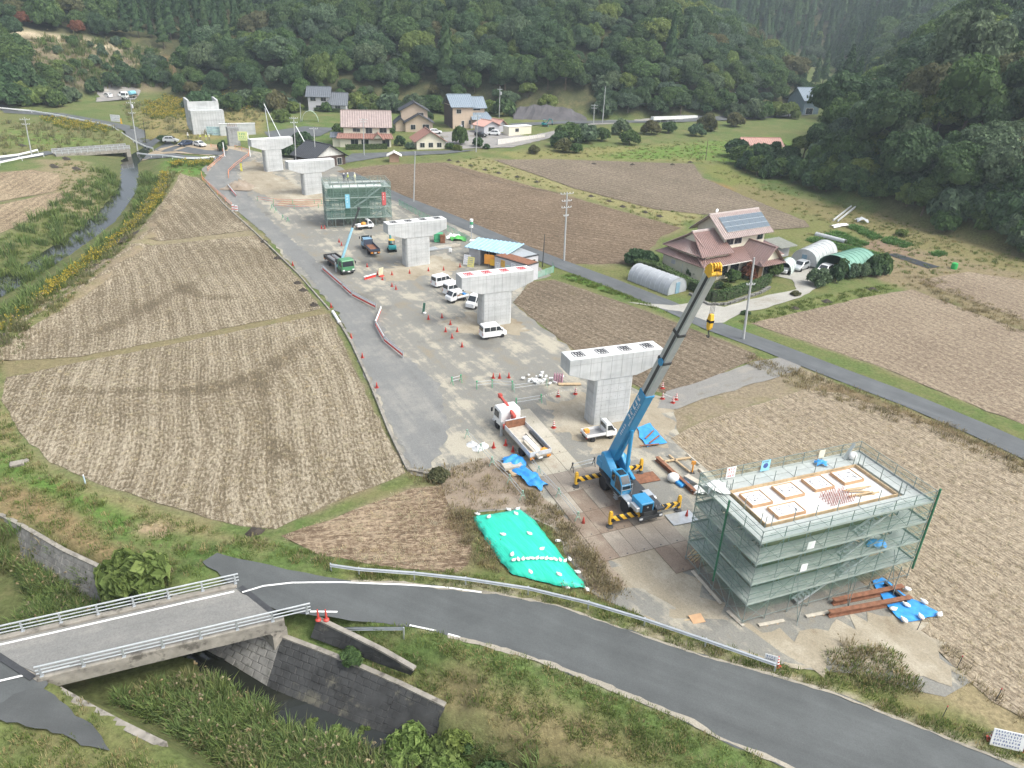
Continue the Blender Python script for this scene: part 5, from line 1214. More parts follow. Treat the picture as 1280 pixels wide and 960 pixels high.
def car(loc,rz,label,mat,group,suv=False):
 t = thing('parked_car',loc,rz,label,'car',group);hw = .84;u = .12 if suv else 0
 prof = [(-2.02,.35),(2.0,.32),(2.1,.55),(2.02,.78),(1.1,.95 + u),(.45,1.42 + u * 1.5),(-.6,1.47 + u * 1.5),(-1.55,1.32 + u * 2),(-1.95,1.0 + u),(-2.08,.7)]
 o,f = shell(t,prof,hw,mat,'body',.16,.9,.05,.12)
 for s in (-1,1):
  def q(x,z): v = f(Vector((x,s * hw,z)));return (v.x,v.y,v.z)
  pane(t,[q(-1.4,1.0 + u),q(-.35,1.0 + u),q(-.35,1.38 + u * 1.4),q(-1.2,1.30 + u * 1.6)],nrm=(0,s,.3));pane(t,[q(-.28,1.0 + u),q(.85,.99 + u),q(.42,1.36 + u * 1.4),q(-.28,1.38 + u * 1.4)],nrm=(0,s,.3))
  m = MB();m.box((1.98,s * .6,.72),(.18,.34,.14));m.build('headlight',m_lamp_w,t);m = MB();m.box((-2.02,s * .66,.82),(.1,.24,.16));m.build('tail_lamp',m_lamp_r,t)
  for x in (1.25,-1.25): wheel(t,x,s * .74,.31,.2)
 pane(t,[(1.06,-.66,.99 + u),(1.06,.66,.99 + u),(.5,.60,1.39 + u * 1.5),(.5,-.60,1.39 + u * 1.5)],nrm=(.7,0,.8),name='windscreen',off=.03)
 pane(t,[(-1.90,-.62,1.04 + u),(-1.90,.62,1.04 + u),(-1.58,.58,1.30 + u * 2),(-1.58,-.58,1.30 + u * 2)],nrm=(-.8,0,.6),name='rear_window',off=.03);return t
def look(p,q):
 a,b = G(*p),G(*q);return math.atan2(b[1] - a[1],b[0] - a[0])
gv = 'white mini vans on the site'
kei_van(P3(616,421),look((598,424),(632,419)),'white mini van parked alone at the foot of the second pier',gv)
kei_van(P3(553,357),look((540,358),(566,352)),'white mini van at the back of the row beside the site office',gv)
kei_van(P3(568,367),look((556,368),(582,362)),'white mini van squeezed between another van and an open backed truck',gv)
van4 = kei_van(P3(594,383),look((596,377),(584,384)),'white mini van facing the camera half hidden behind the second pier',gv)
gt = 'white mini trucks on the site'
kt = kei_truck(P3(748,547),look((728,550),(768,543)),'white mini truck with an orange box on its bed by the crane boom',gt)
kei_truck(P3(571,376),look((588,371),(556,379)),'white mini truck with tools on its bed in the row of vans',gt)
kei_truck(P3(456,286),look((446,287),(468,284)),'white mini truck loaded with orange sacks below the farther scaffold',gt)
def load_box(name,on,x,y,z,d,mat,label,cat,rz=0.0,sack=False):
 w_ = on.matrix_basis @ Vector((x,y,z));t = thing(name,w_,on.rotation_euler.z + rz,label,cat);m = MB()
 if sack: m.ball((0,0,d[2] * .45),.5,8,6,(d[0],d[1],d[2]));m.build('sack',mat,t,smooth=True)
 else:
  m.box((0,0,d[2] / 2),d);m.build('crate',mat,t,bev=.02);m = MB();m.box((0,0,d[2] + .01),(d[0] * .9,d[1] * .9,.03));m.build('lid',mat,t)
 return t
m_obox = M('orange_plastic',(.75,.33,.06),.5,var=.12)
load_box('tool_box',kt,-1.25,.28,.66,(.5,.45,.35),m_obox,'orange box at the rear corner of the mini truck bed','box')
ktr = [o for o in C.objects if o.name.startswith('mini_truck')]
k3 = [o for o in ktr if 'orange sacks' in o.get('label','')][0];k2 = [o for o in ktr if 'tools on its bed' in o.get('label','')][0]
load_box('orange_sack',k3,-.2,0,.66,(1.1,1.2,.75),m_obox,'bulging orange sack behind the cab of the far mini truck','sack',sack=True)
load_box('white_sack',k3,-1.1,.1,.66,(.8,1.0,.5),m_bag,'white sack at the rear of the far mini truck bed','sack',sack=True)
for i in range(4): load_box('tool_case',k2,-.1 - .42 * i,R.uniform(-.3,.3),.66,(.35,.5,.16 + .05 * (i % 2)),[m_rust,m_wood,m_dark,m_blue_t][i],['rusty case next to the cab on the open truck bed','brown case on the middle of the open truck bed','black case towards the rear of the open truck bed','blue case at the tail of the open truck bed'][i],'case')
gc = 'cars parked by the lane bend'
car(P3(214,178),look((206,178),(222,178)),'silver estate car parked by the lane bend',m_silver,gc,True)
car(P3(232.5,182),look((240,180),(226,183)),'dark blue car parked between a silver and a white one',m_navy,gc)
car(P3(250,183),look((242,181),(258,185)),'white car parked at the right of three by the lane bend',m_vwhite,gc)
car(P3(544,167),look((536,167),(552,167)),'white car parked in the yard beside the beige house',m_vwhite,'village cars')
car(P3(601,171),look((593,170),(609,173)),'black car parked in front of the small red roofed shed',m_vblack,'village cars')
car(P3(617,169),look((628,170),(607,169)),'white pickup shaped car parked next to the black one',m_vwhite,'village cars',True)
cars_hill = GL([(135,121)])
def on_ground(px,py): v = hit(px,py,150);return v
car(on_ground(135,122),look((142,122),(130,120)),'white car with its tail raised on the levelled pad at the far left',m_vwhite,'vehicles on the levelled pad',True)
kei_van(on_ground(154,121),look((160,121),(149,122)),'small white van on the pad beside the blue tank lorry','vehicles on the levelled pad')
def flat_truck(loc,rz,label,cab_mat,bed_mat,L=7.4,hw=1.1,group=None,crane=None,cabh=2.45,crane_pose=None,bedh=.42,dark_bed=False,cat='truck'):
 """cab over truck, origin under the rear axle line; +x forward"""
 t = thing('flatbed_truck',loc,rz,label,cat,group);xc = L * .72;fr = L * .98
 prof = [(xc - .75,.75),(xc + .95,.55),(xc + 1.12,.60),(xc + 1.14,1.35),(xc + .98,cabh - .1),(xc + .75,cabh),(xc - .55,cabh),(xc - .72,cabh - .15)]
 o,f = shell(t,prof,hw,cab_mat,'cab',.05,1.35,.06,.04)
 for s in (-1,1):
  def q(x,z): v = f(Vector((x,s * hw,z)));return (v.x,v.y,v.z)
  pane(t,[q(xc - .25,1.42),q(xc + .86,1.34),q(xc + .80,2.10),q(xc - .25,2.14)],nrm=(0,s,.1),name='door_window')
  m = MB();m.box((xc + 1.1,s * (hw - .28),.85),(.12,.34,.2));m.build('headlight',m_lamp_w,t)
  m = MB();m.box((xc + 1.0,s * (hw + .2),1.9),(.06,.18,.42));m.tube((xc + .95,s * hw,2.15),(xc + 1.0,s * (hw + .2),2.1),.02,4);m.build('mirror',m_vblack,t)
  m = MB();m.box((-1.85,s * (hw - .25),.80),(.08,.42,.2));m.build('tail_lamp',m_lamp_o,t)
  wheel(t,xc + .35,s * (hw - .15),.45,.25);w_ = wheel(t,.15,s * (hw - .2),.45,.42)
 pane(t,[(xc + 1.13,-hw * .86,1.42),(xc + 1.13,hw * .86,1.42),(xc + 1.0,hw * .82,2.2),(xc + 1.0,-hw * .82,2.2)],nrm=(1,0,.15),name='windscreen',off=.03)
 m = MB();m.box((xc + 1.12,0,.62),(.2,hw * 2,.26));m.build('bumper',bed_mat,t,bev=.03)
 m = MB();m.box((xc + 1.235,0,.62),(.02,.4,.18));m.build('number_plate',m_plate,t);m = MB();m.box((-1.9,0,.78),(.02,.42,.2));m.build('rear_plate',m_plate,t)
 m = MB();m.box((L * .3,0,.72),(L * .92,.9,.28));m.build('chassis',m_dark,t)
 x0,x1 = -1.85,xc - (1.75 if crane else .85)
 m = MB();m.box(((x0 + x1) / 2,0,1.0),(x1 - x0,hw * 2,.12));m.build('load_bed',m_wood_g if not dark_bed else m_rust,t)
 for s in (-1,1): m = MB();m.box(((x0 + x1) / 2,s * (hw - .02),1.06 + bedh / 2),(x1 - x0,.05,bedh));m.build('side_board',bed_mat,t)
 m = MB();m.box((x0,0,1.06 + bedh / 2),(.05,hw * 2 - .06,bedh));m.build('tailgate',bed_mat,t)
 m = MB();m.box((x1 - .02,0,1.45),(.07,hw * 2 - .06,.95));m.build('headboard',m_rust if not dark_bed else bed_mat,t);m = MB();m.box((x1 - .02,0,1.95),(.09,hw * 2,.07));m.build('headboard_rail',bed_mat,t)
 m = MB();m.box((-1.8,0,.62),(.1,hw * 1.7,.14));m.build('rear_bumper',m_dark,t)
 if crane:
  mat,ang_,el,ln,knob = crane;cx = xc - 1.25
  m = MB();m.tube((cx,0,.8),(cx,0,2.0),.22,8);m.box((cx,0,1.0),(.5,hw * 2,.3));m.build('crane_column',mat,t)
  d = Vector((math.cos(ang_) * math.cos(el),math.sin(ang_) * math.cos(el),math.sin(el)));p = Vector((cx,0,2.15));b1 = p + d * ln * .62;b2 = p + d * ln
  m = MB();m.bar(p - d * .4,b1,.30,.34);m.build('boom',mat,t,bev=.02);m = MB();m.bar(b1 - d * .2,b2,.20,.24);m.build('boom_extension',knob if el > .6 else mat,t)
  m = MB();m.box(b2,(.4,.36,.42));m.build('boom_head',knob,t);m = MB();m.tube((cx,0,1.5),p + d * ln * .35 - Vector((0,0,.15)),.08,6);m.build('lift_cylinder',m_galv,t)
  for s in (-1,1): m = MB();m.box((cx,s * (hw + .12),.85),(.2,.2,1.5));m.tube((cx,s * (hw + .12),0),(cx,s * (hw + .12),.3),.16,8);m.build('outrigger',m_galv,t)
 return t
def place_truck(rear,front,**k):
 a,b = Vector((*G(*rear),0)),Vector((*G(*front),0));d = (b - a).normalized();return a,math.atan2(d.y,d.x)
a,b = Vector((*G(655,570),0)),Vector((*G(626,537),0));rz = math.atan2(b.y - a.y,b.x - a.x)
ft = flat_truck(a + Vector((.9 * math.sin(rz) * 1,-.9 * math.cos(rz),0)) * .85,rz,'white flatbed truck with a folded red crane arm carrying timber',m_vwhite,M('truck_side_white',(.55,.57,.60),.5,var=.16,scale=2.5,stain=((.35,.33,.3),2,.6)),7.6,1.12,crane=(M('crane_red',(.45,.075,.055),.45,var=.12),-.05,.10,3.6,M('crane_red')))
def on(t,x,y,z): return t.matrix_basis @ Vector((x,y,z))
ld = [('timber_beam',m_wood_g,-1.0,.45,3.0,.28,'pale squared timber on the flatbed beside the near side board'),('timber_beam',m_white,-.2,.05,2.8,.45,'wide white boards stacked in the middle of the flatbed'),('timber_beam',m_wood_g,.1,-.35,3.2,.26,'grey squared timber in the middle of the flatbed'),('steel_channel',m_dark,.3,-.85,3.4,.2,'dark steel channel along the far side board of the flatbed')]
for i,(nm,mt,x,y,L_,w_,lb) in enumerate(ld):
 t = thing(nm,on(ft,x + .2,y,1.07),rz + R.uniform(-.02,.02),lb,'timber' if 'timber' in nm else 'steel');m = MB();m.box((0,0,.12),(L_,w_,.24));m.build('beam',mt,t,bev=.02);m = MB()
 for k in (-.35,.35): m.box((L_ * k,0,-.0),(.1,w_ * 1.2,.05))
 m.build('bearer',m_wood,t)
rag('sheet_bundle',on(ft,-1.35,-.55,1.08),.7,.8,.25,m_obox,'crumpled orange sheet at the tail of the flatbed','sheet',8,rz)
rag('straw_mat',on(ft,-1.35,.45,1.08),.8,1.0,.14,m_wood,'tan mat lying at the tail of the flatbed','mat',9,rz)
a,b = Vector((*G(418,331),0)),Vector((*G(436,343),0));rz = look((414,326),(438,343))
gtr = flat_truck(a,rz,'green crane truck facing the camera with its light blue boom raised',m_tgreen,m_dark,7.0,1.08,crane=(M('crane_light_blue',(.30,.55,.68),.45),math.radians(78),math.radians(68),8.4,m_dark),dark_bed=True)
for i,y in enumerate((.5,-.35)):
 t = thing('pipe_bundle',on(gtr,.2,y,1.08),rz,['bundle of pale pipes on the far side of the green truck bed','bundle of pale pipes nearer the cab of the green truck'][i],'pipes');m = MB()
 for k in range(4): m.tube((-1.8,-.2 + k * .13,.1 + .08 * (k % 2)),(1.6,-.2 + k * .13,.1 + .08 * (k % 2)),.06,6)
 m.build('pipe',m_galv_w,t)
a = P3(466,318);rz = look((470,321),(457,307));flat_truck(a,rz,'small dark blue dump truck with a brown load bed seen from behind',M('truck_blue_roof',(.20,.34,.46),.4),M('truck_navy',(.06,.08,.12),.5),4.9,.85,cabh=2.0,dark_bed=True,bedh=.4)
a = on_ground(166,123);t = flat_truck(a,look((172,120),(160,123)),'white lorry with a light blue tank on the levelled pad',m_vwhite,m_dark,6.4,1.0,cat='tank lorry',group='vehicles on the levelled pad');m = MB();m.lathe([(.2,-1.6),(.85,-1.5),(.85,1.6),(.2,1.7)],(0,0,0),12,'y')
k = m.build('tank',M('tank_blue',(.22,.50,.62),.4),t);k.location = (.1,0,1.75);k.rotation_euler = (0,0,math.pi / 2)
def excavator(loc,rz,label,body,roof,fold=1.0):
 t = thing('mini_excavator',loc,rz,label,'excavator','small excavators')
 for s in (-1,1):
  m = MB();m.prism([(-.85,.12),(-.7,0),(.7,0),(.85,.12),(.85,.34),(.7,.44),(-.7,.44),(-.85,.34)],s * .62 - .16,s * .62 + .16,'xz');m.build('track',m_black,t)
 m = MB();m.box((0,0,.35),(.9,1.0,.25));m.build('undercarriage',m_dark,t)
 m = MB();m.prism([(-1.05,.55),(.55,.55),(.6,.85),(-.2,.95),(-.35,1.25),(-1.0,1.25),(-1.12,.95)],-.68,.68,'xz');m.build('house',body,t,bev=.05)
 m = MB();m.box((-.15,.02,2.1),(1.05,1.0,.07));m.build('canopy',roof,t,bev=.02);m = MB()
 for x in (-.6,.3):
  for y in (-.42,.42): m.tube((x,y,.9),(x,y,2.08),.03,5)
 m.build('canopy_post',m_dark,t);m = MB();m.box((-.35,0,1.15),(.45,.5,.5));m.build('seat',m_black,t)
 p = [Vector((.6,0,.9)),Vector((1.5,0,2.5)),Vector((2.3,0,2.35)),Vector((2.5,0,1.1))]
 m = MB();m.bar(p[0],p[1],.22,.26);m.bar(p[1],p[2],.2,.24);m.build('boom',body,t);m = MB();m.bar(p[2],p[3],.17,.2);m.build('dipper_arm',body,t)
 m = MB();m.prism([(2.3,1.15),(2.75,1.1),(2.85,.65),(2.55,.45),(2.3,.7)],-.27,.27,'xz');m.build('bucket',m_dark,t)
 m = MB();m.box((1.15,0,.25),(.1,1.5,.36));m.build('blade',body,t);return t
m_teal = M('excavator_teal',(.02,.22,.24),.4,var=.12)
excavator(P3(490,314),look((490,316),(484,302)),'small teal excavator with a yellow canopy by the third pier',m_teal,m_yellow)
excavator(P3(681,158),look((676,158),(690,159)),'small teal excavator standing far off in the village yard',m_teal,m_teal)

# ------------------------------------------------------------------ the rough terrain crane
def striped(name,mats,d,n=8):
 """beam of slanting stripes along x: alternating slices"""
 m = MB();L,w_,h = d;sl = h * .9
 for i in range(n):
  x0,x1 = -L/2 + i * L / n,-L/2 + (i + 1) * L / n;m.mat(i % 2)
  s0 = 0 if i == 0 else sl / 2;s1 = 0 if i == n - 1 else sl / 2
  m.prism([(x0 - s0,-h/2),(x1 - s1,-h/2),(x1 + s1,h/2),(x0 + s0,h/2)],-w_/2,w_/2,'xz')
 return m.mesh(name,mats)
def mobile_crane():
 FL,RL,FR,RR = [Vector((*G(*p),0)) for p in ((758.7,654),(717.5,607),(851,644),(802.5,594))]
 mf,mr = (FL + FR) / 2,(RL + RR) / 2;d = (mf - mr).normalized();o = (mf + mr) / 2;rz = math.atan2(d.y,d.x);half = (mf - mr).length / 2;sp = ((FL - FR).length + (RL - RR).length) / 4
 t = thing('mobile_crane',o,rz,'blue rough terrain crane on yellow and black outriggers with its boom raised','crane')
 print('crane',o,math.degrees(rz),half,sp)
 bx = half + .15
 m = MB();m.box((0,0,1.05),(2 * bx + 1.2,1.3,.55));m.build('carrier_frame',m_dark,t)
 m = MB();m.box((0.2,-.98,1.18),(3.4,.62,.22));m.box((0.2,.98,1.18),(3.4,.62,.22));m.build('side_deck',m_dark,t)
 for s in (-1,1):
  for x in (-1.95,1.75): w_ = wheel(t,x,s * 1.02,.68,.55)
  for x in (-1.95,1.75): m = MB();m.prism([(x - .85,1.25),(x - .55,1.52),(x + .55,1.52),(x + .85,1.25),(x + .8,1.2),(x + .5,1.45),(x - .5,1.45),(x - .8,1.2)],s * 1.02 - .34,s * 1.02 + .34,'xz');m.build('mudguard',m_galv if x > 0 else m_dark,t)
 m = MB()
 for k in range(3): m.box((.25,-1.2,.55 + .25 * k),(.5,.24,.05))
 m.build('step',m_galv_w,t)
 m = MB();m.box((bx - .25,-.32,1.72),(1.5,1.25,.85));m.build('engine_hood',m_cblue,t,bev=.05)
 m = MB();m.box((bx + .515,-.32,1.66),(.04,.95,.66));m.build('grille',m_vblack,t)
 m = MB();m.box((bx + .545,-.32,1.76),(.02,.12,.12),rx=.785);m.build('emblem',m_galv_w,t)
 m = MB();m.box((bx - .1,.78,1.5),(1.9,.75,.16));m.build('front_deck',m_dark,t);m = MB();m.box((bx - .1,-1.12,1.55),(1.0,.34,.42));m.build('fuel_tank',m_galv_w,t,bev=.04)
 m = MB();m.box((bx + .45,.55,1.15),(.05,.06,1.1));m.box((bx + .45,.95,1.15),(.05,.06,1.1))
 for k in range(4): m.box((bx + .47,.75,.72 + .26 * k),(.06,.42,.04))
 m.build('ladder',m_galv_w,t)
 m = MB();m.box((bx + .62,0,.78),(.16,2.3,.3));m.build('bumper',m_dark,t)
 for y in (-.95,.95): m = MB();m.box((bx + .70,y,.82),(.06,.3,.16));m.build('headlight',m_lamp_w,t)
 bm = striped('outrigger_beam',[m_yellow,m_vblack],(sp - .55,.30,.34),8);jk = MB();jk.box((0,0,0),(.26,.26,1.05));jk.box((0,0,.58),(.2,.2,.2));jme = jk.mesh('jack',m_yellow)
 fl = MB();fl.lathe([(.32,0),(.32,.08),(.12,.14),(.08,.35)],(0,0,0),10);fme = fl.mesh('float',m_dark)
 for x in (-half,half):
  cbm = striped('bumper_stripe',[m_yellow,m_vblack],(1.5,.34,.22),8);put('outrigger_box',cbm,t,(x,0,.60),(0,0,math.pi / 2))
  for s in (-1,1):
   b = put('outrigger_beam',bm,t,(x,s * (.55 + (sp - .55) / 2),.80),(0,0,math.pi / 2 * s));put('jack',jme,t,(x,s * sp,.92));put('float',fme,t,(x,s * sp,.06))
 m = MB();m.lathe([(.95,1.32),(.95,1.62)],(-.6,0,0),16);m.build('slew_ring',m_dark,t)
 pv = Vector((-2.55,0,3.15));m = MB()
 m.prism([(-3.5,1.75),(-.2,1.65),(.1,2.0),(-.9,2.35),(-2.0,3.0),(-2.55,3.45),(-2.95,3.35),(-3.0,2.9),(-3.55,2.6)],-1.12,-.42,'xz');m.build('side_frame',m_cblue,t,bev=.05)
 m = MB();m.prism([(-3.5,1.75),(-.2,1.65),(.1,2.0),(-.9,2.35),(-2.0,3.0),(-2.55,3.45),(-2.95,3.35),(-3.0,2.9),(-3.55,2.6)],.42,.75,'xz');m.build('side_frame',m_cblue,t,bev=.05)
 m = MB();m.box((-3.1,0,2.1),(1.0,2.3,.8));m.build('counterweight',m_cblue,t,bev=.06)
 m = MB();m.box((-2.5,1.05,2.35),(1.2,.6,.7));m.build('winch_cover',m_cblue,t,bev=.05)
 m = MB();m.box((-1.5,0,1.75),(3.2,.84,.3));m.build('turntable',m_dark,t)
 cy = -.95
 m = MB();m.prism([(-.55,1.5),(1.25,1.5),(1.35,1.85),(1.25,2.45),(.75,3.12),(-.4,3.12),(-.55,2.95)],cy - .46,cy + .46,'xz');m.build('cab',m_cblue,t,bev=.05)
 for s in (-1,1):
  pane(t,[(-.42,cy + s * .46,2.2),(.10,cy + s * .46,2.2),(.10,cy + s * .46,2.95),(-.38,cy + s * .46,2.95)],nrm=(0,s,0));pane(t,[(.2,cy + s * .46,1.75),(1.18,cy + s * .46,1.8),(1.12,cy + s * .46,2.42),(.72,cy + s * .46,2.98),(.2,cy + s * .46,2.98)],nrm=(0,s,0),name='door_window')
 pane(t,[(1.30,cy - .38,2.0),(1.30,cy + .38,2.0),(1.22,cy + .38,2.44),(1.22,cy - .38,2.44)],nrm=(1,0,.15),name='windscreen',off=.03);pane(t,[(1.2,cy - .38,2.52),(1.2,cy + .38,2.52),(.78,cy + .38,3.08),(.78,cy - .38,3.08)],nrm=(.8,0,.6),name='upper_windscreen',off=.03)
 pane(t,[(-.1,cy - .32,3.12),(.62,cy - .32,3.12),(.62,cy + .32,3.12),(-.1,cy + .32,3.12)],nrm=(0,0,1),name='roof_window',off=.03)
 m = MB();m.tube((1.4,cy - .5,1.6),(1.4,cy - .5,2.6),.025,5);m.tube((1.4,cy + .5,1.6),(1.4,cy + .5,2.6),.025,5);m.tube((1.4,cy - .5,2.55),(1.4,cy + .5,2.55),.025,5);m.tube((1.4,cy - .5,2.1),(1.4,cy + .5,2.1),.025,5);m.build('guard_rail',m_galv_w,t)
 inv = t.matrix_basis.inverted()
 dr = Vector(ray(891,338));tip_w = None
 f = (Matrix.Rotation(rz,3,'Z') @ Vector((1,0,0)))
 best = None;pw = t.matrix_basis @ pv
 for i in range(200,1400):
  r_ = i * .01 * 1.0;p = pw + f * r_
  k = p.y / dr.y;e = abs(dr.x * k - p.x)
  if best is None or e < best[0]: best = (e,Vector((p.x,p.y,CAMH + dr.z * k)))
 tip = inv @ best[1];ax = (tip - pv);LB = ax.length;ax.normalize();up = Vector((0,1,0)).cross(ax);print('boom',LB,best,math.degrees(math.asin(ax.z)))
 def seg(nm,a,b,w_,h,mat,bev=.03): q = MB();q.bar(pv + ax * a,pv + ax * b,w_,h,up=(-1,0,.3));return q.build(nm,mat,t,bev=bev)
 seg('boom_base',-.5,8.6,.82,.98,m_cblue);seg('boom_section',8.4,12.6,.72,.87,m_cgrey);seg('boom_section',12.4,15.6,.64,.78,m_cgrey);seg('boom_section',15.4,LB - .2,.56,.70,m_cgrey)
 for a in (8.55,12.55,15.55): seg('boom_collar',a - .14,a + .14,.87 - (a - 8.5) * .026,1.03 - (a - 8.5) * .03,m_dark if a > 9 else m_cblue)
 side = Vector((0,1,0));upv = ax.cross(side).normalized()
 if upv.x > 0: upv = -upv
 m = MB()
 for a,b,wv,th in ((8.7,12.4,.72,.30),(12.7,15.4,.64,.27),(15.7,LB - .4,.56,.24)):
  for s in (-1,1): m.bar(pv + ax * a + side * s * (wv / 2 + .001) - upv * .10,pv + ax * b + side * s * (wv / 2 + .001) - upv * .10,.02,th,up=upv)
 m.build('boom_recess',m_dark,t)
 m = MB();m.tube(pv + ax * 4.2 - upv * .5,Vector((-.4,0,2.0)),.17,9);m.tube(pv + ax * 4.4 - upv * .3,pv + ax * 2.0 + (Vector((-.4,0,2.0)) - (pv + ax * 4.2)) * .3 + Vector((0,0,0)),.12,8);m.build('luffing_cylinder',m_cblue,t)
 m = MB();m.bar(pv + ax * 1.2 + upv * .62,pv + ax * 8.4 + upv * .56,.16,.18);m.bar(pv + ax * 1.5 + side * .55,pv + ax * 8.8 + side * .48,.22,.26);m.build('stowed_jib',m_cblue,t)
 m = MB();m.tube(pv + ax * 12.5 - side * .45 - upv * .1,pv + ax * 12.5 - side * .28 - upv * .1,.30,10);m.build('hose_reel',m_cblue,t)
 g = MB();q = random.Random(3)
 for a0,n_,sz,of in ((5.2,5,.50,.10),(2.9,5,.26,.05),(4.6,13,.20,-.30)):
  for i in range(n_):
   c = pv + ax * (a0 + i * sz * 1.18) - side * .422 + upv * of
   for k in range(3):
    e = c + ax * (q.uniform(0,.5) * sz) + upv * ((k - 1) * sz * .32);g.add([e,e + ax * sz * .5,e + ax * sz * .5 + upv * sz * .14,e + upv * sz * .14],[(0,1,2,3)])
   for k in range(2):
    e = c + ax * (q.uniform(0,.8) * sz) - upv * sz * .42;g.add([e,e + ax * sz * .14,e + ax * sz * .14 + upv * sz * .85,e + upv * sz * .85],[(0,1,2,3)])
 g.build('lettering',m_white,t)
 h = pv + ax * LB;m = MB();
 for s in (-.34,.34): m.prism([(-.4,-.4),(.3,-.48),(.72,-.16),(.72,.16),(.26,.40),(-.4,.32)],-.05,.05,'xz',lambda v,s=s: h + ax * v.x * .8 + side * (v.y + s) + upv * v.z * .8)
 m.build('boom_head',m_yellow,t)
 m = MB()
 for k in (-.2,0,.2): m.tube(h + ax * .5 + side * (k - .05) - upv * .1,h + ax * .5 + side * (k + .05) - upv * .1,.21,12)
 m.tube(h + side * -.4 + upv * .2,h + side * .4 + upv * .2,.16,8);m.tube(h + side * -.4 - upv * .35,h + side * .4 - upv * .35,.16,8);m.build('sheave',m_yellow,t)
 hp = h + ax * .5 - upv * .42;dz = 3.2
 m = MB()
 for k in (-.16,-.05,.06,.17): m.tube(hp + side * k,hp + side * k - Vector((0,0,dz)),.014,4)
 m.build('hoist_rope',m_dark,t)
 hb = hp - Vector((0,0,dz));m = MB();m.prism([(-.12,.1),(.12,.1),(.20,-.3),(.17,-.85),(.06,-1.05),(-.06,-1.05),(-.17,-.85),(-.20,-.3)],-.15,.15,'xz',lambda v: hb + v);b = m.build('hook_block',m_yellow,t,bev=.03);m = MB();m.path([hb + Vector(p) for p in ((0,0,-1.0),(0,0,-1.25),(.12,0,-1.4),(.1,0,-1.55),(-.06,0,-1.58),(-.12,0,-1.45))],.05,5);m.build('hook',m_dark,b)
 m = MB();m.prism([(-.21,-.32),(.21,-.32),(.20,-.5),(-.20,-.5)],-.16,.16,'xz',lambda v: hb + v);m.build('stripe',m_vblack,b)
 return t
mobile_crane()
# ------------------------------------------------------------------ houses, sheds, tunnels
m_cream = M('wall_cream',(.68,.64,.52),.85,var=.07);m_beige = M('wall_beige',(.50,.40,.31),.85,var=.08);m_brownw = M('wall_dark_brown',(.075,.05,.045),.8,var=.15);m_greyw = M('wall_grey',(.50,.50,.53),.85,var=.07);m_tan = M('wall_tan',(.40,.27,.19),.85,var=.1)
m_tile_p = M('roof_tile_pinkish',(.34,.27,.25),.38,var=.16,scale=1.2,spec=.6);m_tile_f = M('roof_tile_brown',(.25,.16,.14),.30,var=.2,scale=1.0,spec=.7);m_tile_g = M('roof_tile_grey',(.115,.13,.15),.5,var=.16,spec=.5);m_tile_b = M('roof_tile_black',(.045,.048,.055),.5,var=.2,spec=.5);m_tile_r = M('roof_tile_red',(.27,.145,.115),.55,var=.15);m_metal_r = M('roof_metal_blue_grey',(.22,.27,.32),.4,var=.08,spec=.5);m_tile_o = M('roof_orange',(.50,.30,.25),.5,var=.12)
m_ridge = M('ridge_tile_pale',(.52,.45,.43),.5,var=.1);m_fascia = M('fascia_white',(.62,.60,.56),.6)
def slope(t,e0,e1,r1,r0,mat,pitch=.30,th=.12,name='roof',rib=.10):
 """one roof plane from eave e0-e1 up to ridge r0-r1, with raised tile rows running down it"""
 e0,e1,r0,r1 = map(Vector,(e0,e1,r0,r1));n = (e1 - e0).cross(r0 - e0).normalized();n = n if n.z > 0 else -n
 m = MB();lo = [p - n * th for p in (e0,e1,r1,r0)];m.add([e0,e1,r1,r0] + lo,[(0,1,2,3),(7,6,5,4),(0,4,5,1),(1,5,6,2),(2,6,7,3),(3,7,4,0)])
 pitch *= 1.45;k = max(2,int((e1 - e0).length / pitch))
 for i in range(k + 1):
  f = i / k;a,b = e0.lerp(e1,f),r0.lerp(r1,f)
  if (b - a).length > .3: u = (e1 - e0).normalized();m.add([a - u * pitch * .28,a + n * rib,a + u * pitch * .28,b - u * pitch * .28,b + n * rib,b + u * pitch * .28],[(0,1,4,3),(1,2,5,4),(0,2,1)])
 return m.build(name,mat,t)
def gable(t,x0,x1,y0,y1,ze,zr,mat,over=.6,gend=.5,wall=None,ridge=None,pitch=.30,axis='x',yr=None):
 """gable roof over a rectangle; the ridge runs along axis"""
 sw = (lambda p: p) if axis == 'x' else (lambda p: (p[1],p[0],p[2]))
 if axis == 'y': x0,x1,y0,y1 = y0,y1,x0,x1
 yc = (y0 + y1) / 2 if yr is None else yr;k = (zr - ze) / max(yc - y0,.1);dz = over * k
 A = sw((x0 - gend,y0 - over,ze - dz));B = sw((x1 + gend,y0 - over,ze - dz));Cc = sw((x1 + gend,yc,zr));D = sw((x0 - gend,yc,zr));k2 = (zr - ze) / max(y1 - yc,.1)
 E_ = sw((x0 - gend,y1 + over,ze - over * k2));F_ = sw((x1 + gend,y1 + over,ze - over * k2))
 rf = slope(t,A,B,Cc,D,mat,pitch);slope(t,E_,F_,Cc,D,mat,pitch)
 m = MB();m.bar(Vector(D) + Vector((0,0,.06)),Vector(Cc) + Vector((0,0,.06)),.28,.24);m.build('ridge_cap',ridge or mat,rf)
 if wall:
  for x in (x0 + .02,x1 - .02):
   m = MB();q = [sw((x,y0,ze - .05)),sw((x,y1,ze - .05)),sw((x,yc,zr - .1))];w_ = [sw((x + (.15 if x == x0 + .02 else -.15),p[1] if axis == 'x' else p[0],p[2])) for p in q];m.add(q + w_,[(0,1,2),(5,4,3),(0,3,4,1),(1,4,5,2),(2,5,3,0)]);m.build('gable_wall',wall,t)
 return rf
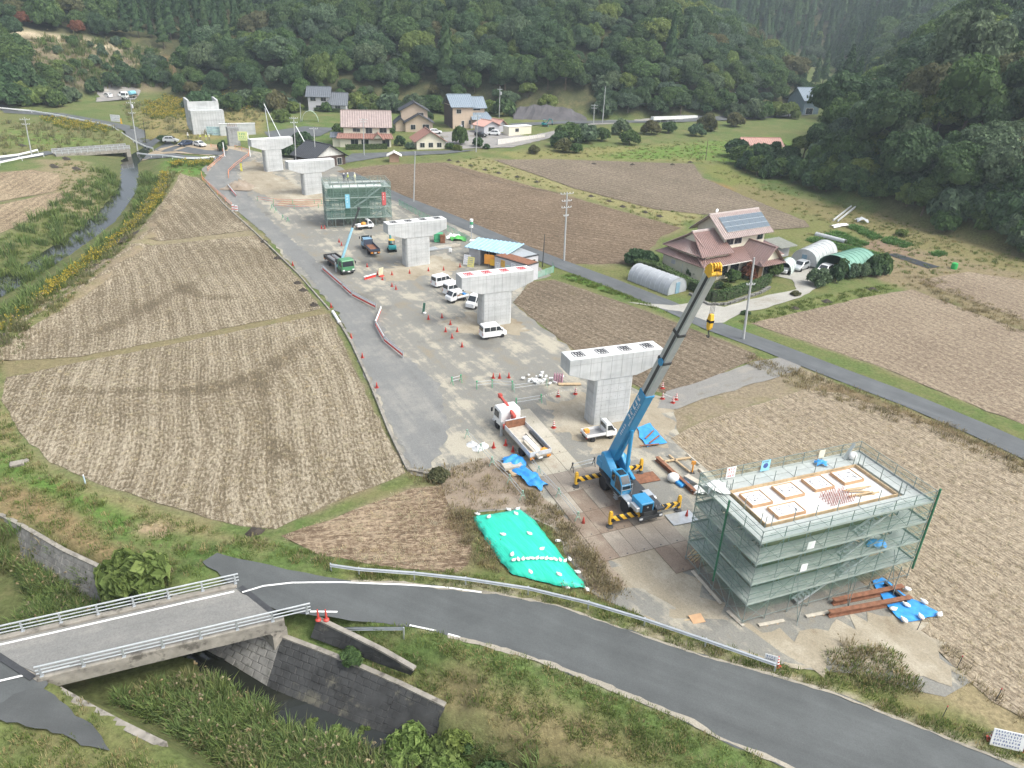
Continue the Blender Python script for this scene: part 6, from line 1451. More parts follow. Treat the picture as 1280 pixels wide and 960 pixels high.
def win(t,x,y,z,w_,h_,face='front',mat=m_glass):
 f = MB();d = {'front': (0,-1),'left': (-1,0),'right': (1,0),'back': (0,1)}[face];fr = (w_ + .16,.1,h_ + .16) if d[0] == 0 else (.1,w_ + .16,h_ + .16)
 f.box((x + d[0] * .03,y + d[1] * .03,z),fr);o = f.build('window',m_fascia,t);p = MB()
 gl_ = (w_ / 2 - .04,.03,h_) if d[0] == 0 else (.03,w_ / 2 - .04,h_)
 for s in (-1,1): p.box((x + d[0] * .085 + (s * w_ / 4 if d[0] == 0 else 0),y + d[1] * .085 + (s * w_ / 4 if d[0] != 0 else 0),z),gl_)
 p.build('pane',mat,o);return o
def walls(t,x0,x1,y0,y1,z0,z1,mat,name='wall'):
 m = MB();m.box(((x0 + x1) / 2,(y0 + y1) / 2,(z0 + z1) / 2),(x1 - x0,y1 - y0,z1 - z0));return m.build(name,mat,t)
def at_front(p0,p1,label,cat='house',name='house',dz=0.0,use_hit=False):
 a,b = (hit(*p0,100),hit(*p1,100)) if use_hit else (P3(*p0),P3(*p1));d = b - a
 t = thing(name,(a.x,a.y,min(gz(a.x,a.y),gz(b.x,b.y)) + dz),math.atan2(d.y,d.x),label,cat);return t,Vector((d.x,d.y)).length
def farmhouse():
 c0 = Vector((*G(877,354),0));t = thing('farmhouse',(c0.x,c0.y,.15),math.radians(33),'two storey farmhouse with brown tiled roofs and solar panels behind the garden hedge','house')
 walls(t,0,17,0,9.5,-.2,3.1,m_cream);walls(t,.3,6.2,.8,8.7,3.1,4.3,m_cream,'upper_wall');walls(t,6.2,16.2,2.2,8.4,3.1,7.0,m_cream,'upper_wall')
 slope(t,(-1.1,-1.1,2.75),(18,-1.1,2.75),(17,2.2,4.15),(0,2.2,4.15),m_tile_f);slope(t,(-1.1,10.4,2.75),(-1.1,-1.1,2.75),(.8,.8,3.8),(.8,8.6,3.8),m_tile_f);slope(t,(18,-1.1,2.75),(18,10.4,2.75),(16.2,8.4,4.1),(16.2,2.2,4.1),m_tile_f)
 slope(t,(-.6,9.4,4.1),(-.6,.1,4.1),(1.5,2.4,5.5),(1.5,7.0,5.5),m_tile_f)
 slope(t,(-.6,.1,4.1),(6.8,.1,4.1),(6.8,4.7,7.0),(1.3,4.7,7.0),m_tile_f);slope(t,(6.8,9.4,4.1),(-.6,9.4,4.1),(1.3,4.7,7.0),(6.8,4.7,7.0),m_tile_f)
 m = MB();m.add([(1.45,2.5,5.4),(1.45,6.9,5.4),(1.45,4.7,6.85),(1.6,2.5,5.4),(1.6,6.9,5.4),(1.6,4.7,6.85)],[(0,1,2),(5,4,3),(0,3,4,1),(1,4,5,2),(2,5,3,0)]);m.build('gable_wall',m_cream,t)
 m = MB();m.bar((1.1,4.7,7.1),(6.8,4.7,7.1),.35,.3);m.build('ridge_cap',m_ridge,t)
 m = MB();m.bar((1.15,4.7,7.05),(1.15,1.9,5.28),.22,.2);m.bar((1.15,4.7,7.05),(1.15,7.5,5.28),.22,.2);m.build('verge_tiles',m_tile_f,t)
 rf = gable(t,6.2,16.2,2.2,8.4,6.95,9.35,m_tile_p,1.0,1.0,m_cream,m_ridge,.30)
 n0 = Vector((0,1.2,6.175));n1 = Vector((0,5.3,9.35));sl = (n1 - n0).normalized();up = Vector((0,-sl.z,sl.y))
 pm = MB();pm.box((0,0,0),(1.42,.96,.05));g = MB()
 pme = pm.mesh('solar_panel',[M('solar_cell_blue',(.10,.135,.17),.45,var=.12,spec=.3)]);fm = MB();fm.box((0,0,0),(1.5,1.04,.04));fme = fm.mesh('frame',m_galv_w)
 for i in range(7):
  for j in range(3):
   p = Vector((7.4 + i * 1.5,0,0)) + n0 + sl * (1.75 + j * 1.04) + up * .14
   o = put('solar_panel',pme,t,p,(math.atan2(sl.z,sl.y),0,0));put('frame',fme,o,(0,0,-.03))
 gable(t,10.2,14.6,-3.0,3.0,3.0,5.2,m_tile_f,.7,.6,m_cream,m_tile_f,.30,'y');walls(t,10.6,14.2,-2.4,0,-.2,2.9,M('porch_wood',(.27,.16,.09),.7,var=.2),'porch');slope(t,(9.6,-3.9,2.4),(15.2,-3.9,2.4),(15.0,-2.9,3.0),(9.8,-2.9,3.0),m_tile_f)
 win(t,7.6,2.2,5.5,1.7,1.4);win(t,9.6,2.2,5.5,1.7,1.4);win(t,15.0,2.2,5.6,1.4,1.3)
 for x in (2.0,4.6,7.2): win(t,x,0,1.5,2.0,1.9)
 win(t,15.9,0,1.5,1.2,1.4);win(t,12.4,-2.4,1.2,1.6,2.1)
 m = MB();m.box((-.05,4.7,.9),(.06,.05,1.9));m.box((-.04,6.9,1.6),(.05,.9,.7));m.build('wall_trim',m_greyw,t)
 m = MB();m.tube((6.9,5.3,9.3),(6.9,5.3,10.1),.03,4);m.lathe([(.02,0),(.33,.1),(.35,.14)],(6.9,5.2,9.9),10,'y');m.build('dish_aerial',m_white,t)
 m = MB();m.bar((-.05,0,.1),(-.05,0,3.0),.16,.16);m.bar((6.2,2.15,3.2),(6.2,2.15,5.8),.12,.12);m.bar((-1.15,-1.15,2.68),(18,-1.15,2.68),.12,.12);m.build('gutter',m_fascia,t)
 return t
fh = farmhouse();fhm = Matrix.Translation(fh.location) @ Matrix.Rotation(fh.rotation_euler.z,4,'Z')
t = thing('lean_to_shed',fhm @ Vector((17.6,3.5,0)),fh.rotation_euler.z,'low shed with purplish and grey roofs at the right end of the farmhouse','shed');walls(t,0,8,0,4,-.2,2.3,m_greyw);slope(t,(-.2,-.6,2.5),(4,-.6,2.5),(4,4.4,3.1),(-.2,4.4,3.1),M('roof_purplish',(.22,.14,.15),.6));slope(t,(4.1,-1.2,2.45),(8.4,-1.2,2.45),(8.4,3.2,2.95),(4.1,3.2,2.95),M('roof_slate_sheet',(.30,.31,.27),.7))
def tunnel(name,a,b,wd,h_,mat,label,cat,ends=True,ribs=8,rib_mat=None,open_front=False,rot=None):
 A,B = Vector((*G(*a),0)),Vector((*G(*b),0));d = B - A;L = d.length;t = thing(name,(A.x,A.y,gz(A.x,A.y) + .05),math.atan2(d.y,d.x),label,cat)
 n = 12;prof = [(wd / 2 * -math.cos(math.pi * i / n),h_ * math.sin(math.pi * i / n) ** .75) for i in range(n + 1)];V = [];F = [];nx = ribs * 2
 for i in range(nx + 1):
  s = 1.0 if i % 2 == 0 else .985
  V += [(i * L / nx,y * s,z * s) for y,z in prof]
 F = [(i * (n + 1) + j,i * (n + 1) + j + 1,(i + 1) * (n + 1) + j + 1,(i + 1) * (n + 1) + j) for i in range(nx) for j in range(n)]
 m = MB();m.add(V,F);m.build('cover',mat,t,smooth=True);r = MB()
 for i in range(ribs + 1): r.path([(i * L / ribs,y * 1.005,z * 1.005 + .01) for y,z in prof],.035,4)
 r.build('hoop',rib_mat or m_galv,t)
 if ends:
  e = MB()
  for x in ((.02,) if open_front else (.02,L - .02)): e.add([(x,y,z) for y,z in prof],[tuple(range(n + 1))])
  e.build('end_wall',mat,t)
  if not open_front: k = MB();k.box((L + .02,0,.9),(.06,.9,1.8));k.build('door',M('tunnel_door_blue',(.20,.32,.40),.5),t)
 return t
m_poly = M('greenhouse_film',(.38,.40,.42),.35,var=.16,scale=.8,spec=.5);m_poly2 = M('greenhouse_film_white',(.46,.48,.48),.4,var=.18,scale=.7)
tunnel('greenhouse',(796,348),(846,367),4.2,2.5,m_poly,'arched grey plastic greenhouse between the side road and the farmhouse hedge','greenhouse',ribs=9)
tunnel('greenhouse',(1030,318),(1003,333),4.6,2.7,m_poly2,'arched greenhouse of white striped film beside the green garage tunnel','greenhouse',ribs=6)
tunnel('garage_tunnel',(1074,332),(1040,343),6.2,3.1,M('cover_green',(.17,.33,.26),.5,var=.1),'green arched garage tunnel with a white car inside','garage tent',ribs=7,rib_mat=M('cover_green'),open_front=True)
tunnel('car_tent',(985,336),(978,343),2.6,2.0,M('cover_pale_green',(.50,.58,.54),.5),'small pale rounded car tent by the farmhouse porch','car tent',ends=False,ribs=3)
gf = 'cars at the farmhouse'
car(P3(1030,342),look((1040,338),(1022,347)),'white car nosing out of the green garage tunnel',m_vwhite,gf,True);car(P3(1000,337),look((1008,334),(992,341)),'silver car parked in front of the striped greenhouse',m_silver,gf,True);car(P3(982,340),look((988,336),(978,343)),'white car under the small pale car tent',m_vwhite,gf,True)
def simple(p0,p1,label,blocks,name='house',cat='house',use_hit=False,dz=0):
 t,L = at_front(p0,p1,label,cat,name,dz,use_hit);s = 1.0
 for b in blocks:
  x0,x1,y0,y1,ze,zr,wall,roof,axis = b[:9];x0,x1 = x0 * L,x1 * L
  walls(t,x0,x1,y0,y1,-1.0,ze,wall);gable(t,x0,x1,y0,y1,ze - .02,zr,roof,.7,.6,b[10] if len(b) > 10 else wall,roof,.45,axis)
  for wv in (b[9] if len(b) > 9 else []): win(t,x0 + (x1 - x0) * wv[0],y0 if (len(wv) < 5 or wv[4] == 'front') else (y0 + y1) / 2,wv[1],wv[2],wv[3],wv[4] if len(wv) > 4 else 'front') if not (len(wv) > 4 and wv[4] in ('left','right')) else win(t,x0 if wv[4] == 'left' else x1,y0 + (y1 - y0) * wv[0],wv[1],wv[2],wv[3],wv[4])
 return t,L
simple((386,139),(433,140),'grey house with slate blue tiled roofs on the bank below the woods',[(0,.55,0,7,5.3,7.9,m_greyw,m_tile_g,'x',[(.25,4.1,1.9,1.4),(.75,4.1,1.9,1.4),(.5,1.2,2.0,1.6)]),(.57,1.0,-.8,5.5,3.0,6.2,m_greyw,m_tile_g,'x',[(.5,1.4,1.8,1.9)])],use_hit=True)
t,L = simple((424,184),(489,184),'large cream house with a broad pinkish tiled roof beside the lane',[(.10,.98,1.2,9.5,5.9,9.3,m_cream,m_tile_p,'x',[(.28,4.5,2.0,.9),(.55,4.5,1.8,1.6),(.86,4.6,2.0,1.4)])])
walls(t,.02 * L,L,0,9,-1,2.6,m_cream,'ground_floor_wall');slope(t,(-.5,-.9,2.5),(L + .6,-.9,2.5),(L,1.3,3.7),(0,1.3,3.7),m_tile_r,.45,name='pent_roof');gable(t,L * .66,L * .84,-1.6,1.2,2.7,4.0,m_tile_r,.4,.3,m_cream,m_tile_r,.45,'y');walls(t,-.12 * L,.02 * L,.6,5,-1,2.7,m_cream,'annexe_wall');slope(t,(-.16 * L,0,2.6),(.03 * L,0,2.6),(.03 * L,4.5,3.5),(-.16 * L,4.5,3.5),m_tile_g,.45,name='annexe_roof')
for x in (.3,.5,.9): win(t,L * x,0,1.2,2,1.9)
simple((507,165),(541,165),'beige two storey house with black tiled gable roofs facing the yard',[(0,1.0,0,8,3.0,5.3,m_beige,m_tile_b,'y',[(.28,1.5,1.5,1.4),(.75,1.5,2.0,1.6)]),(-.12,.85,3.5,10,6.2,8.4,m_beige,m_tile_b,'y',[(.75,4.9,1.6,1.0),(.5,4.4,1.0,1.2,'left')]),(-.35,.02,1.0,8,2.7,4.0,m_beige,m_tile_b,'y')])
t,L = simple((566,161),(597,160),'tall beige house with a dark brown gable end and blue grey metal roof',[(0,.80,0,10,7.0,10.0,m_beige,m_metal_r,'x',[(.3,5.3,1.6,1.2),(.5,1.4,.9,2.0),(.85,2.0,.6,1.2)],m_brownw),(.72,1.35,2.0,9.5,6.6,9.2,m_beige,m_metal_r,'x',[(.5,5.9,2.4,.9)])]);walls(t,-.08,-.01,.1,9.9,-1,6.8,m_brownw,'brown_cladding');walls(t,L * .8,L * 1.4,-.8,2.2,-1,2.9,m_beige,'annexe_wall');slope(t,(L * .72,-1.8,2.9),(L * 1.55,-1.8,2.9),(L * 1.45,2.4,4.9),(L * .78,2.4,4.9),m_metal_r,.45,name='annexe_roof')
m = MB();m.box((L * .3,-.6,.6),(.9,.5,1.3));m.box((L * .74,-.6,.6),(.8,.5,1.2));m.build('heat_pump',m_greyw,t)
simple((404,210),(432,205),'black tiled house with a white gable just behind the far piers',[(-.35,1.0,0,9,2.7,5.4,m_brownw,m_tile_b,'y',[(.45,1.2,2.0,1.6),(.8,1.2,1.4,1.6)],M('wall_white_plaster',(.60,.60,.58),.8))])
simple((521,187),(556,186),'low garage house with a red tiled roof and white gable beside the lane',[(0,1.0,0,8,2.5,4.9,m_cream,m_tile_r,'y',[(.2,1.2,1.3,1.2),(.5,1.2,1.3,1.2),(.8,1.2,1.3,1.2)])])
simple((605,168),(623,166),'small grey shed with a salmon coloured roof behind the parked cars',[(0,1.0,0,5,2.7,3.9,m_greyw,m_tile_o,'y',[(.5,1.2,2.4,1.6)]),(1.05,1.55,.5,5,2.9,3.9,m_greyw,m_tile_o,'y')],'shed','shed')
t,L = at_front((636,170),(664,167),'cream prefabricated cabin with a white flat roof in the village yard','cabin','site_cabin');walls(t,0,L,0,3,-.5,2.6,m_cream);walls(t,-.15,L + .15,-.15,3.15,2.62,2.76,m_white,'roof');win(t,L * .35,0,1.6,1.4,1.0)
t,L = at_front((622,181),(681,171),'long white panel fence along the edge of the village yard','fence','panel_fence')
pm = MB();pm.box((0,0,.75),(L / 12 - .05,.08,1.6));pme = pm.mesh('panel',m_fascia)
for i in range(12): put('panel',pme,t,((i + .5) * L / 12,0,0))
pm = MB();pm.box((0,0,.8),(.1,.14,1.8));pme = pm.mesh('post',m_galv)
for i in range(13): put('post',pme,t,(i * L / 12,0,0))
simple((930,194),(975,194),'brown walled shed with a pale reddish roof among bushes at the upper right',[(0,1.0,0,5.5,3.0,4.6,m_tan,m_tile_o,'x')],'shed','shed')
simple((1003,143),(1022,143),'blue grey roofed house half hidden in the valley mouth',[(0,1.0,0,12,5.5,9.5,M('wall_blue_grey',(.16,.22,.26),.8),m_metal_r,'x',[(.4,1.2,3,2.2)])])  # walls in a dark blue grey below the metal roof
simple((487,203),(499,203),'tiny tan hut with a pale roof beside the vegetable plot',[(0,1.0,0,2.0,2.0,2.6,m_tan,m_fascia,'y')],'hut','hut')
t,L = at_front((817,154),(872,150),'row of white water tanks on a stand along the valley road','tank','water_tank');m = MB();m.box((L * .5,1,1.5),(L,1.6,1.0));m.build('tank_body',m_white,t);m = MB()
for i in range(7): m.box((L * i / 6,1,.5),(.2,1.2,1.1))
m.build('stand',m_galv,t)
t,L = at_front((640,150),(735,153),'dark sprayed concrete slope at the foot of the wooded hill','slope facing','slope_facing');m = MB();n = 16;V = []
for i in range(n + 1):
 f = i / n;hh = 4.5 * math.sin(math.pi * min(1,f * .85 + .12)) ** .6 + R.uniform(-.4,.4)
 for k in (0,.5,1): V.append((f * L + R.uniform(-.5,.5),2 + k * 7 + R.uniform(-.6,.6),max(.1,hh * k)))
m.add(V,[(i * 3 + k,(i + 1) * 3 + k,(i + 1) * 3 + k + 1,i * 3 + k + 1) for i in range(n) for k in (0,1)]);m.build('facing',M('sprayed_concrete',(.10,.095,.10),.9,var=.3,scale=.3),t)
def office():
 a,b = P3(603,333),P3(671,345);d = b - a
 t,L = at_front((586,328),(620,334),'grey open fronted site store with a light blue lean-to roof','store shed','site_store');walls(t,0,L * .42,0,4.0,-.1,2.6,m_greyw);walls(t,L * .42,L * 1.2,2.5,4.2,-.1,2.5,m_dark,'back_wall');slope(t,(-.3,-.9,2.9),(L * 1.45,-1.1,2.8),(L * 1.55,4.8,3.3),(-.3,4.4,3.3),M('roof_light_blue',(.32,.50,.62),.5),.5,.06);m = MB()
 for x in (L * .45,L * .8,L * 1.2): m.tube((x,-.7,0),(x,-.7,2.8),.06,5)
 m.build('post',m_galv,t);
 for i in range(4): m = MB();m.box((L * (.55 + .15 * i),1.4,.5 + .2 * (i % 2)),(.4,.5,1.0 + .4 * (i % 2)));m.build('stored_crate',[m_rust,m_galv,m_dark,m_wood][i],t)
 t,L = at_front((618,340),(640,347),'grey prefabricated site office hung with notice boards','site office','site_office');L = 7.2;walls(t,0,L,0,2.6,-.1,2.7,m_greyw);walls(t,-.1,L + .1,-.1,2.7,2.72,2.82,m_dark,'roof_edge');walls(t,.1,L - .1,.1,2.5,2.83,2.88,m_rust,'roof_sheet')
 cols = [m_white,m_yellow,M('notice_pale_green',(.45,.68,.58),.6),m_white,M('sign_light_blue'),M('notice_pink',(.62,.42,.52),.6)]
 for i in range(6):
  m = MB();m.box((.7 + i * 1.15,-.03,1.85 if i % 2 else 1.3),(.9,.04,1.1));o = m.build('notice_board',cols[i],t);g = MB();glyph_rows(g,(.3 + i * 1.15,-.055,(1.85 if i % 2 else 1.3) - .5),(1,0,0),(0,0,1),.8,1.0,[(.82,.2,.08,.92),(.55,.12,.08,.92),(.35,.12,.08,.9),(.15,.12,.08,.8)],i);g.build('lettering',m_lettering,o)
 t,L2 = at_front((645,343),(672,337),'white topped site cabin next to the green fence','site cabin','site_cabin');walls(t,0,L2,0,5.5,-.1,2.5,m_greyw);walls(t,-.1,L2 + .1,-.1,5.6,2.52,2.64,m_dark,'roof_edge');walls(t,.15,L2 - .15,.15,5.3,2.65,2.70,m_galv_w,'roof');win(t,L2 * .7,0,1.5,1.5,.9);win(t,L2 * .3,0,1.5,1.2,.9)
 t,L3 = at_front((597,345),(604,346),'tall orange and yellow sheet panels at the end of the site office','panels','sheet_barrier');m = MB();m.box((1.0,3.5,1.9),(2.4,.08,1.6));m.build('orange_sheet',m_obox,t);m = MB();m.box((1.4,3.3,1.5),(1.0,.06,1.0));m.build('yellow_sheet',m_yellow,t)
 for (p,lb,mt,i) in (((583,331),'white notice leaning at the left end of the site store',m_white,1),((588,334),'yellowish notice leaning at the left end of the site store',M('notice_yellow',(.62,.58,.22),.6),2)):
  v = P3(*p);b_ = banner(v,-.2,1.2,1.7,lb,mt,m_lettering,[(.85,.12,.1,.9),(.65,.12,.1,.9),(.45,.1,.1,.9),(.25,.1,.1,.8)],i);b_.rotation_euler = (-.25,0,-.35)
 t = thing('signal_mast',P3(589,312),0,'pale mast with white and green drums standing by the site store','mast');m = MB();m.tube((0,0,0),(0,0,5.5),.09,6);m.build('mast_pole',m_galv_w,t)
 for z,mt in ((4.0,m_white),(4.6,m_green),(5.1,m_white)): m = MB();m.tube((0,0,z),(0,0,z + .42),.3,10);m.build('drum',mt,t)
 t = thing('toilet_cabin',P3(591,318),0,'grey upright toilet cabin beside the pale mast','toilet cabin');walls(t,-.5,.5,-.5,.5,0,2.4,m_greyw);walls(t,-.55,.55,-.55,.55,2.42,2.55,m_white,'roof');walls(t,-.35,.35,-.53,-.50,.1,2.0,m_galv,'door')
office()
def mesh_fence(line,label,h_=1.2,mat=None,npan=None):
 P = [P3(*p) for p in line];o = P[0];t = thing('mesh_fence',o,0,label,'fence');pm = MB();pm.tube((0,0,-.2),(0,0,h_ + .05),.04,5);pme = pm.mesh('post',m_green)
 for a,b in zip(P[:-1],P[1:]):
  n = max(1,int((b - a).length / 1.8))
  for i in range(n):
   p,q = a.lerp(b,i / n) - o,a.lerp(b,(i + 1) / n) - o;put('post',pme,t,p);m = MB();m.quad(p + Vector((0,0,.08)),q + Vector((0,0,.08)),q + Vector((0,0,h_)),p + Vector((0,0,h_)));m.build('mesh_panel',mat,t)
 return t
m_fnet = net_mat('pale_green_fence_mesh',(.30,.50,.42),.55)
mesh_fence([(499,257),(530,274),(560,290),(590,306)],'long pale green mesh fence between the site and the side road',1.3,m_fnet);mesh_fence([(664,347),(672,348),(692,341),(690,334)],'short green mesh fence round the corner by the site cabin',1.2,m_fnet)
# ------------------------------------------------------------------ plants
def blade_mesh(name,mat,n=26,h=.9,spread=.35,w_=.035,lean=.5,seed=1,head=None,heads=0):
 """a tuft of bent blades; head adds flower or seed heads in a second material"""
 q = np.random.default_rng(seed);V = [];F = [];mi = []
 for i in range(n):
  a = q.uniform(0,6.283);r = spread * math.sqrt(q.random());hh = h * q.uniform(.55,1.1);l = lean * q.uniform(.2,1) * hh;b = a + q.uniform(-.8,.8)
  p = np.array((r * math.cos(a),r * math.sin(a),-.05));t_ = np.array((-math.sin(b),math.cos(b),0)) * w_;d = np.array((math.cos(b),math.sin(b),0))
  m_ = p + d * l * .3 + np.array((0,0,hh * .6));e = p + d * l + np.array((0,0,hh * q.uniform(.8,1.0)))
  o = len(V);V += [p - t_,p + t_,m_ + t_ * .8,m_ - t_ * .8,e];F += [(o,o + 1,o + 2,o + 3),(o + 3,o + 2,o + 4)];mi += [0,0]
  if head and i < heads:
   for k in range(3):
    c = e + q.normal(size=3) * .05 * h;s = .075 * h * q.uniform(.6,1.3);u = q.normal(size=3);u /= np.linalg.norm(u);v = np.cross(u,q.normal(size=3));v /= np.linalg.norm(v)
    o = len(V);V += [c - u * s,c - v * s,c + u * s,c + v * s];F.append((o,o + 1,o + 2,o + 3));mi.append(1)
 me = bpy.data.meshes.new(name);me.from_pydata([tuple(v) for v in V],[],F);me.materials.append(mat)
 if head: me.materials.append(head)
 me.polygons.foreach_set('material_index',mi);me.update();return me
G_GRASS = leaf_mat('grass_blades',(.115,.165,.042),(.18,.215,.075));G_DRY = leaf_mat('grass_dry',(.27,.225,.12),(.36,.31,.18));G_REED = leaf_mat('reed_blades',(.125,.185,.060),(.21,.26,.10));G_REED2 = leaf_mat('reed_pale',(.20,.205,.10),(.29,.27,.16));G_WEED = leaf_mat('weeds_brown',(.25,.205,.13),(.34,.285,.185));G_GOLD = leaf_mat('goldenrod_flower',(.46,.36,.06),(.58,.46,.09));G_STRAW = leaf_mat('straw',(.37,.31,.22),(.47,.405,.30));G_SEED = leaf_mat('seed_heads',(.27,.215,.14),(.36,.30,.21))
T_GRASS = [blade_mesh('tuft',G_GRASS,22,.34,.34,.022,.7,k) for k in range(3)];T_DRY = [blade_mesh('tuft',G_DRY,20,.38,.34,.02,.7,10 + k) for k in range(2)]
T_REED = [blade_mesh('tuft',G_REED,40,1.0,.55,.03,.8,20 + k) for k in range(3)] + [blade_mesh('tuft',G_REED2,34,1.05,.5,.024,.75,30,G_SEED,2)]
T_WEED = [blade_mesh('tuft',G_WEED,26,.5,.45,.018,.8,40 + k,G_SEED,4) for k in range(2)];T_GOLD = [blade_mesh('tuft',G_GRASS,16,1.0,.35,.03,.3,50 + k,G_GOLD,7) for k in range(2)];T_STRAW = [blade_mesh('tuft',G_STRAW,12,.14,.25,.022,1.6,60 + k) for k in range(2)]
def pts_in(poly,dens,world=False,mask=None):
 p = poly if world else GL(poly);A = np.array(p);x0,y0 = A.min(0);x1,y1 = A.max(0);n = int((x1 - x0) * (y1 - y0) * dens)
 x = NR.uniform(x0,x1,n);y = NR.uniform(y0,y1,n);k = sdist(x,y,p) > 0
 if mask is not None: k &= mask(x,y)
 return np.column_stack([x[k],y[k],Zt(x[k],y[k])])
def off_sheets(x,y,m=.15):
 k = np.ones(len(x),bool)
 for p in SUNK:
  A = np.array(p);q = (x > A[:,0].min()) & (x < A[:,0].max()) & (y > A[:,1].min()) & (y < A[:,1].max()) & k
  if q.any(): i = np.where(q)[0];k[i] &= sdist(x[i],y[i],p) < -m
 return k
def sow(name,polys,variants,label,cat,smin=.7,smax=1.3,dens=4,mask=None,dz=0.0):
 P = np.vstack([pts_in(p,d if d else dens,mask=mask) for p,d in polys]);P[:,2] += dz
 k = (0.55 + .45 * wob(P[:,0],P[:,1],.8)) ;P = P[NR.uniform(0,1,len(P)) < np.clip(k + .35,.15,1)]
 print(name,len(P));return scatter(name,P,NR.uniform(smin,smax,len(P)),variants,label,cat)
deckp = [(v.x,v.y) for v in BA]
def not_bridge(x,y): return sdist(x,y,deckp) < .1
def dry_bed(x,y): return (ldist(x,y,wall_foot) > np.where(x > -27,1.8 + .6 * wob(x,y,.8),-1)) & not_bridge(x,y)
reed_poly = bed_near
P_bed = pts_in(bed_near,8.0,True,dry_bed)
k = (P_bed[:,0] > -50) & (P_bed[:,1] < 60) & (P_bed[:,1] > 14);k &= ~((P_bed[:,0] < -31) & (sdist(P_bed[:,0],P_bed[:,1],GL([(-30,720),(24,722),(48,760),(10,800),(-60,790)],-2.9)) > 0));P_bed = P_bed[k]
scatter('reeds',P_bed,NR.uniform(.6,1.25,len(P_bed)),T_REED,'tall reeds and grasses filling the creek bed round the road bridge','reeds');print('reeds',len(P_bed))
bank_mask = lambda x,y: (channel(x,y,bed_near,top_near,-3.3) < -.3) & (sdist(x,y,bed_near) < 0) & (ldist(x,y,wall_mid) > 2.0) & not_bridge(x,y) & (ldist(x,y,wing_mid) > .7)
sow('bank_grass',[([(-60,590),(0,640),(130,702),(210,742),(280,760),(240,830),(60,760),(-60,720)],5),([(60,860),(200,932),(270,970),(200,1010),(60,930)],5),([(540,868),(700,925),(830,990),(800,1060),(640,985),(470,910)],5)],T_GRASS + T_DRY + T_REED[:1],'rank grass on the creek banks near the bridge','grass',.8,1.6,5,bank_mask)
sow('verge_grass',[([(430,700),(620,728),(760,760),(965,832),(1100,868),(1290,938),(1290,975),(1100,905),(960,852),(790,796),(620,750),(440,730)],9),([(380,775),(560,800),(760,866),(960,955),(900,1000),(640,900),(480,830)],9),([(330,680),(400,700),(430,706),(420,722),(330,708),(270,700)],8)],T_GRASS + T_GRASS + T_DRY,'short grass on the road verges in the foreground','grass',.6,1.15,5,off_sheets)
sow('levee_grass',[([(-30,470),(10,520),(30,560),(70,595),(210,645),(340,680),(300,720),(210,735),(100,690),(-30,620)],3.5),([(120,930),(70,905),(60,870),(100,880),(180,935),(260,1000),(0,1000),(0,910)],5)],T_GRASS + T_DRY,'grass and dry tussocks on the levee beside the large stubble field','grass',.7,1.25,4,off_sheets)
sow('dry_weeds',[([(560,632),(590,640),(640,720),(720,742),(760,758),(770,740),(745,700),(690,640),(655,600),(690,640),(735,720),(730,742),(650,725),(620,700)],7),([(655,612),(700,640),(752,700),(785,745),(745,745),(700,680),(660,640)],9),([(556,630),(586,642),(630,715),(600,720),(580,690),(560,650)],9),([(550,590),(610,570),(660,600),(680,625),(600,640),(556,625)],2.5),([(512,588),(556,590),(558,606),(520,604)],5)],T_WEED + T_DRY,'dead brown weeds round the green tarp','weeds',.7,1.3,6)
sow('mound_weeds',[([(1030,825),(1060,808),(1110,812),(1140,838),(1148,868),(1110,870),(1060,856),(1025,845)],12)],T_DRY + T_GRASS + T_WEED[:1],'low thicket of weeds by the road in front of the big scaffold','weeds',.8,1.5,6)
sow('ridge_weeds',[([(940,444),(1050,480),(1180,528),(1290,580),(1290,600),(1170,546),(1000,486),(935,456)],3),([(1160,340),(1210,370),(1290,400),(1290,425),(1200,388),(1120,352)],1.5),([(1175,800),(1240,870),(1290,900),(1290,912),(1200,850)],4)],T_WEED + T_DRY,'dry weeds on the banks between the fields at the right','weeds',.7,1.4,3)
sow('road_edge_grass',[([(698,346),(860,400),(975,446),(985,440),(880,394),(720,340)],4.5),([(910,405),(1000,376),(1090,358),(1140,356),(1000,392),(940,405)],2.5),([(985,442),(1100,482),(1290,562),(1290,575),(1100,494)],3.5)],T_GRASS,'grass strips beside the side road','grass',.8,1.5,4,off_sheets)
far_wet = lambda x,y: channel(x,y,bed_far,top_far,-2.2) < -.4
sow('far_reeds',[([(0,300),(60,262),(96,232),(120,205),(150,212),(140,250),(110,282),(60,322),(10,350),(-60,380),(-60,330)],.9),([(150,285),(176,262),(200,222),(180,205),(172,225),(168,250),(140,290),(90,325),(30,365),(-40,410),(0,420),(70,370)],1.6)],T_REED[:1] + T_GRASS + T_GRASS,'reeds along the upper creek','reeds',1.2,2.4,1.5)
sow('goldenrod',[([(150,300),(200,262),(214,222),(205,218),(180,262),(140,300)],1.6),([(40,372),(110,322),(140,300),(150,305),(100,345),(50,385)],2.0),([(-10,430),(30,390),(50,380),(20,410),(0,440)],1.0),([(48,150),(70,148),(140,160),(138,168),(80,162)],.9),([(205,120),(240,128),(232,150),(190,150),(185,138)],.6),([(210,205),(266,202),(262,208),(214,211)],1.2),([(250,118),(290,124),(320,138),(300,142),(260,134)],.5),([(175,128),(230,124),(235,142),(205,150),(180,146)],.35)],T_GOLD,'yellow goldenrod in bloom along the levees','wildflowers',.9,1.7,1)
sow('levee_weeds',[([(0,465),(150,322),(226,220),(206,216),(130,316),(60,370),(-40,430),(-40,470)],1.6),([(150,130),(230,120),(330,140),(330,155),(240,175),(170,168)],.5),([(0,150),(140,160),(160,180),(60,188),(0,195)],.5)],T_GRASS + T_DRY + T_REED[3:],'rough grass on the upper levee','grass',.9,1.8,1)
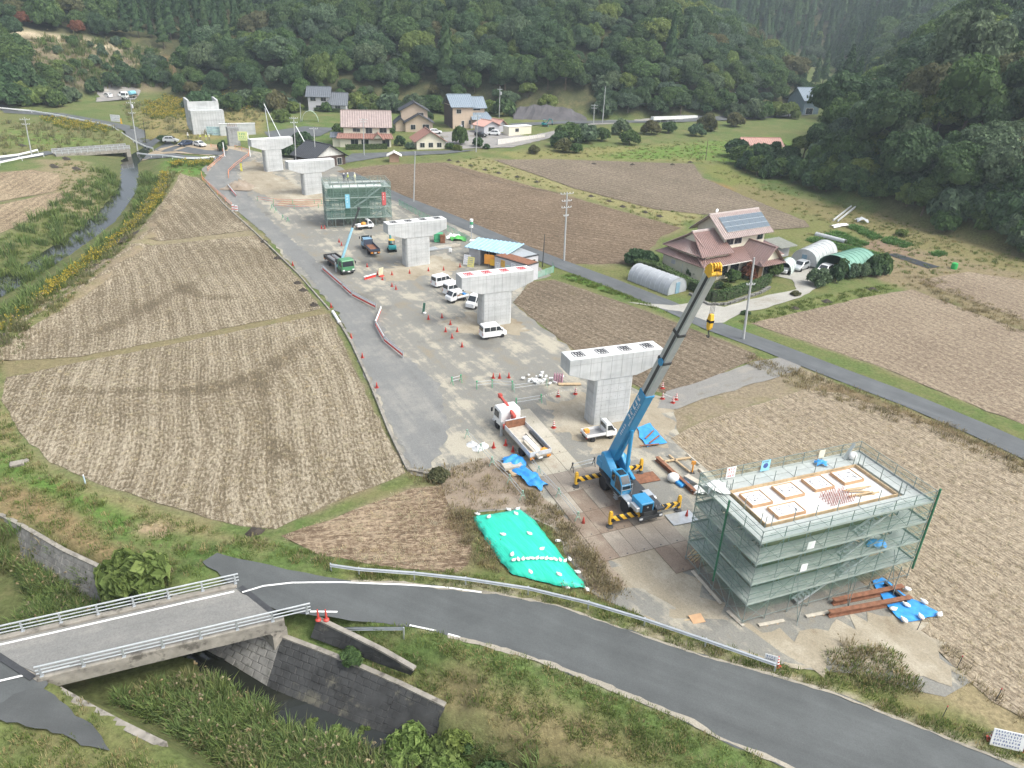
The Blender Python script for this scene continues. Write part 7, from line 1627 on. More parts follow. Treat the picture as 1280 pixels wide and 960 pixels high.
sow('straw_litter',[([(2,500),(8,472),(200,434),(412,392),(508,592),(345,662),(200,630),(62,578)],2.2),([(4,418),(104,338),(240,302),(322,294),(402,386),(200,427),(0,452)],.9),([(352,672),(512,612),(562,606),(590,690),(570,722),(400,700)],5),([(838,548),(1006,487),(1130,518),(1290,590),(1290,905),(1140,775),(960,640)],2.2)],T_STRAW,'short cut straw lying on the stubble fields','straw',.7,1.5,2,dz=.03)
hill_pts = []
for _ in range(2600):
 q = (R.uniform(36,226),R.uniform(46,112))
 if float(sdist(np.array([q[0]]),np.array([q[1]]),CLEARED)[0]) > 0 and len(hill_pts) < 420: hill_pts.append(hit(q[0],q[1],150))
scatter('felled_brush',np.array(hill_pts),NR.uniform(1.6,3.6,len(hill_pts)),T_WEED + T_DRY + T_REED,'low brush and dead branches over the felled slope','brush')
sow('meadow_grass',[([(730,196),(800,186),(900,176),(960,172),(1000,186),(940,206),(870,204)],.35),([(880,210),(930,236),(1010,276),(1290,340),(1290,320),(1060,258),(930,215)],.35),([(560,205),(700,238),(850,285),(880,272),(720,240),(600,196)],.5),([(640,190),(700,182),(880,176),(880,200),(640,196)],.3),([(1000,292),(1100,272),(1290,332),(1290,350),(1140,345),(1050,335)],.5),([(60,205),(110,200),(125,262),(70,255)],.5),([(208,200),(268,202),(250,220),(212,222)],.6)],T_GRASS + T_DRY,'rough meadow grass on the terraces up the valley','grass',.9,1.7,1,off_sheets)
BUSH = {k: [crown_mesh('crown',m_,4.7,4.4,9 + j,105,1.0,300 + 7 * j + ord(k[0])) for j in range(2)] for k,m_ in (('dark',L_DARK),('mid',L_MID),('grey',L_GREY),('yel',L_YEL),('brn',L_BRN),('red',L_RED))}
def bush(kind,px,py,s,label,group=None,name='shrub',zs=1.0,dz=0.0,on=None,cat='shrub'):
 v = on or P3(px,py);t = thing(name,(v.x,v.y,(gz(v.x,v.y) if on is None else v.z) + dz),R.uniform(0,6.28),label,cat,group);k = s / 4.7
 o = put('crown',BUSH[kind][R.randrange(2)],t,(0,0,s * .5 * zs),(0,0,0),(k * R.uniform(.85,1.1),k * R.uniform(.85,1.1),k * zs * R.uniform(.95,1.2)));m = MB();m.tube((0,0,-.3),(0,0,s * .5 * zs),.05 + s * .03,5);m.build('stem',BARK,t);return t
def hedge(line,h_,wd,label,mat=L_MID,name='hedge',n=160):
 P = [P3(*p) for p in line];o = P[0];t = thing(name,o,0,label,'hedge');core = MB();pv,nv = [],[]
 for a,b in zip(P[:-1],P[1:]):
  core.bar(a - o + Vector((0,0,h_ * .46)),b - o + Vector((0,0,h_ * .46)),wd * .86,h_ * .9);L = (b - a).length;d = (b - a).normalized();nn = Vector((-d.y,d.x,0));k = int(n * L * .5)
  for i in range(k):
   f = R.random();s = R.choice((-1,1,0,0));z = R.uniform(.05,1) * h_ if s else h_ * R.uniform(.95,1.06);p = a.lerp(b,f) - o + nn * (s * wd * .5 if s else R.uniform(-.5,.5) * wd) + Vector((0,0,z));pv.append(p);nv.append(nn * s if s else Vector((0,0,1)))
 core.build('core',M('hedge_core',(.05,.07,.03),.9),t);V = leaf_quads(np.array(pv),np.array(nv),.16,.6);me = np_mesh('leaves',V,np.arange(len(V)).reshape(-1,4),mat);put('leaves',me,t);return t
hedge([(843,352),(870,364),(888,376),(905,375),(948,361),(960,354)],1.5,1.1,'clipped green garden hedge wrapping the corner of the farmhouse garden');hedge([(794,336),(820,341),(845,354),(858,362)],1.7,1.6,'hedge between the grey greenhouse and the farmhouse wall');hedge([(432,187),(484,186)],1.3,1.0,'trimmed hedge in front of the pinkish roofed house');hedge([(380,138),(432,141)],1.2,1.0,'hedge along the front of the grey house on the bank')
t = thing('stone_kerb',P3(862,368),0,'low rough stone wall under the farmhouse garden hedge','wall');P = [P3(*p) for p in ((862,368),(886,382),(908,381),(950,367),(962,360))];k = MB()
for a,b in zip(P[:-1],P[1:]):
 n = int((b - a).length / .55)
 for i in range(n): p = a.lerp(b,(i + .5) / n) - t.location;k.box((p.x,p.y,.16),(.5,.42,.42 + R.uniform(-.1,.1)),R.uniform(0,3))
k.build('stone',m_stone_l,t)['kind'] = 'stuff'
gp = 'shrubs in the farmhouse garden'
for kd,x,y,s,zs,lb in (('mid',870,349,1.3,1.2,'light green shrub by the corner of the farmhouse'),('mid',886,362,1.2,1.1,'round green shrub behind the hedge corner'),('dark',898,360,1.1,1,'small dark shrub in the middle of the farmhouse garden'),('yel',908,362,1.2,.9,'yellowish shrub in the middle of the farmhouse garden'),('mid',916,352,1.8,1.2,'layered pine like shrub in front of the farmhouse windows'),('red',934,348,2.0,1.3,'reddish maple beside the farmhouse porch'),('mid',930,362,1.1,1,'low green shrub inside the hedge by the power pole'),('yel',940,358,.9,1,'low yellowish shrub right of the maple'),('mid',968,345,2.3,1.2,'bushy olive coloured tree by the driveway bend'),('dark',862,346,1.2,1.6,'slim dark shrub against the cream farmhouse wall')): bush(kd,x,y,s * .72,lb,gp,zs=zs)
gd = 'shrubs along the driveway and garage tunnel'
for kd,x,y,s,zs,lb in (('grey',1022,357,2.3,1.0,'round grey green shrub at the end of the driveway'),('dark',1044,352,1.7,1.8,'dark upright shrub in front of the green garage tunnel'),('mid',1051,346,1.4,1.9,'light upright shrub at the mouth of the garage tunnel'),('grey',1062,347,1.9,1.1,'grey bare looking shrub against the garage tunnel'),('grey',1076,346,1.9,1.1,'second grey shrub against the garage tunnel, further right'),('dark',1092,343,2.4,1.3,'tall dark shrub at the right end of the garage tunnel'),('mid',1100,342,2.2,1.4,'tall green shrub at the very right of the garage tunnel'),('brn',995,369,1.2,.5,'low brownish bush beside the driveway'),('dark',932,393,1.0,.5,'low dark bush by the driveway and the power pole'),('yel',1126,295,1.6,.8,'bright yellow green bush in the vegetable garden')): bush(kd,x,y,s * .8,lb,gd,zs=zs)
gh = 'bushes by the greenhouse and the store yard'
for kd,x,y,s,lb in (('dark',795,331,2.0,'dark bush at the back end of the grey greenhouse'),('brn',802,328,1.7,'reddish brown bush behind the greenhouse'),('dark',808,333,1.8,'second dark bush beside the blue drum behind the greenhouse')): bush(kd,x,y,s,lb,gh)
go = 'orchard trees on the green terrace'
for i,(kd,x,y,s,nm) in enumerate((('mid',712,178,4.2,'broad olive green orchard tree, largest of the clump'),('dark',700,184,3.0,'dark orchard tree at the front of the clump'),('grey',732,178,3.6,'grey green orchard tree beside the largest one'),('brn',704,190,2.6,'brownish orchard tree low in the clump'),('mid',752,176,3.0,'round orchard tree right of the clump'),('mid',787,181,3.0,'small green tree standing alone on the bright grass'),('grey',776,168,3.2,'thin grey tree near the valley road'),('brn',814,168,3.2,'brown leaved tree near the water tanks'),('mid',835,166,2.6,'green tree beside the brown one near the water tanks'),('brn',882,164,4.0,'tall thin brownish tree right of the water tanks'),('grey',870,170,2.6,'pale thin tree next to the tall brownish one'),('brn',918,158,3.4,'bare looking brown tree at the right of the orchard'),('mid',720,191,2.0,'small bush in the grass below the orchard clump'),('brn',668,192,1.8,'small brown bush at the left of the orchard'))): bush(kd,x,y,s,nm,go,name='orchard_tree',cat='tree')
gs = 'bushes round the tan shed'
for i,(kd,x,y,s) in enumerate((('dark',918,196,3.4),('mid',924,206,3.4),('dark',934,212,3.2),('dark',948,206,3.6),('dark',962,202,3.8),('mid',946,218,3.4),('dark',960,222,3.4),('mid',976,222,3.6),('dark',984,208,3.6),('dark',990,224,3.8),('mid',1004,230,3.8),('dark',1018,236,3.8),('mid',1030,240,3.6))): bush(kd,x,y,s,'dark rounded bush in the thicket round the tan shed' if kd == 'dark' else 'mid green rounded bush in the thicket round the tan shed',gs)
for i in range(84):
 f = i / 83;x = 1015 + f * 290 + R.uniform(-6,6);y = 232 + f * 90 + R.uniform(-14,6);kd = R.choice(('dark','mid','grey','mid','dark','yel'));sz = R.uniform(2.6,4.4);bush(kd,x,y,sz,'%s %s bush at the foot of the right hill, %s' % ('small' if sz < 3.2 else 'big' if sz > 3.9 else 'medium',{'dark': 'dark green','mid': 'mid green','grey': 'grey green','yel': 'yellowish'}[kd],beside_right(x)),'bushes along the foot of the right hill',zs=R.uniform(.8,1.2))
for i in range(58):
 f = i / 57;x = 240 + f * 740 + R.uniform(-6,6)
 if 640 < x < 738 or 384 < x < 436: continue
 y = 136 + 14 * f + R.uniform(-5,2);kd = R.choice(('dark','mid','mid','yel','grey'));sz = R.uniform(3.0,5.0);bush(kd,x,y,sz,'%s %s bush at the wood edge %s' % ('small' if sz < 3.7 else 'big' if sz > 4.4 else 'medium',{'dark': 'dark green','mid': 'mid green','grey': 'grey green','yel': 'yellowish'}[kd],beside_wood(x)),'bushes along the edge of the long wooded hill',zs=R.uniform(.7,1.1))
for i in range(60):
 x,y = R.uniform(48,214),R.uniform(52,108)
 if float(sdist(np.array([x]),np.array([y]),CLEARED)[0]) < 1: continue
 v = hit(x,y,150);kd = R.choice(('dark','mid','grey','yel','grey'));bush(kd,0,0,R.uniform(1.2,2.6) + (1.6 if y > 92 and x > 110 else 0),'%%s brush on the felled slope, %s' % ('low down above the parked lorry' if y > 88 and x > 110 else 'low down near the bend of the hill road' if y > 88 else 'high up under the pale track' if y < 66 else 'halfway up, nearer the cedars' if x > 130 else 'halfway up, nearer the frame edge') % {'dark': 'dark green','mid': 'mid green','grey': 'grey green','yel': 'yellowish'}[kd],'brush on the felled slope',on=v)
gb = 'bushes by the hill road'
for i,(kd,x,y,s) in enumerate((('dark',10,132,5.0),('mid',26,134,4.4),('yel',42,133,4.2),('yel',58,132,4.6),('mid',74,134,3.6),('grey',90,128,3.2),('dark',118,116,3.4),('dark',140,110,3.8),('dark',160,108,4.0),('dark',186,104,4.2),('mid',30,104,5.0),('dark',8,110,6.0),('dark',40,116,5.6))): bush(kd,0,0,s,'%s bush beside the hill road, %s' % ({'dark': 'dark green','mid': 'mid green','grey': 'grey green','yel': 'yellow green'}[kd],('nearest the corner','second from the frame edge','third from the frame edge','fourth from the frame edge','fifth from the frame edge','before the pad','left of the white car','behind the white car','behind the tank lorry','right of the tank lorry','above the road bend','highest by the frame edge','under the felled slope')[i]),gb,on=hit(x,y,150))
for i,(x,y) in enumerate(((18,690),(44,712),(75,735),(104,752),(140,768),(62,700))): bush(R.choice(('mid','yel','grey')),x,y,R.uniform(.8,1.5),'weedy bush at the foot of the left retaining wall, %s' % ('nearest the frame edge','second from the frame edge','in the middle','right of the middle','nearest the big yellow green bush','growing higher up the wall')[i],'bushes along the creek walls',dz=-1.2)
for i,(x,y) in enumerate(((384,862),(418,880),(452,868),(476,900),(515,898),(540,922),(585,905))): bush(R.choice(('yel','mid','yel')),x,y,R.uniform(.45,.95),'leafy clump on the dark stone revetment, %s' % ('nearest the bridge','second from the bridge','growing out of the joints halfway','low down in the middle','near the lower end','at the lower end by the water','past the end of the wall')[i],'bushes along the creek walls',dz=-.4)
for x,y,s,lb in ((556,903,1.25,'tall leafy bush hiding the lower end of the dark revetment'),(575,900,1.0,'leafy bush on the slope just past the dark revetment')): bush('yel',x,y,s,lb,'bushes along the creek walls',dz=-.6)
for kd,x,y,s,zs,lb in (('yel',168,728,2.5,1.2,'bright yellow green bush on the creek bank above the bridge'),('yel',505,905,1.5,1.0,'yellow green bush growing at the foot of the stone revetment'),('yel',560,925,1.3,.9,'second yellow green bush below the revetment end'),('mid',610,945,1.5,1.0,'green bush low on the creek bank at the bottom edge'),('mid',440,812,.9,.7,'leafy green creeper clump on the ledge of the wing wall'),('brn',549,600,.9,.9,'brownish bush at the corner of the large stubble field'),('dark',278,188,1.6,1.0,'dark bush by the orange railing at the lane bend'),('dark',355,196,3.2,1.0,'dark tree between the far piers and the black roofed house'),('dark',380,185,3.0,1.0,'dark tree behind the white stay poles'),('brn',348,140,3.6,1.3,'golden brown tree at the edge of the woods'),('yel',352,152,3.0,.9,'yellow flowering shrub near the white stay poles'),('mid',575,180,2.4,1.4,'rounded garden tree in the gravel yard'),('dark',598,183,1.6,1.0,'dark shrub by the garden stones in the yard'),('mid',562,186,1.4,.8,'clipped round shrub beside the red roofed garage'),('yel',572,188,1.4,.8,'yellowish clipped shrub beside the lane'),('mid',408,140,2.0,1.3,'dark garden tree in front of the grey house'),('mid',446,178,2.0,1.0,'garden shrub in front of the pinkish roofed house'),('mid',466,180,1.6,1.0,'second garden shrub in front of the pinkish roofed house'),('dark',205,176,1.8,.6,'low dark bush below the white curving guardrail'),('mid',436,172,2.2,.9,'green garden tree behind the black tiled house'),('dark',500,182,1.8,1.1,'dark bush between the pinkish house and the red roofed garage'),('grey',512,186,1.4,.9,'grey bush at the left wall of the red roofed garage'),('mid',424,166,2.4,.8,'leafy bush left of the pinkish house near the lane'),('dark',344,204,2.0,.9,'low dark bush right of the farthest pier foot'),('yel',372,196,2.0,.8,'light green bush under the white stay poles'),('mid',486,168,2.0,.9,'bush behind the right end of the pinkish house'),('grey',550,180,1.6,.8,'grey shrub between the garage and the gravel yard'),('dark',608,186,1.2,.8,'small dark shrub at the left end of the panel fence'),('mid',535,152,2.2,1.0,'garden tree behind the white car and beige house'),('dark',455,150,2.6,1.2,'dark tree on the lawn behind the pinkish house')): bush(kd,x,y,s,lb,zs=zs)
# ------------------------------------------------------------------ site furniture and small things
m_cone = M('cone_red',(.52,.065,.05),.5,var=.1);m_conew = M('cone_white_band',(.80,.80,.78),.4)
cb = MB();cb.lathe([(.155,.04),(.03,.70),(.02,.71)],n=10);cone_body = cb.mesh('body',m_cone,smooth=True);cb = MB();cb.box((0,0,.02),(.38,.38,.04));cone_base = cb.mesh('base',m_cone);cb = MB()
for z in (.22,.40,.57): cb.lathe([(.155 - .125 * (z - .04) / .66 + .006,z),(.155 - .125 * (z + .07 - .04) / .66 + .006,z + .08)],n=10)
cone_band = cb.mesh('band',m_conew)
def cone(px,py,label,banded=False,group='red traffic cones on the site',s=1.0,z=None):
 v = P3(px,py);t = thing('traffic_cone',(v.x,v.y,(gz(v.x,v.y) if z is None else z) + .05),R.uniform(0,1.5),label,'traffic cone',group);t.scale = (s,) * 3;put('body',cone_body,t);put('base',cone_base,t)
 if banded: put('band',cone_band,t)
 return t
for x,y,lb in ((414,384.5,'red cone on the grass edge of the lane where two fields meet'),(439,423,'red cone beside the field edge kerb, upper of two'),(453,447.5,'red cone beside the field edge kerb, lower of two'),(471,485,'red cone near the lower end of the lane kerb'),(366,332,'small red cone by the lane opposite the green truck'),(406,286,'red cone by the left foot of the farther scaffold'),(402,286,'red cone next to another at the left foot of the farther scaffold'),(424,303,'red cone behind the green crane truck, farther one'),(427,307,'red cone behind the green crane truck, nearer one'),(459,334,'red cone to the right of the green truck cab'),(472,344,'red cone at the left of the cream board stand'),(478,350,'red cone at the foot of the cream board stand'),(490,344,'red cone to the right of the cream board stand'),(512,342,'red cone in front of the third pier, leftmost on the mud edge'),(535.5,339,'red cone in front of the third pier, middle of the mud edge'),(554.5,338,'red cone in front of the third pier, right on the mud edge'),(575,334,'red cone between the third pier and the site store'),(490,358.5,'red cone of a close pair in the open gravel, left one'),(495,362,'red cone of a close pair in the open gravel, right one'),(535.5,399.5,'red cone beside the dark green post'),(552.5,397.5,'red cone on the mud edge left of the second pier'),(563,406,'red cone nearest the left side of the second pier'),(557,415,'red cone of the group left of the lone van, far left one'),(571.5,415,'red cone of the group left of the lone van, right one'),(565,423,'red cone of the group left of the lone van, middle one'),(577.5,434,'red cone of the group left of the lone van, nearest one'),(616.5,473,'red cone in a row of three, left one'),(624.5,473,'red cone in a row of three, middle one'),(636,472.5,'red cone in a row of three, right one'),(617,560,'red cone among pipes beside the flatbed truck, left one'),(632,557,'red cone among pipes beside the flatbed truck, middle one'),(641,565,'red cone above the crumpled blue sheet'),(729,655,'red cone at the end of the pipe barrier by the green tarp'),(858,646,'red cone on the steel plate by the front outrigger')): cone(x,y,lb,False,'red traffic cones on the site',.95)
for x,y,lb in ((697.5,496,'banded cone left of the nearest pier, farther left one'),(719,493,'banded cone close to the left side of the nearest pier'),(692,535,'banded cone behind the flatbed truck on the mud'),(828,499,'banded cone on the track right of the boom, left one'),(841,504,'banded cone on the track right of the boom, with a green base'),(828,486,'banded cone at the far edge of the gravel track'),(845,500,'small banded cone at the start of the gravel track')): cone(x,y,lb,True,'red and white banded cones round the nearest pier',1.15)
for x,y,lb in ((969,838,'banded cone at the right end of the long guardrail'),(1237.5,927,'banded cone left of the blue lettered notice board'),(1279,940,'banded cone right of the blue lettered notice board')): cone(x,y,lb,True,'banded cones on the road verge',1.2)
for x,lb in ((398,'slim red delineator by the bridge end, left one'),(408,'slim red delineator by the bridge end, right one')):
 v = P3(x,775,ROAD_Z);t = thing('delineator',(v.x,v.y,ROAD_Z),0,lb,'traffic post','slim red delineators by the bridge');m = MB();m.lathe([(.2,0),(.2,.06),(.09,.16),(.05,.9),(.03,.95)],n=10);m.build('post',m_cone,t);m = MB();m.lathe([(.065,.6),(.06,.7)],n=10);m.build('band',m_conew,t)
def afr(t,p,rz,mat):
 m = MB();m.tube((-.28,0,0),(0,0,.85),.035,5);m.tube((.28,0,0),(0,0,.85),.035,5);m.tube((-.16,0,.4),(.16,0,.4),.03,5);m.lathe([(.09,.8),(.09,.95)],n=8);o = m.build('stand',mat,t);o.location = p;o.rotation_euler = (0,0,rz);return o
def barrier(line,label,mats=None,hs_=(.45,.82)):
 P = [P3(*p) for p in line]
 for p in P: p.z = gz(p.x,p.y) + .05
 o = P[0];t = thing('pipe_barrier',o,0,label,'barrier','pipe barriers with stands on the site');d = P[-1] - P[0];rz = math.atan2(d.y,d.x) + math.pi / 2
 for p in P: afr(t,p - o,rz,mats or m_green)
 for h in hs_:
  m = MB();m.path([p - o + Vector((0,0,h)) for p in P],.028,5);m.build('pipe',m_galv_w,t)
 return t
m_gwash = M('stand_pale_green',(.28,.42,.33),.6,var=.15)
barrier([(565,481),(576,478)],'short barrier with green stands at the left of the site entrance');barrier([(596,486),(615,484),(640,486)],'barrier with green stands in front of three red cones');barrier([(642,490),(683,484)],'barrier with pale stands beside the heap of white rubble',m_gwash);barrier([(645,508),(676,503)],'barrier behind the cab of the flatbed truck');barrier([(584,548),(601,566),(615,582)],'barrier left of the flatbed truck, upper run',m_gwash);barrier([(615,583),(637,605),(653,625)],'barrier left of the crumpled blue sheet, lower run',m_gwash);barrier([(655,570),(673,594),(698,622),(722,652)],'long barrier along the steel plates by the green tarp',m_gwash);barrier([(715,590),(742,583)],'dark barrier behind the rear outrigger',m_dark);barrier([(340,262),(345,266),(354,275),(360,278)],'short barrier of green stands on the far gravel')
for i,(a,b) in enumerate((((676,503),(697,496)),((697,496),(719,493)),((828,499),(841,504)))):
 P,Q = P3(*a),P3(*b);t = thing('flag_rope',P,0,['rope with white flags from the barrier to the first banded cone','rope with white flags between the two banded cones by the pier','rope with white flags between the cones on the track'][i],'rope','flag ropes');m = MB();m.tube((0,0,.72),Q - P + Vector((0,0,.72)),.012,4);m.build('rope',m_wood_g,t);m = MB()
 for k in range(8): c = (Q - P) * ((k + .5) / 8) + Vector((0,0,.68));m.box(c,(.1,.02,.1))
 m.build('flag',m_conew,t)
def plate_at(x,y): return ('in front of the crane, ' if x > 5.2 else 'under the front of the crane, ' if x > 1.5 else 'under the rear of the crane, ' if x > -2 else 'behind the crane, ' if x > -7 else 'by the tail of the flatbed truck, ' if x > -12 else 'alongside the flatbed truck, ') + ('scaffold side' if y > 2 else 'pier side' if y > 0 else 'middle row' if y > -1.4 else 'second row from barrier' if y > -3.4 else 'by pipe barrier')
def plates():
 m_pl = gravel_mat('steel_plate_dusty',(.27,.235,.195),(.38,.34,.28),(.20,.155,.125),SITE,.6,(.15,.3));mb_ = gravel_mat('steel_plate_rusty',(.225,.175,.135),(.33,.28,.22),(.17,.12,.09),SITE,.6,(.2,.3));ma = gravel_mat('steel_plate_pale',(.40,.37,.30),(.47,.44,.37),(.31,.26,.2),SITE,.6,(.15,.3))
 cr = [o for o in C.objects if o.name == 'mobile_crane'][0];rz = cr.rotation_euler.z;c = cr.location;e1 = Vector((math.cos(rz),math.sin(rz),0));e2 = Vector((-e1.y,e1.x,0))
 n = 0
 pm = MB();pm.box((0,0,0),(3.02,1.5,.03))
 for r in range(-6,3):
  for k in range(-3,2):
   x,y = r * 3.06 + 2.1,k * 1.53 * 1.0 - .6
   if r < -2 and k > -1: continue
   p = c + e1 * x + e2 * y;bx,by = to_px((p.x,p.y,0))
   if not (640 < bx < 880 and 515 < by < 700): continue
   n += 1
   if n > 40: continue
   t = thing('steel_plate',(p.x,p.y,.075),rz + R.uniform(-.006,.006),'%s steel road plate %s' % ('dusty' if by > 585 else 'pale dusty',plate_at(x,y)),'steel plate','steel road plates laid round the crane');m = MB();m.box((0,0,R.uniform(0,.012)),(3.02,1.5,.03));o = m.build('plate',R.choice((m_pl,m_pl,mb_)) if by > 590 else R.choice((ma,ma,m_pl)),t);h = MB();h.lathe([(.07,.018),(.07,.028)],(1.3,0,0),8);h.build('lifting_eye',m_dark,t)
 print('plates',n)
plates()
t = thing('steel_plate',P3(852,648,.05),.35,'loose grey steel plate under the front right outrigger foot','steel plate');m = MB();m.box((0,0,.06),(2.4,1.5,.03));m.build('plate',m_galv,t)
t = thing('steel_plate',P3(805,598,.05),.35,'loose brownish steel plate under the rear right outrigger foot','steel plate');m = MB();m.box((0,0,.06),(2.6,1.5,.03));m.build('plate',m_rust,t)
def flat_tarp(name,pts,mat,label,bags,z=.09,ripple=.05,bag_label=None,cat='tarp',dens=.5,step=.55,zf=None):
 L = GL(pts);o = sheet(name,L,mat,off=z,step=step,sink=False,dens=dens,kind='',wobble=.08);del o['kind']
 me = o.data
 for v in me.vertices: v.co.z += (zf(v.co.x,v.co.y) if zf else 0) + ripple * (1 + .6 * float(wob(v.co.x * 4,v.co.y * 4,1.0))) * R.uniform(.4,1.2)
 for p in me.polygons: p.use_smooth = False
 md = o.modifiers.new('thickness','SOLIDIFY');md.thickness = .015;md.offset = 1;tag(o,label,cat)
 return o
flat_tarp('blue_tarp',[(796,536),(812,530),(833,554),(808,560),(800,548)],m_blue_t,'flat blue tarp behind the crane boom with planks on it',None)
for i,(x,y,rz_) in enumerate(((812,543,1.0),(818,549,.9),(812,556,.25))):
 t = thing('plank',P3(x,y,.25),rz_,['brown plank along the upper part of the blue tarp','brown plank along the middle of the blue tarp','plank across the near edge of the blue tarp'][i],'plank');m = MB();m.box((0,0,0),(2.0,.16,.05));m.box((0,0,-.04),(1.5,.08,.04));m.build('board',m_rust,t)
flat_tarp('blue_tarp',[(1090,728),(1102,724),(1140,750),(1178,770),(1150,776),(1127,779),(1112,764),(1100,745)],m_blue_t,'large blue tarp pinned with white sandbags beside the big scaffold',None)
def sandbag(px,py,label,group,dz=.12,s=1.0,v=None):
 v = P3(px,py,dz) if v is None else v;t = thing('sandbag',v,R.uniform(0,3.1),label,'sandbag',group);m = MB();m.ball((0,0,.10),.30 * s,8,5,(1.15,.8,.45));m.build('bag',m_bag,t,smooth=True);m = MB();m.lathe([(.05 * s,0),(.08 * s,.07)],(.30 * s,0,.1),6);m.build('tied_neck',m_bag,t);return t
for x,y,lb in ((1134,737,'white sandbag on the right edge of the big blue tarp, upper'),(1155,753,'white sandbag on the right edge of the big blue tarp, lower'),(1174,769,'white sandbag at the right corner of the big blue tarp'),(1151,772,'white sandbag on the near edge of the big blue tarp, right'),(1130,776,'white sandbag on the near edge of the big blue tarp, left'),(1116,762,'white sandbag at the left edge of the big blue tarp'),(1133,757,'white sandbag in the middle of the big blue tarp')): sandbag(x,y,lb,'white sandbags on the blue tarp',.2,.85)
def ibeam(a,b,h_,label,mat=m_rust,z=.1,name='steel_beam'):
 A,B = P3(*a),P3(*b);d = B - A;t = thing(name,A + Vector((0,0,z)),math.atan2(d.y,d.x),label,'steel beam');L = d.length;m = MB();m.box((L / 2,0,h_ / 2),(L,.03,h_));m.build('web',mat,t);m = MB();m.box((L / 2,0,h_),(L,h_ * .9,.03));m.box((L / 2,0,.015),(L,h_ * .9,.03));m.build('flange',mat,t);return t
ibeam((1035,771),(1137,752),.42,'long rusty steel beam lying along the foot of the big scaffold',z=.05);ibeam((1040,756),(1127,738),.42,'second rusty steel beam farther under the big scaffold',z=.05);ibeam((1104,733),(1132,756),.25,'short dark beam across the blue tarp by the scaffold',m_dark,z=.2)
ibeam((820,576),(868,619),.38,'rusty steel beam lying right of the blue crane')
for a,b,wd,lb in (((824,573),(846,597),.18,'long tan plank beside the rusty beam'),((836,571),(862,592),.18,'tan plank lying diagonally right of the crane'),((829,579),(863,574),.22,'light plank laid across the others right of the crane'),((858,569),(874,583),.16,'grey plank at the edge of the stubble field'),((857,598),(874,608),.6,'stack of grey boards at the right of the rusty beam'),((874,588),(884,598),.3,'short grey board by the scaffold corner')):
 A,B = P3(*a),P3(*b);d = B - A;t = thing('plank',A + Vector((0,0,.2)),math.atan2(d.y,d.x),lb,'plank');m = MB();m.box((d.length / 2,0,0),(d.length,wd,.12 if wd < .5 else .4));m.build('board',m_wood_g if 'grey' in lb else m_wood,t,bev=.01);m = MB()
 for k in (.2,.8): m.box((d.length * k,0,-.14 if wd < .5 else -.24),(.1,wd * 1.1,.1))
 m.build('bearer',m_wood,t)
t = thing('barrier_post',P3(865,591),0,'orange post stand among the timber right of the crane','post');m = MB();m.tube((0,0,0),(0,0,1.0),.08,7);m.box((0,0,1.1),(.4,.1,.35));m.build('post',m_obox,t);m = MB();m.box((0,0,.05),(.4,.4,.1));m.build('foot',m_dark,t)
t = thing('bulk_bag',P3(844,604),.5,'white bag with a blue lower half beside the rusty beam','bulk bag');m = MB();m.ball((0,.35,.4),.6,9,6,(1,.9,.75));m.build('bag',m_bag,t,smooth=True);m = MB();m.box((.4,-.45,.18),(1.0,.9,.3));m.build('blue_pack',m_blue_t,t,bev=.06)
rag('white_sheet',P3(875,615,.06),1.5,1.1,.5,m_bag,'crumpled white sheet at the left foot of the big scaffold','sheet',21)
for a,b,lb in (((865,715),(901,756),'long pale board on the ground left of the big scaffold'),((909,765),(929,784),'shorter pale board at the near corner of the big scaffold'),((948,783),(980,777),'pale board along the front of the big scaffold, left'),((1007,772),(1037,766),'pale board along the front of the big scaffold, right')):
 A,B = P3(*a),P3(*b);d = B - A;t = thing('plank',A + Vector((0,0,.12)),math.atan2(d.y,d.x),lb,'plank');m = MB();m.box((d.length / 2,0,0),(d.length,.26,.06));m.build('board',m_wood_g,t);m = MB();m.box((d.length * .3,0,-.06),(.12,.3,.06));m.box((d.length * .7,0,-.06),(.12,.3,.06));m.build('bearer',m_wood,t)
A = P3(862,702);t = thing('pole_stack',A,.9,'small stack of wooden poles at the left rear foot of the big scaffold','poles')
for i in range(6): m = MB();m.tube((0,-.35 + i * .13,.12 + .1 * (i % 2)),(2.3 - .1 * i,-.5 + i * .16,.14 + .1 * (i % 2)),.055,6);m.build('pole',m_wood,t)
t = thing('plywood_sheet',P3(871,774,.12),.3,'yellowish plywood sheet lying in the grass by the scaffold','plywood');m = MB();m.box((0,0,.05),(.95,.75,.05),0,.12);m.build('sheet',m_ply,t);m = MB();m.box((-1.0,.1,0),(1.2,.1,.05));m.build('batten',m_wood,t)
rag('blue_sheet',P3(642,580,.05),1.9,1.6,.7,m_blue_t,'crumpled blue sheet heaped at the left rear of the flatbed truck','tarp',11,.3,11);rag('blue_sheet',P3(658,596,.05),2.5,1.5,.6,m_blue_t,'crumpled blue sheet in the middle of the heap by the barrier','tarp',12,-.8,11);rag('blue_sheet',P3(670,606,.05),1.7,1.2,.5,m_blue_t,'crumpled blue sheet at the lower end of the heap by the barrier','tarp',13,-.6,11)
t = thing('board_stack',P3(640,586),.4,'pale boards stacked on timber beside the crumpled blue sheets','boards');m = MB();m.box((0,0,.35),(1.8,.9,.3));m.build('boards',m_wood_g,t,bev=.02);m = MB();m.box((.2,-1.0,.25),(1.6,.8,.2));m.build('pallet',m_wood,t)
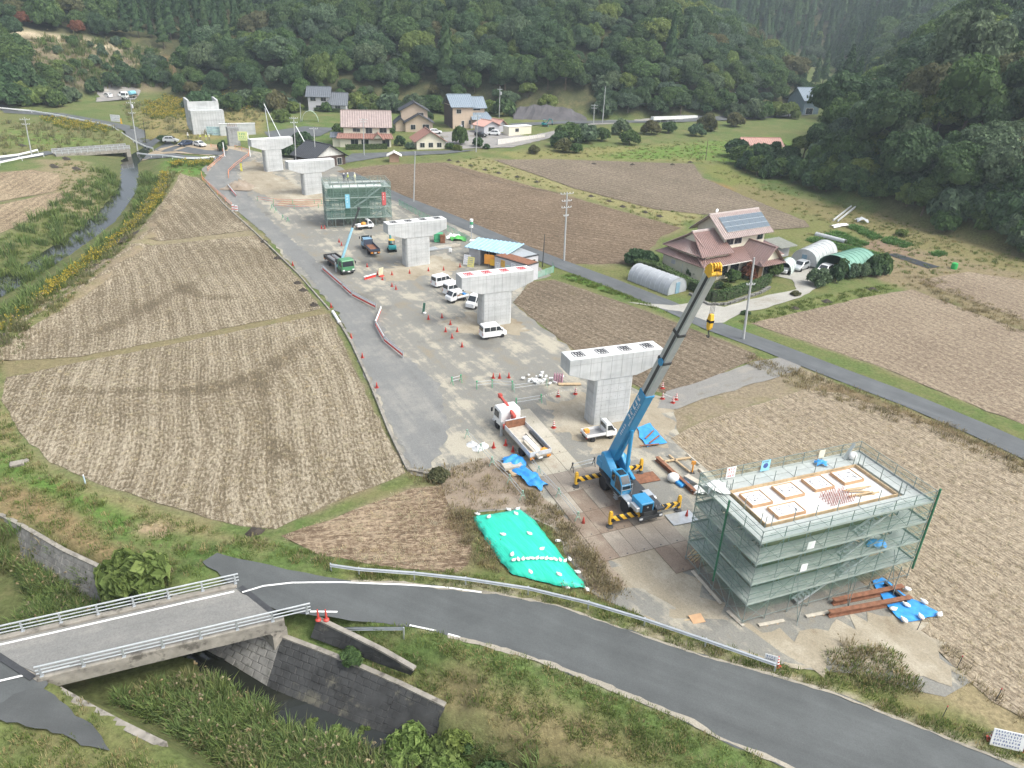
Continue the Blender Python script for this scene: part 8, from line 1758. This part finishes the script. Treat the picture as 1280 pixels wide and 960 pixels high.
for k in range(3):
 m = MB();A = P3(*((622,577),(628,573),(646,566))[k]);t = thing('scaffold_pipe',A + Vector((0,0,.12)),(-.75,-.8,-.35)[k],['loose pale pipe lying beside the barrier, left one','loose pale pipe lying beside the barrier, middle one','loose pale pipe lying above the blue sheet'][k],'pipe');m.tube((0,0,0),(2.2,0,0),.045,6);m.build('pipe',m_galv_w,t);m = MB();m.tube((2.1,0,0),(2.3,0,0),.06,6);m.build('coupler',m_dark,t)
def tarp_mound():
 poly = GL([(590,647),(622,643),(650,638),(668,652),(690,680),(716,715),(734,739),(700,737),(665,728),(640,722),(622,700),(606,676)]);A = np.array(poly)
 m,t,p = nodes_of('bright_green_tarp');v = wpos(t,.9);f = noise_node(t,wpos(t,SITE,(.25,2.2,1)),1.0,4,.6)
 t.links.new(ramp(t,f,[(.3,(.02,.46,.31)),(.6,(.03,.58,.41)),(.8,(.09,.66,.50))]),p.inputs['Base Color']);p.inputs['Roughness'].default_value = .45;bump(t,p,noise_node(t,wpos(t,SITE,(.3,1.6,1)),1.2,3,.5),.8,.2)
 def zf(x,y): d = float(sdist(np.array([x]),np.array([y]),poly)[0]);return 0.6 * (1 - math.exp(-max(d,0) / .7)) * (1 + .10 * float(wob(x,y,.9)))
 o = flat_tarp('green_tarp',[(590,647),(622,643),(650,638),(668,652),(690,680),(716,715),(734,739),(700,737),(665,728),(640,722),(622,700),(606,676)],m,'bright green tarp spread over a long heap of earth by the road',None,.10,.03,zf=zf,dens=.4,step=.45)
 o.data.polygons.foreach_set('use_smooth',[True] * len(o.data.polygons))
 for x,y,lb in ((597,643.5,'sandbag at the far left corner of the green tarp'),(611,647,'sandbag just inside the far left edge of the green tarp'),(636,638,'sandbag at the far edge of the green tarp, middle'),(647,637,'sandbag at the far right corner of the green tarp'),(645,643,'sandbag just inside the far right corner of the green tarp'),(629,669,'sandbag in the left middle of the green tarp, below the far row'),(662,668,'sandbag in the right middle of the green tarp'),(640,694,'sandbag left above the white row on the green tarp'),(677,687,'sandbag right above the white row on the green tarp'),(663,716,'sandbag below the white row on the green tarp, left'),(699,719,'sandbag below the white row on the green tarp, right'),(734,738,'sandbag at the near right tip of the green tarp'),(709,735,'sandbag at the near edge of the green tarp'),(697,677,'sandbag on the right edge of the green tarp, upper'),(712,700,'sandbag on the right edge of the green tarp, middle'),(722,716,'sandbag on the right edge of the green tarp, lower')):
  v = P3(x,y,.8 if 0 else .1);d = float(sdist(np.array([v.x]),np.array([v.y]),poly)[0])
  if d > 0:
   for _ in range(4): v2 = P3(x,y,.1 + zf(v.x,v.y));v = v2
  sandbag(x,y,lb,'white sandbags on the green tarp',v=Vector((v.x,v.y,v.z)),s=.7)
 for i in range(12):
  f = i / 11;x,y = 642 + f * 64,701 - 3 * math.sin(f * 3) + 1.5 * f;v = P3(x,y,.1)
  for _ in range(4): v = P3(x,y,.14 + zf(v.x,v.y))
  sandbag(x,y,'white sandbag in the tight row across the green tarp','row of sandbags across the green tarp',v=v,s=.62)
tarp_mound()
v = P3(1257,932,.4);v.z = gz(v.x,v.y);t = thing('notice_board',v,math.radians(-14),'white notice board with rows of blue lettering on the road verge','notice board');m = MB();m.box((0,0,.72),(1.7,.05,1.15),0,-.18);m.build('panel',m_white,t);g = MB();glyph_rows(g,(-.85,-.135,.155),(1,0,0),(0,.18,.985),1.7,1.15,[(.90,.11,.04,.97),(.72,.12,.06,.92),(.55,.09,.06,.9),(.38,.12,.06,.9),(.17,.11,.06,.92)],9,.9);g.build('lettering',m_lettering,t);m = MB()
for x in (-.7,.7): m.tube((x,.25,-.1),(x,.12,1.25),.03,5);m.tube((x,.9,-.1),(x,.2,1.0),.025,5)
m.build('frame',m_galv,t)
v = P3(962,831,ROAD_Z);b_ = banner(Vector((v.x,v.y,gz(v.x,v.y) + .45)),-.35,.8,.5,'small white plate fixed at the right end of the long guardrail',m_white,m_lettering,[(.7,.25,.1,.9),(.3,.2,.1,.8)],3)
v = P3(475,346);t = thing('board_stand',v,.9,'cream boards propped upright with red feet near the third pier','board');m = MB();m.box((.2,0,.8),(.9,.12,1.3),0,.15);m.build('board',M('cream_board',(.68,.62,.44),.6),t);m = MB();m.box((-1.6,.5,.5),(2.4,.3,.1));m.build('white_rail',m_white,t);m = MB();m.box((-1.6,.5,.22),(2.3,.1,.4));m.box((.2,-.1,.12),(.8,.5,.2));m.build('red_foot',m_red,t)
v = P3(530,392);t = thing('sign_post',v,0,'dark green post with a white base on the open gravel','post');m = MB();m.box((0,0,.85),(.32,.12,1.5),0,0,.12);m.build('post',M('post_dark_green',(.05,.14,.10),.6),t);m = MB();m.ball((.1,-.1,.15),.26,8,5,(1,1,.6));m.build('base',m_bag,t,smooth=True)
v = P3(313,196);t = thing('road_sign',v,.2,'pale yellow sign on a white post by the lane bend','sign');m = MB();m.tube((0,0,0),(0,0,6.0),.12,6);m.build('post',m_white,t);m = MB();m.box((-1.3,-.1,5.2),(2.4,.08,2.2));o = m.build('board',M('sign_pale_yellow',(.62,.66,.30),.6),t);g = MB();glyph_rows(g,(-2.4,-.16,4.2),(1,0,0),(0,0,1),2.2,2.0,[(.75,.25,.1,.9),(.4,.2,.1,.9),(.15,.12,.1,.9)],12);g.build('lettering',m_green,o)
v = P3(268,169);banner(Vector((v.x,v.y - .1,v.z)),.05,4.0,2.4,'large notice board with blue and white panels at the foot of the abutment',M('notice_pale_blue',(.45,.62,.62),.6),m_lettering,[(.85,.14,.05,.95),(.6,.12,.05,.5),(.4,.12,.05,.5),(.2,.12,.05,.9)],13)
v = P3(145,152);banner(v,-.25,3.6,2.0,'white slatted sign board standing by the hill road',m_white,m_grime,[(.8,.15,.05,.95),(.5,.15,.05,.95),(.2,.15,.05,.95)],14);v = P3(152,155);banner(v,0,.5,1.6,'narrow yellow flag beside the white sign board',m_yellow,m_line,None,1,name='flag',cat='flag');v = P3(302,214);banner(v,0,.5,1.9,'narrow yellow flag by the orange railing',M('flag_yellow',(.72,.68,.12),.6),m_line,None,1,name='flag',cat='flag')
t = thing('white_post',P3(281,196),0,'white post at the bend of the orange railing','post');m = MB();m.tube((0,0,0),(0,0,3.6),.14,6);m.build('post',m_white,t);m = MB();m.box((0,0,.1),(.5,.5,.2));m.build('foot',m_conc,t)
t = thing('white_barrier',P3(292,264),0,'white and red marker boards at the lane edge above the upper field','marker board');m = MB();m.box((0,0,.75),(.5,.06,1.3));m.box((.75,-.3,.7),(.5,.06,1.2));m.build('board',m_white,t);m = MB()
for z in (.45,.95): m.box((0,-.04,z),(.5,.03,.16));m.box((.75,-.34,z),(.5,.03,.16))
m.build('red_stripe',m_red,t)
def kerb(line,label,mat,wd=.3,h_=.3,name='kerb'):
 P = [P3(*p) for p in line];o = P[0];t = thing(name,o,0,label,'kerb')
 for a,b in zip(P[:-1],P[1:]):
  n = max(1,int((b - a).length / 2))
  for i in range(n):
   m = MB();p,q = a.lerp(b,i / n) - o,a.lerp(b,(i + .985) / n) - o;m.bar(p + Vector((0,0,h_ / 2 - .06)),q + Vector((0,0,h_ / 2 - .06)),wd,h_);m.build('kerbstone',mat,t)
 return t
kerb([(416,391),(424,403),(440,430),(463,480),(487,540),(510,588)],'long concrete edging between the large field and the lane',m_conc_old);kerb([(510,588),(537,594)],'short concrete edging turning the corner at the field end',m_conc_old);kerb([(258,230),(280,256),(320,292),(372,342),(412,388)],'low edging between the upper fields and the lane',m_conc_old,.22,.25)
t = thing('white_duct',P3(420,398),0,'white half pipe lying at the top of the field edging','pipe');A = P3(416,391);B = P3(424,404);m = MB();m.tube(A - t.location + Vector((0,0,.2)),B - t.location + Vector((0,0,.2)),.2,8);m.build('pipe',m_white,t);m = MB();m.tube(B - t.location + Vector((0,0,.2)),B - t.location + (B - A).normalized() * .2 + Vector((0,0,.2)),.24,8);m.build('collar',m_white,t)
def heap(px,py,r,h_,mat,label,cat,name,seed=0,sq=1.0,rz=0):
 q = np.random.default_rng(seed);n = 13;u = np.linspace(-1,1,n);X,Y = np.meshgrid(u,u);Z = h_ * np.clip(1 - np.sqrt(X**2 + Y**2),0,1) ** .9 * (1 + .25 * q.normal(size=X.shape)) - .03;V = np.column_stack([(X * r + q.normal(size=X.shape) * .05 * r).ravel(),(Y * r * sq).ravel(),Z.ravel()]);i = np.arange(n * n).reshape(n,n);F = np.stack([i[:-1,:-1],i[:-1,1:],i[1:,1:],i[1:,:-1]],-1).reshape(-1,4)
 v = P3(px,py);me = np_mesh(name,V,F,mat);o = bpy.data.objects.new(name,me);C.objects.link(o);o.location = (v.x,v.y,gz(v.x,v.y) + .04);o.rotation_euler = (0,0,rz);return tag(o,label,cat)
heap(300,234,3.4,1.6,m_brown,'small cone of brown earth by the lane bend','earth heap','earth_heap',1);m_ash = M('burnt_straw',(.055,.045,.035),.95,var=.4,scale=3)
ash = [((187,285),(150,305),'dark burnt straw patch along the levee, upper'),((122,330),(116,337),'dark burnt straw patch along the levee, second'),((108,337),(104,341),'dark burnt straw patch along the levee, third'),((75,360),(66,365),'dark burnt straw patch along the levee, fourth'),((30,395),(20,402),'dark burnt straw patch along the levee, fifth'),((5,426),(0,428),'dark burnt straw patch at the left frame edge'),((331,303),(329,301),'dark burnt straw heap at the lane edge, first from the top'),((347,324),(346,322),'dark burnt straw heap at the lane edge, second'),((373,355),(371,353),'dark burnt straw heap at the lane edge, third'),((380,364),(378,362),'dark burnt straw heap at the lane edge, fourth'),((394,383),(391,380),'dark burnt straw heap at the lane edge, lowest'),((316,669),(318,667),'dark burnt straw heap at the lower tip of the large field'),((30,183),(24,180),'dark burnt straw row at the far left field, upper'),((85,200),(80,196),'dark burnt straw row beside the little bridge'),((97,212),(92,208),'dark burnt straw row below the little bridge'),((70,210),(64,205),'dark burnt straw patch in the middle of the bank')]
ash += [((x,y),(x - 3,y - 1),'dark burnt straw heap on the terrace bank, number in view from left: %s' % w_) for x,y,w_ in ((563,201,'first'),(574,203,'second'),(590,208,'third'),(608,213,'fourth'),(625,217,'fifth'),(648,222,'sixth'),(672,228,'seventh'),(740,246,'eighth'),(763,252,'ninth'),(780,259,'tenth'),(808,266,'eleventh'),(826,271,'twelfth'))]
ash += [((x,y),(x - 3,y),lb) for x,y,lb in ((744,205,'dark straw clump at the far field edge, left'),(792,206,'dark straw clump at the far field edge, middle'),(842,206,'dark straw clump at the far field edge, right'),(864,203,'tall dark straw clump at the far field corner'),(1035,377,'dark patch on the green strip below the driveway, middle'),(995,386,'dark patch on the green strip below the driveway, left'),(1092,362,'dark patch on the green strip below the garage tunnel'))]
for i,(a,b,lb) in enumerate(ash):
 A,B = P3(*a),P3(*b);d = B - A;rr = max(.7,d.length * .5);heap((a[0] + b[0]) / 2,(a[1] + b[1]) / 2,rr * 1.1,.38,m_ash,lb.replace('number in view from left: ','') + (' from the left' if 'number' in lb else ''),'straw heap','straw_heap',30 + i,.7 / rr if rr > 1.1 else .8,math.atan2(d.y,d.x))
t = thing('rubble_heap',P3(674,476),0,'heap of broken pale rubble beside the pipe barrier','rubble')
for i in range(26): m = MB();m.box((R.gauss(0,.9),R.gauss(0,.5),.12 + R.random() * .2),(R.uniform(.2,.55),R.uniform(.15,.4),R.uniform(.1,.3)),R.uniform(0,3),R.uniform(-.4,.4));m.build('rubble_block',m_conc_top,t)
for i,(x,y) in enumerate(((590,556),(597,561),(604,558))): heap(x,y,.55,.4,m_conc_top,['pale broken lump on the gravel left of the flatbed truck, first','pale broken lump on the gravel left of the flatbed truck, second','pale broken lump on the gravel left of the flatbed truck, third'][i],'rubble','rubble_lump',70 + i)
t = thing('bottle_rack',P3(693,478),0,'pinkish gas bottles standing beside the long grey planks','gas bottles')
for i in range(4): m = MB();m.lathe([(.12,0),(.12,1.0),(.05,1.15),(.05,1.25)],(i * .28,0,0),8);m.build('gas_bottle',M('bottle_pink',(.45,.25,.32),.5),t)
t = thing('plank',P3(699,480,.15),.1,'tan planks lying by the gas bottles under the pier cap','plank');m = MB();m.box((1.2,0,0),(2.6,.5,.1));m.build('board',m_wood,t);m = MB();m.box((.4,0,-.09),(.1,.6,.08));m.box((2,0,-.09),(.1,.6,.08));m.build('bearer',m_wood,t)
for i,(x,y,nm,mt,lb,d) in enumerate(((548,302,'storage_bin',m_green,'dark green bin beside a rusty one by the fence',(1.6,1.2,1.5)),(553,303,'storage_bin',m_rust,'rusty brown bin beside the green one by the fence',(.9,1.2,1.4)),(543,312,'pipe_stack',m_galv,'grey pipes and steel stacked behind the third pier',(5.5,1.6,.5)),(560,309,'timber_stack',m_wood_g,'grey timber stack near the fence',(4.5,1.4,.5)),(505,281,'steel_stack',m_galv,'grey steel stacked by the right foot of the farther scaffold',(3.2,1.5,.6)))):
 v = P3(x,y);t = thing(nm,v,.6 if i > 1 else .2,lb,nm.split('_')[1] if i > 1 else 'bin');m = MB()
 if i < 2: m.box((0,0,d[2] / 2),d);m.build('bin_body',mt,t,bev=.05);m = MB();m.box((0,0,d[2] + .05),(d[0] + .1,d[1] + .1,.1));m.build('lid',mt,t)
 else:
  for k in range(5): m = MB();m.box((R.uniform(-.3,.3),-d[1] / 2 + (k + .5) * d[1] / 5,d[2] * .4 + .1 * (k % 2)),(d[0],d[1] / 5.5,d[2] * .5));m.build('length',mt,t)
rag('green_sheet',P3(573,300,.05),2.8,1.6,.7,M('sheet_green',(.10,.42,.10),.5),'crumpled bright green sheet by the mesh fence','sheet',31);rag('white_sheet',P3(567,298,.05),2.4,1.4,.8,m_bag,'white sheet heaped beside the bright green one','sheet',32);t = thing('site_sign',P3(563,317),0,'small white lamp sign on a tuft of grass near the site store','sign');m = MB();m.box((0,0,.6),(.5,.3,.6));m.build('sign_box',m_white,t,bev=.04);m = MB();m.tube((0,0,0),(0,0,.4),.05,5);m.build('stem',m_dark,t)
m_pole = M('concrete_pole',(.42,.43,.43),.75,var=.1)
def pole(px,py,top,label,r=.16,arms=(),trans=False,mat=None,lean=(0,0),steps=False):
 v = P3(px,py);v.z = gz(v.x,v.y);dr = Vector(ray(*top));k = v.y / dr.y;h_ = CAMH + dr.z * k - v.z;t = thing('utility_pole',v,0,label,'utility pole');tx = dr.x * k - v.x;tx = max(-.6,min(.6,tx));e = Vector((tx,0,h_));m = MB();m.tube((0,0,-.3),e,r,8,r * .62);m.build('shaft',mat or m_pole,t)
 for z,w_,a in arms:
  m = MB();c = e * (z / h_) if z > 0 else e * ((h_ + z) / h_);d = Vector((math.cos(a),math.sin(a),0)) * w_ / 2;m.bar(c - d,c + d,.09,.09);o = m.build('cross_arm',m_galv,t);m = MB()
  for s in (-1,-.45,.45,1): m.lathe([(.06,0),(.07,.12),(.03,.2)],c + d * s + Vector((0,0,.05)),6)
  m.build('insulator',m_white,o)
 if trans: m = MB();m.lathe([(.28,-.5),(.32,-.45),(.32,.4),(.22,.5)],e * ((h_ - 2.2) / h_) + Vector((.35,-.1,0)),9);m.build('transformer',m_greyw,t)
 return t,h_
pole(929,424,(943,322),'grey concrete pole on the grass strip in front of the farmhouse hedge',.19,((-3.6,1.1,.2),));pole(705,326,(709,240),'tall pole with several cross arms beside the brown ploughed field',.17,((-.3,2.4,.5),(-1.5,1.8,.5),(-2.6,1.8,.5),(-4,.9,.5)));pole(678,334,(681,293),'thin dark pole beside the site cabin',.10,(),mat=m_dark);pole(517,252,(519,189),'slim grey pole between the far scaffold and the ploughed field',.15);pole(40,196,(34,147),'utility pole at the far left by the white guardrails',.16,((-.5,2.0,.3),(-1.6,1.6,.3)));pole(170,178,(165,122),'utility pole with double arms near the little bridge',.17,((-.4,2.4,.2),(-1.4,2.0,.2),(-4,1.6,.2)),True);pole(181,170,(179,151),'short dark pole beside the road near the little bridge',.12,(),mat=m_dark);pole(370,206,(367,146),'utility pole just behind the farthest pier',.15,((-.4,1.8,.3),(-1.4,1.6,.3)));pole(395,206,(392,159),'utility pole in front of the black tiled house',.15,((-.4,1.8,.3),));pole(455,194,(454,148),'utility pole in front of the large pinkish roofed house',.13,((-.3,2.0,.1),(-.9,1.6,.1)));pole(595,190,(597,144),'utility pole between the black car and the lane',.15,((-.3,1.8,.3),(-1.2,1.6,.3)));pole(624,147,(625,108),'tall pole with a transformer at the right of the metal roofed house',.17,((-1.0,1.6,.3),),True);pole(742,155,(743,130),'pole with arms beside the valley road, left of a taller bare one',.15,((-.5,2.2,.2),(-1.4,1.8,.2)));pole(753,153,(757,108),'tall bare pale pole beside the valley road',.17);pole(920,142,(923,114),'double armed pole at the right part of the valley road',.16,((-.5,2.8,.2),(-1.8,2.4,.2)));pole(882,200,(885,175),'thin brown pole in the bright grass near the orchard',.12,(),mat=BARK);pole(376,152,(375,128),'thin pole in front of the grey house on the bank',.12)
for i,(a,b) in enumerate((((351,172),(329,128)),((388,191),(369,156)),((337,172),(331,134)))):
 A = P3(*a);dr = Vector(ray(*b));k = (A.y + 2) / dr.y;B = Vector((dr.x * k,A.y + 2,CAMH + dr.z * k));t = thing('stay_pole',A,0,['white stay pole leaning beside the farthest pier','white stay pole leaning towards the black tiled house','upright pale pole between the leaning white stays'][i],'stay pole','white stay poles');m = MB();m.tube((0,0,0),B - A,.11,6);m.build('shaft',m_galv_w,t);m = MB();m.tube((B - A) * .96,(B - A),.14,6);m.build('band',m_dark,t)
def wires(a,ta,b,tb,label,n=3,sag=1.2,sep=.7):
 def top(p,q): v = P3(*p);dr = Vector(ray(*q));k = v.y / dr.y;return Vector((v.x,v.y,CAMH + dr.z * k))
 A,B = top(a,ta),top(b,tb);t = thing('power_line',A,0,label,'power line');d = (B - A);nn = Vector((-d.y,d.x,0)).normalized()
 for i in range(n):
  m = MB();P = [d * f + nn * ((i - (n - 1) / 2) * sep) - Vector((0,0,4 * sag * f * (1 - f) + .3)) for f in [j / 12 for j in range(13)]];m.path(P,.016,3);m.build('wire',m_dark,t)
wires((742,155),(743,130),(920,142),(923,114),'power lines along the valley road');wires((705,326),(709,240),(517,252),(519,189),'power lines crossing the ploughed field',2)
m_veg = leaf_mat('vegetable_leaves',(.07,.16,.045),(.12,.22,.07))
T_VEG = [blade_mesh('tuft',m_veg,16,.35,.35,.06,.9,80 + k) for k in range(2)]
for i,(pl,lb) in enumerate((([(1008,301),(1016,297),(1098,318),(1092,323)],'row of dark green vegetables nearest the white tunnel row'),([(1032,294),(1044,290),(1085,305),(1072,309)],'block of green vegetables in the middle of the garden'),([(1060,284),(1072,282),(1102,298),(1092,300)],'upper row of vegetables in the garden'),([(1100,302),(1112,297),(1140,306),(1130,310)],'vegetables beside the bright yellow green bush'),([(1160,318),(1180,314),(1185,318),(1168,321)],'small green patch at the right of the garden'))): P = pts_in(pl,5.0);print('veg',len(P));scatter('vegetable_row',P,NR.uniform(1.4,2.2,len(P)),T_VEG,lb,'vegetables')
tunnel('row_cover',(1020,294),(1056,305),1.0,.6,m_poly2,'long low white row cover in the vegetable garden','row cover',ends=False,ribs=10);st_ = st('mulch_sheet',[(1108,318),(1120,317),(1175,334),(1160,336)],M('black_mulch_film',(.05,.055,.065),.4,var=.4),'black plastic mulch film in the vegetable garden','mulch film',off=.08,kind='',sink=False);
if 'kind' in st_: del st_['kind']
rag('white_sheet',P3(1050,283,.05),4.5,1.4,.5,m_bag,'long crumpled white sheet at the top of the vegetable garden','sheet',41,.45);rag('grey_sheet',P3(1076,277,.05),2.4,1.6,.8,M('sheet_grey',(.42,.44,.46),.6),'grey covered heap beside the crumpled white sheet','heap',42);t = thing('drain_channel',P3(1044,277),0,'pale concrete drain channel running up the bank behind the garden','channel');B = P3(1066,261) - t.location;m = MB();nn = Vector((-B.y,B.x,0)).normalized()
for s in (-.45,.45): m.bar(nn * s + Vector((0,0,.2)),B + nn * s + Vector((0,0,.5)),.2,.4)
m.build('channel_wall',m_conc,t)
t = thing('water_drum',P3(1192,336),0,'bright green drum at the right end of the vegetable garden','drum');m = MB();m.lathe([(.5,0),(.55,.5),(.5,1.0),(.45,1.05)],n=10);m.build('drum_body',M('drum_green',(.03,.42,.10),.5),t);m = MB();m.lathe([(.52,1.02),(.3,1.12)],n=10);m.build('lid',M('drum_green'),t);t = thing('water_drum',P3(806,335),0,'blue drum behind the grey greenhouse','drum');m = MB();m.lathe([(.7,0),(.75,.6),(.7,1.2)],n=10);m.build('drum_body',M('drum_blue',(.03,.12,.35),.5),t);m = MB();m.lathe([(.72,1.2),(.4,1.3)],n=10);m.build('lid',M('drum_blue'),t)
t = thing('frame_tent',P3(388,152),.2,'small bright green arched tent frame in the garden by the lane','tent');m = MB();n = 8;pr = [(2.6 * -math.cos(math.pi * i / n),3.4 * math.sin(math.pi * i / n)) for i in range(n + 1)];m.add([(x,y,z) for y in (-.5,.5) for x,z in pr],[(i,i + 1,n + 2 + i,n + 1 + i) for i in range(n)]);m.build('cover',M('tent_green',(.42,.72,.45),.5),t);m = MB();m.path([(x,-.5,z) for x,z in pr],.06,4);m.path([(x,.5,z) for x,z in pr],.06,4);m.build('frame',m_galv_w,t)
def person(loc,rz,label,top,legs,helmet):
 sk = bpy.data.meshes.new('person');J = {'pel': (0,0,.95),'ch': (0,0,1.3),'nk': (0,0,1.5),'hd': (0,.02,1.66),'ht': (0,.02,1.76),'hl': (-.1,0,.9),'kl': (-.12,.04,.48),'al': (-.12,0,.08),'tl': (-.12,.16,.04),'hr': (.1,0,.9),'kr': (.12,.08,.48),'ar': (.12,-.04,.08),'tr': (.12,.12,.04),'sl': (-.19,0,1.43),'el': (-.25,.02,1.15),'wl': (-.2,.18,.98),'fl': (-.18,.26,.95),'sr': (.19,0,1.43),'er': (.25,.02,1.15),'wr': (.2,.2,1.0),'fr': (.17,.28,.99)}
 rad = {'pel': .15,'ch': .16,'nk': .065,'hd': .10,'ht': .09,'hl': .09,'kl': .065,'al': .05,'tl': .045,'hr': .09,'kr': .065,'ar': .05,'tr': .045,'sl': .07,'el': .05,'wl': .04,'fl': .035,'sr': .07,'er': .05,'wr': .04,'fr': .035}
 ks = list(J);ed = [('pel','ch'),('ch','nk'),('nk','hd'),('hd','ht'),('pel','hl'),('hl','kl'),('kl','al'),('al','tl'),('pel','hr'),('hr','kr'),('kr','ar'),('ar','tr'),('ch','sl'),('sl','el'),('el','wl'),('wl','fl'),('ch','sr'),('sr','er'),('er','wr'),('wr','fr')]
 sk.from_pydata([J[k] for k in ks],[(ks.index(a),ks.index(b)) for a,b in ed],[]);t = thing('person',loc,rz,label,'person');o = bpy.data.objects.new('body',sk);C.objects.link(o);o.parent = t;md = o.modifiers.new('skin','SKIN')
 for k,sv in zip(ks,sk.skin_vertices[0].data): sv.radius = (rad[k],rad[k] * .8);sv.use_root = (k == 'pel')
 md.use_smooth_shade = True;s2 = o.modifiers.new('sub','SUBSURF');s2.levels = 1;s2.render_levels = 1
 m,nt_,p = nodes_of('clothes_' + label[:18].replace(' ','_'));z = nt_.nodes.new('ShaderNodeSeparateXYZ');tc = nt_.nodes.new('ShaderNodeTexCoord');nt_.links.new(tc.outputs['Object'],z.inputs[0]);q = math_(nt_,'MULTIPLY',z.outputs[2],.5);r_ = ramp(nt_,q,[(0,legs),(.465,top),(.745,(.42,.27,.20)),(1,(.42,.27,.20))]);r_.node.color_ramp.interpolation = 'CONSTANT';nt_.links.new(r_,p.inputs['Base Color']);sk.materials.append(m)
 h_ = MB();h_.ball((0,.02,1.70),.135,9,6,(1,1.1,.85));h_.lathe([(.15,1.68),(.17,1.67)],(0,.04,0),10);h_.build('helmet',helmet,t,smooth=True);return t
W_ = (.70,.70,.68);D_ = (.06,.07,.10);Y_ = (.55,.62,.10);m_helm = M('helmet_white',(.8,.8,.78),.4)
person(on_far(4.2,5.4,7.53),0,'worker in dark clothes on the far scaffold top, left of three',D_,D_,m_helm);person(on_far(5.0,5.7,7.53),2,'worker in a yellow green vest on the far scaffold top, middle of three',Y_,D_,m_helm);person(on_far(6.3,5.5,7.53),1,'worker in pale yellow clothes on the far scaffold top, right of three',(.62,.62,.40),(.5,.5,.4),m_helm)
for x,y,a,b,lb in ((235.5,174,W_,D_,'worker in a white top by the abutment road, left of the four'),(251,176,Y_,D_,'worker in a yellow vest by the abutment, second of the four'),(258,176,Y_,(.4,.4,.35),'worker in a yellow vest and pale trousers, third of the four'),(262,176,(.62,.62,.40),D_,'worker in pale yellow top by the abutment, right of the four')): v = P3(x,y);person(v + Vector((0,0,.05)),R.uniform(0,6),lb,a,b,m_helm)
for i,(x,y) in enumerate(((1146,788),(1196,835),(1244,876),(1177,898))):
 t = thing('stake',P3(x,y),0,['thin stake at the field corner by the big blue tarp','thin stake along the field edge, middle of three','thin stake along the field edge near the notice board','thin stake in the road verge grass'][i],'stake','thin stakes along the field edge');m = MB();m.tube((0,0,-.2),(.06,0,1.1),.025,5);m.build('stake',m_dark,t);m = MB();m.lathe([(.035,1.0),(.035,1.1)],(.06,0,0),5);m.build('cap',m_redprint,t)
for i,(x,y) in enumerate(((108,607),(97,688))[:1]): t = thing('marker_post',P3(107,605),0,'small pale blue marker post on the levee beside the large field','marker post');m = MB();m.tube((0,0,-.1),(0,0,.9),.06,6);m.build('post',M('post_pale_blue',(.45,.58,.68),.5),t);m = MB();m.lathe([(.07,.85),(.05,.95)],n=6);m.build('cap',m_white,t)
t = thing('stone_slab',P3(22,582),.5,'grey stone slab lying in the levee grass at the left','stone');m = MB();m.box((0,0,.2),(1.1,.6,.35),0,.2);m.build('slab',m_conc_old,t,bev=.06);m = MB();m.box((.6,.4,.1),(.5,.4,.25),.4);m.build('block',m_conc_old,t,bev=.05)
# ------------------------------------------------------------------ the air of the valley
m = bpy.data.materials.new('valley_haze');m.use_nodes = True;nt_ = m.node_tree;nt_.nodes.remove(nt_.nodes['Principled BSDF'])
pv_ = nt_.nodes.new('ShaderNodeVolumePrincipled');pv_.inputs['Color'].default_value = (.74,.86,.95,1);pv_.inputs['Density'].default_value = .00032;pv_.inputs['Anisotropy'].default_value = .2
nt_.links.new(pv_.outputs[0],nt_.nodes['Material Output'].inputs['Volume'])
hb_ = MB();hb_.box((50,520,122),(2100,1320,256));hz = hb_.build('haze',m);tag(hz,'thin pale haze filling the valley','haze',kind='stuff')
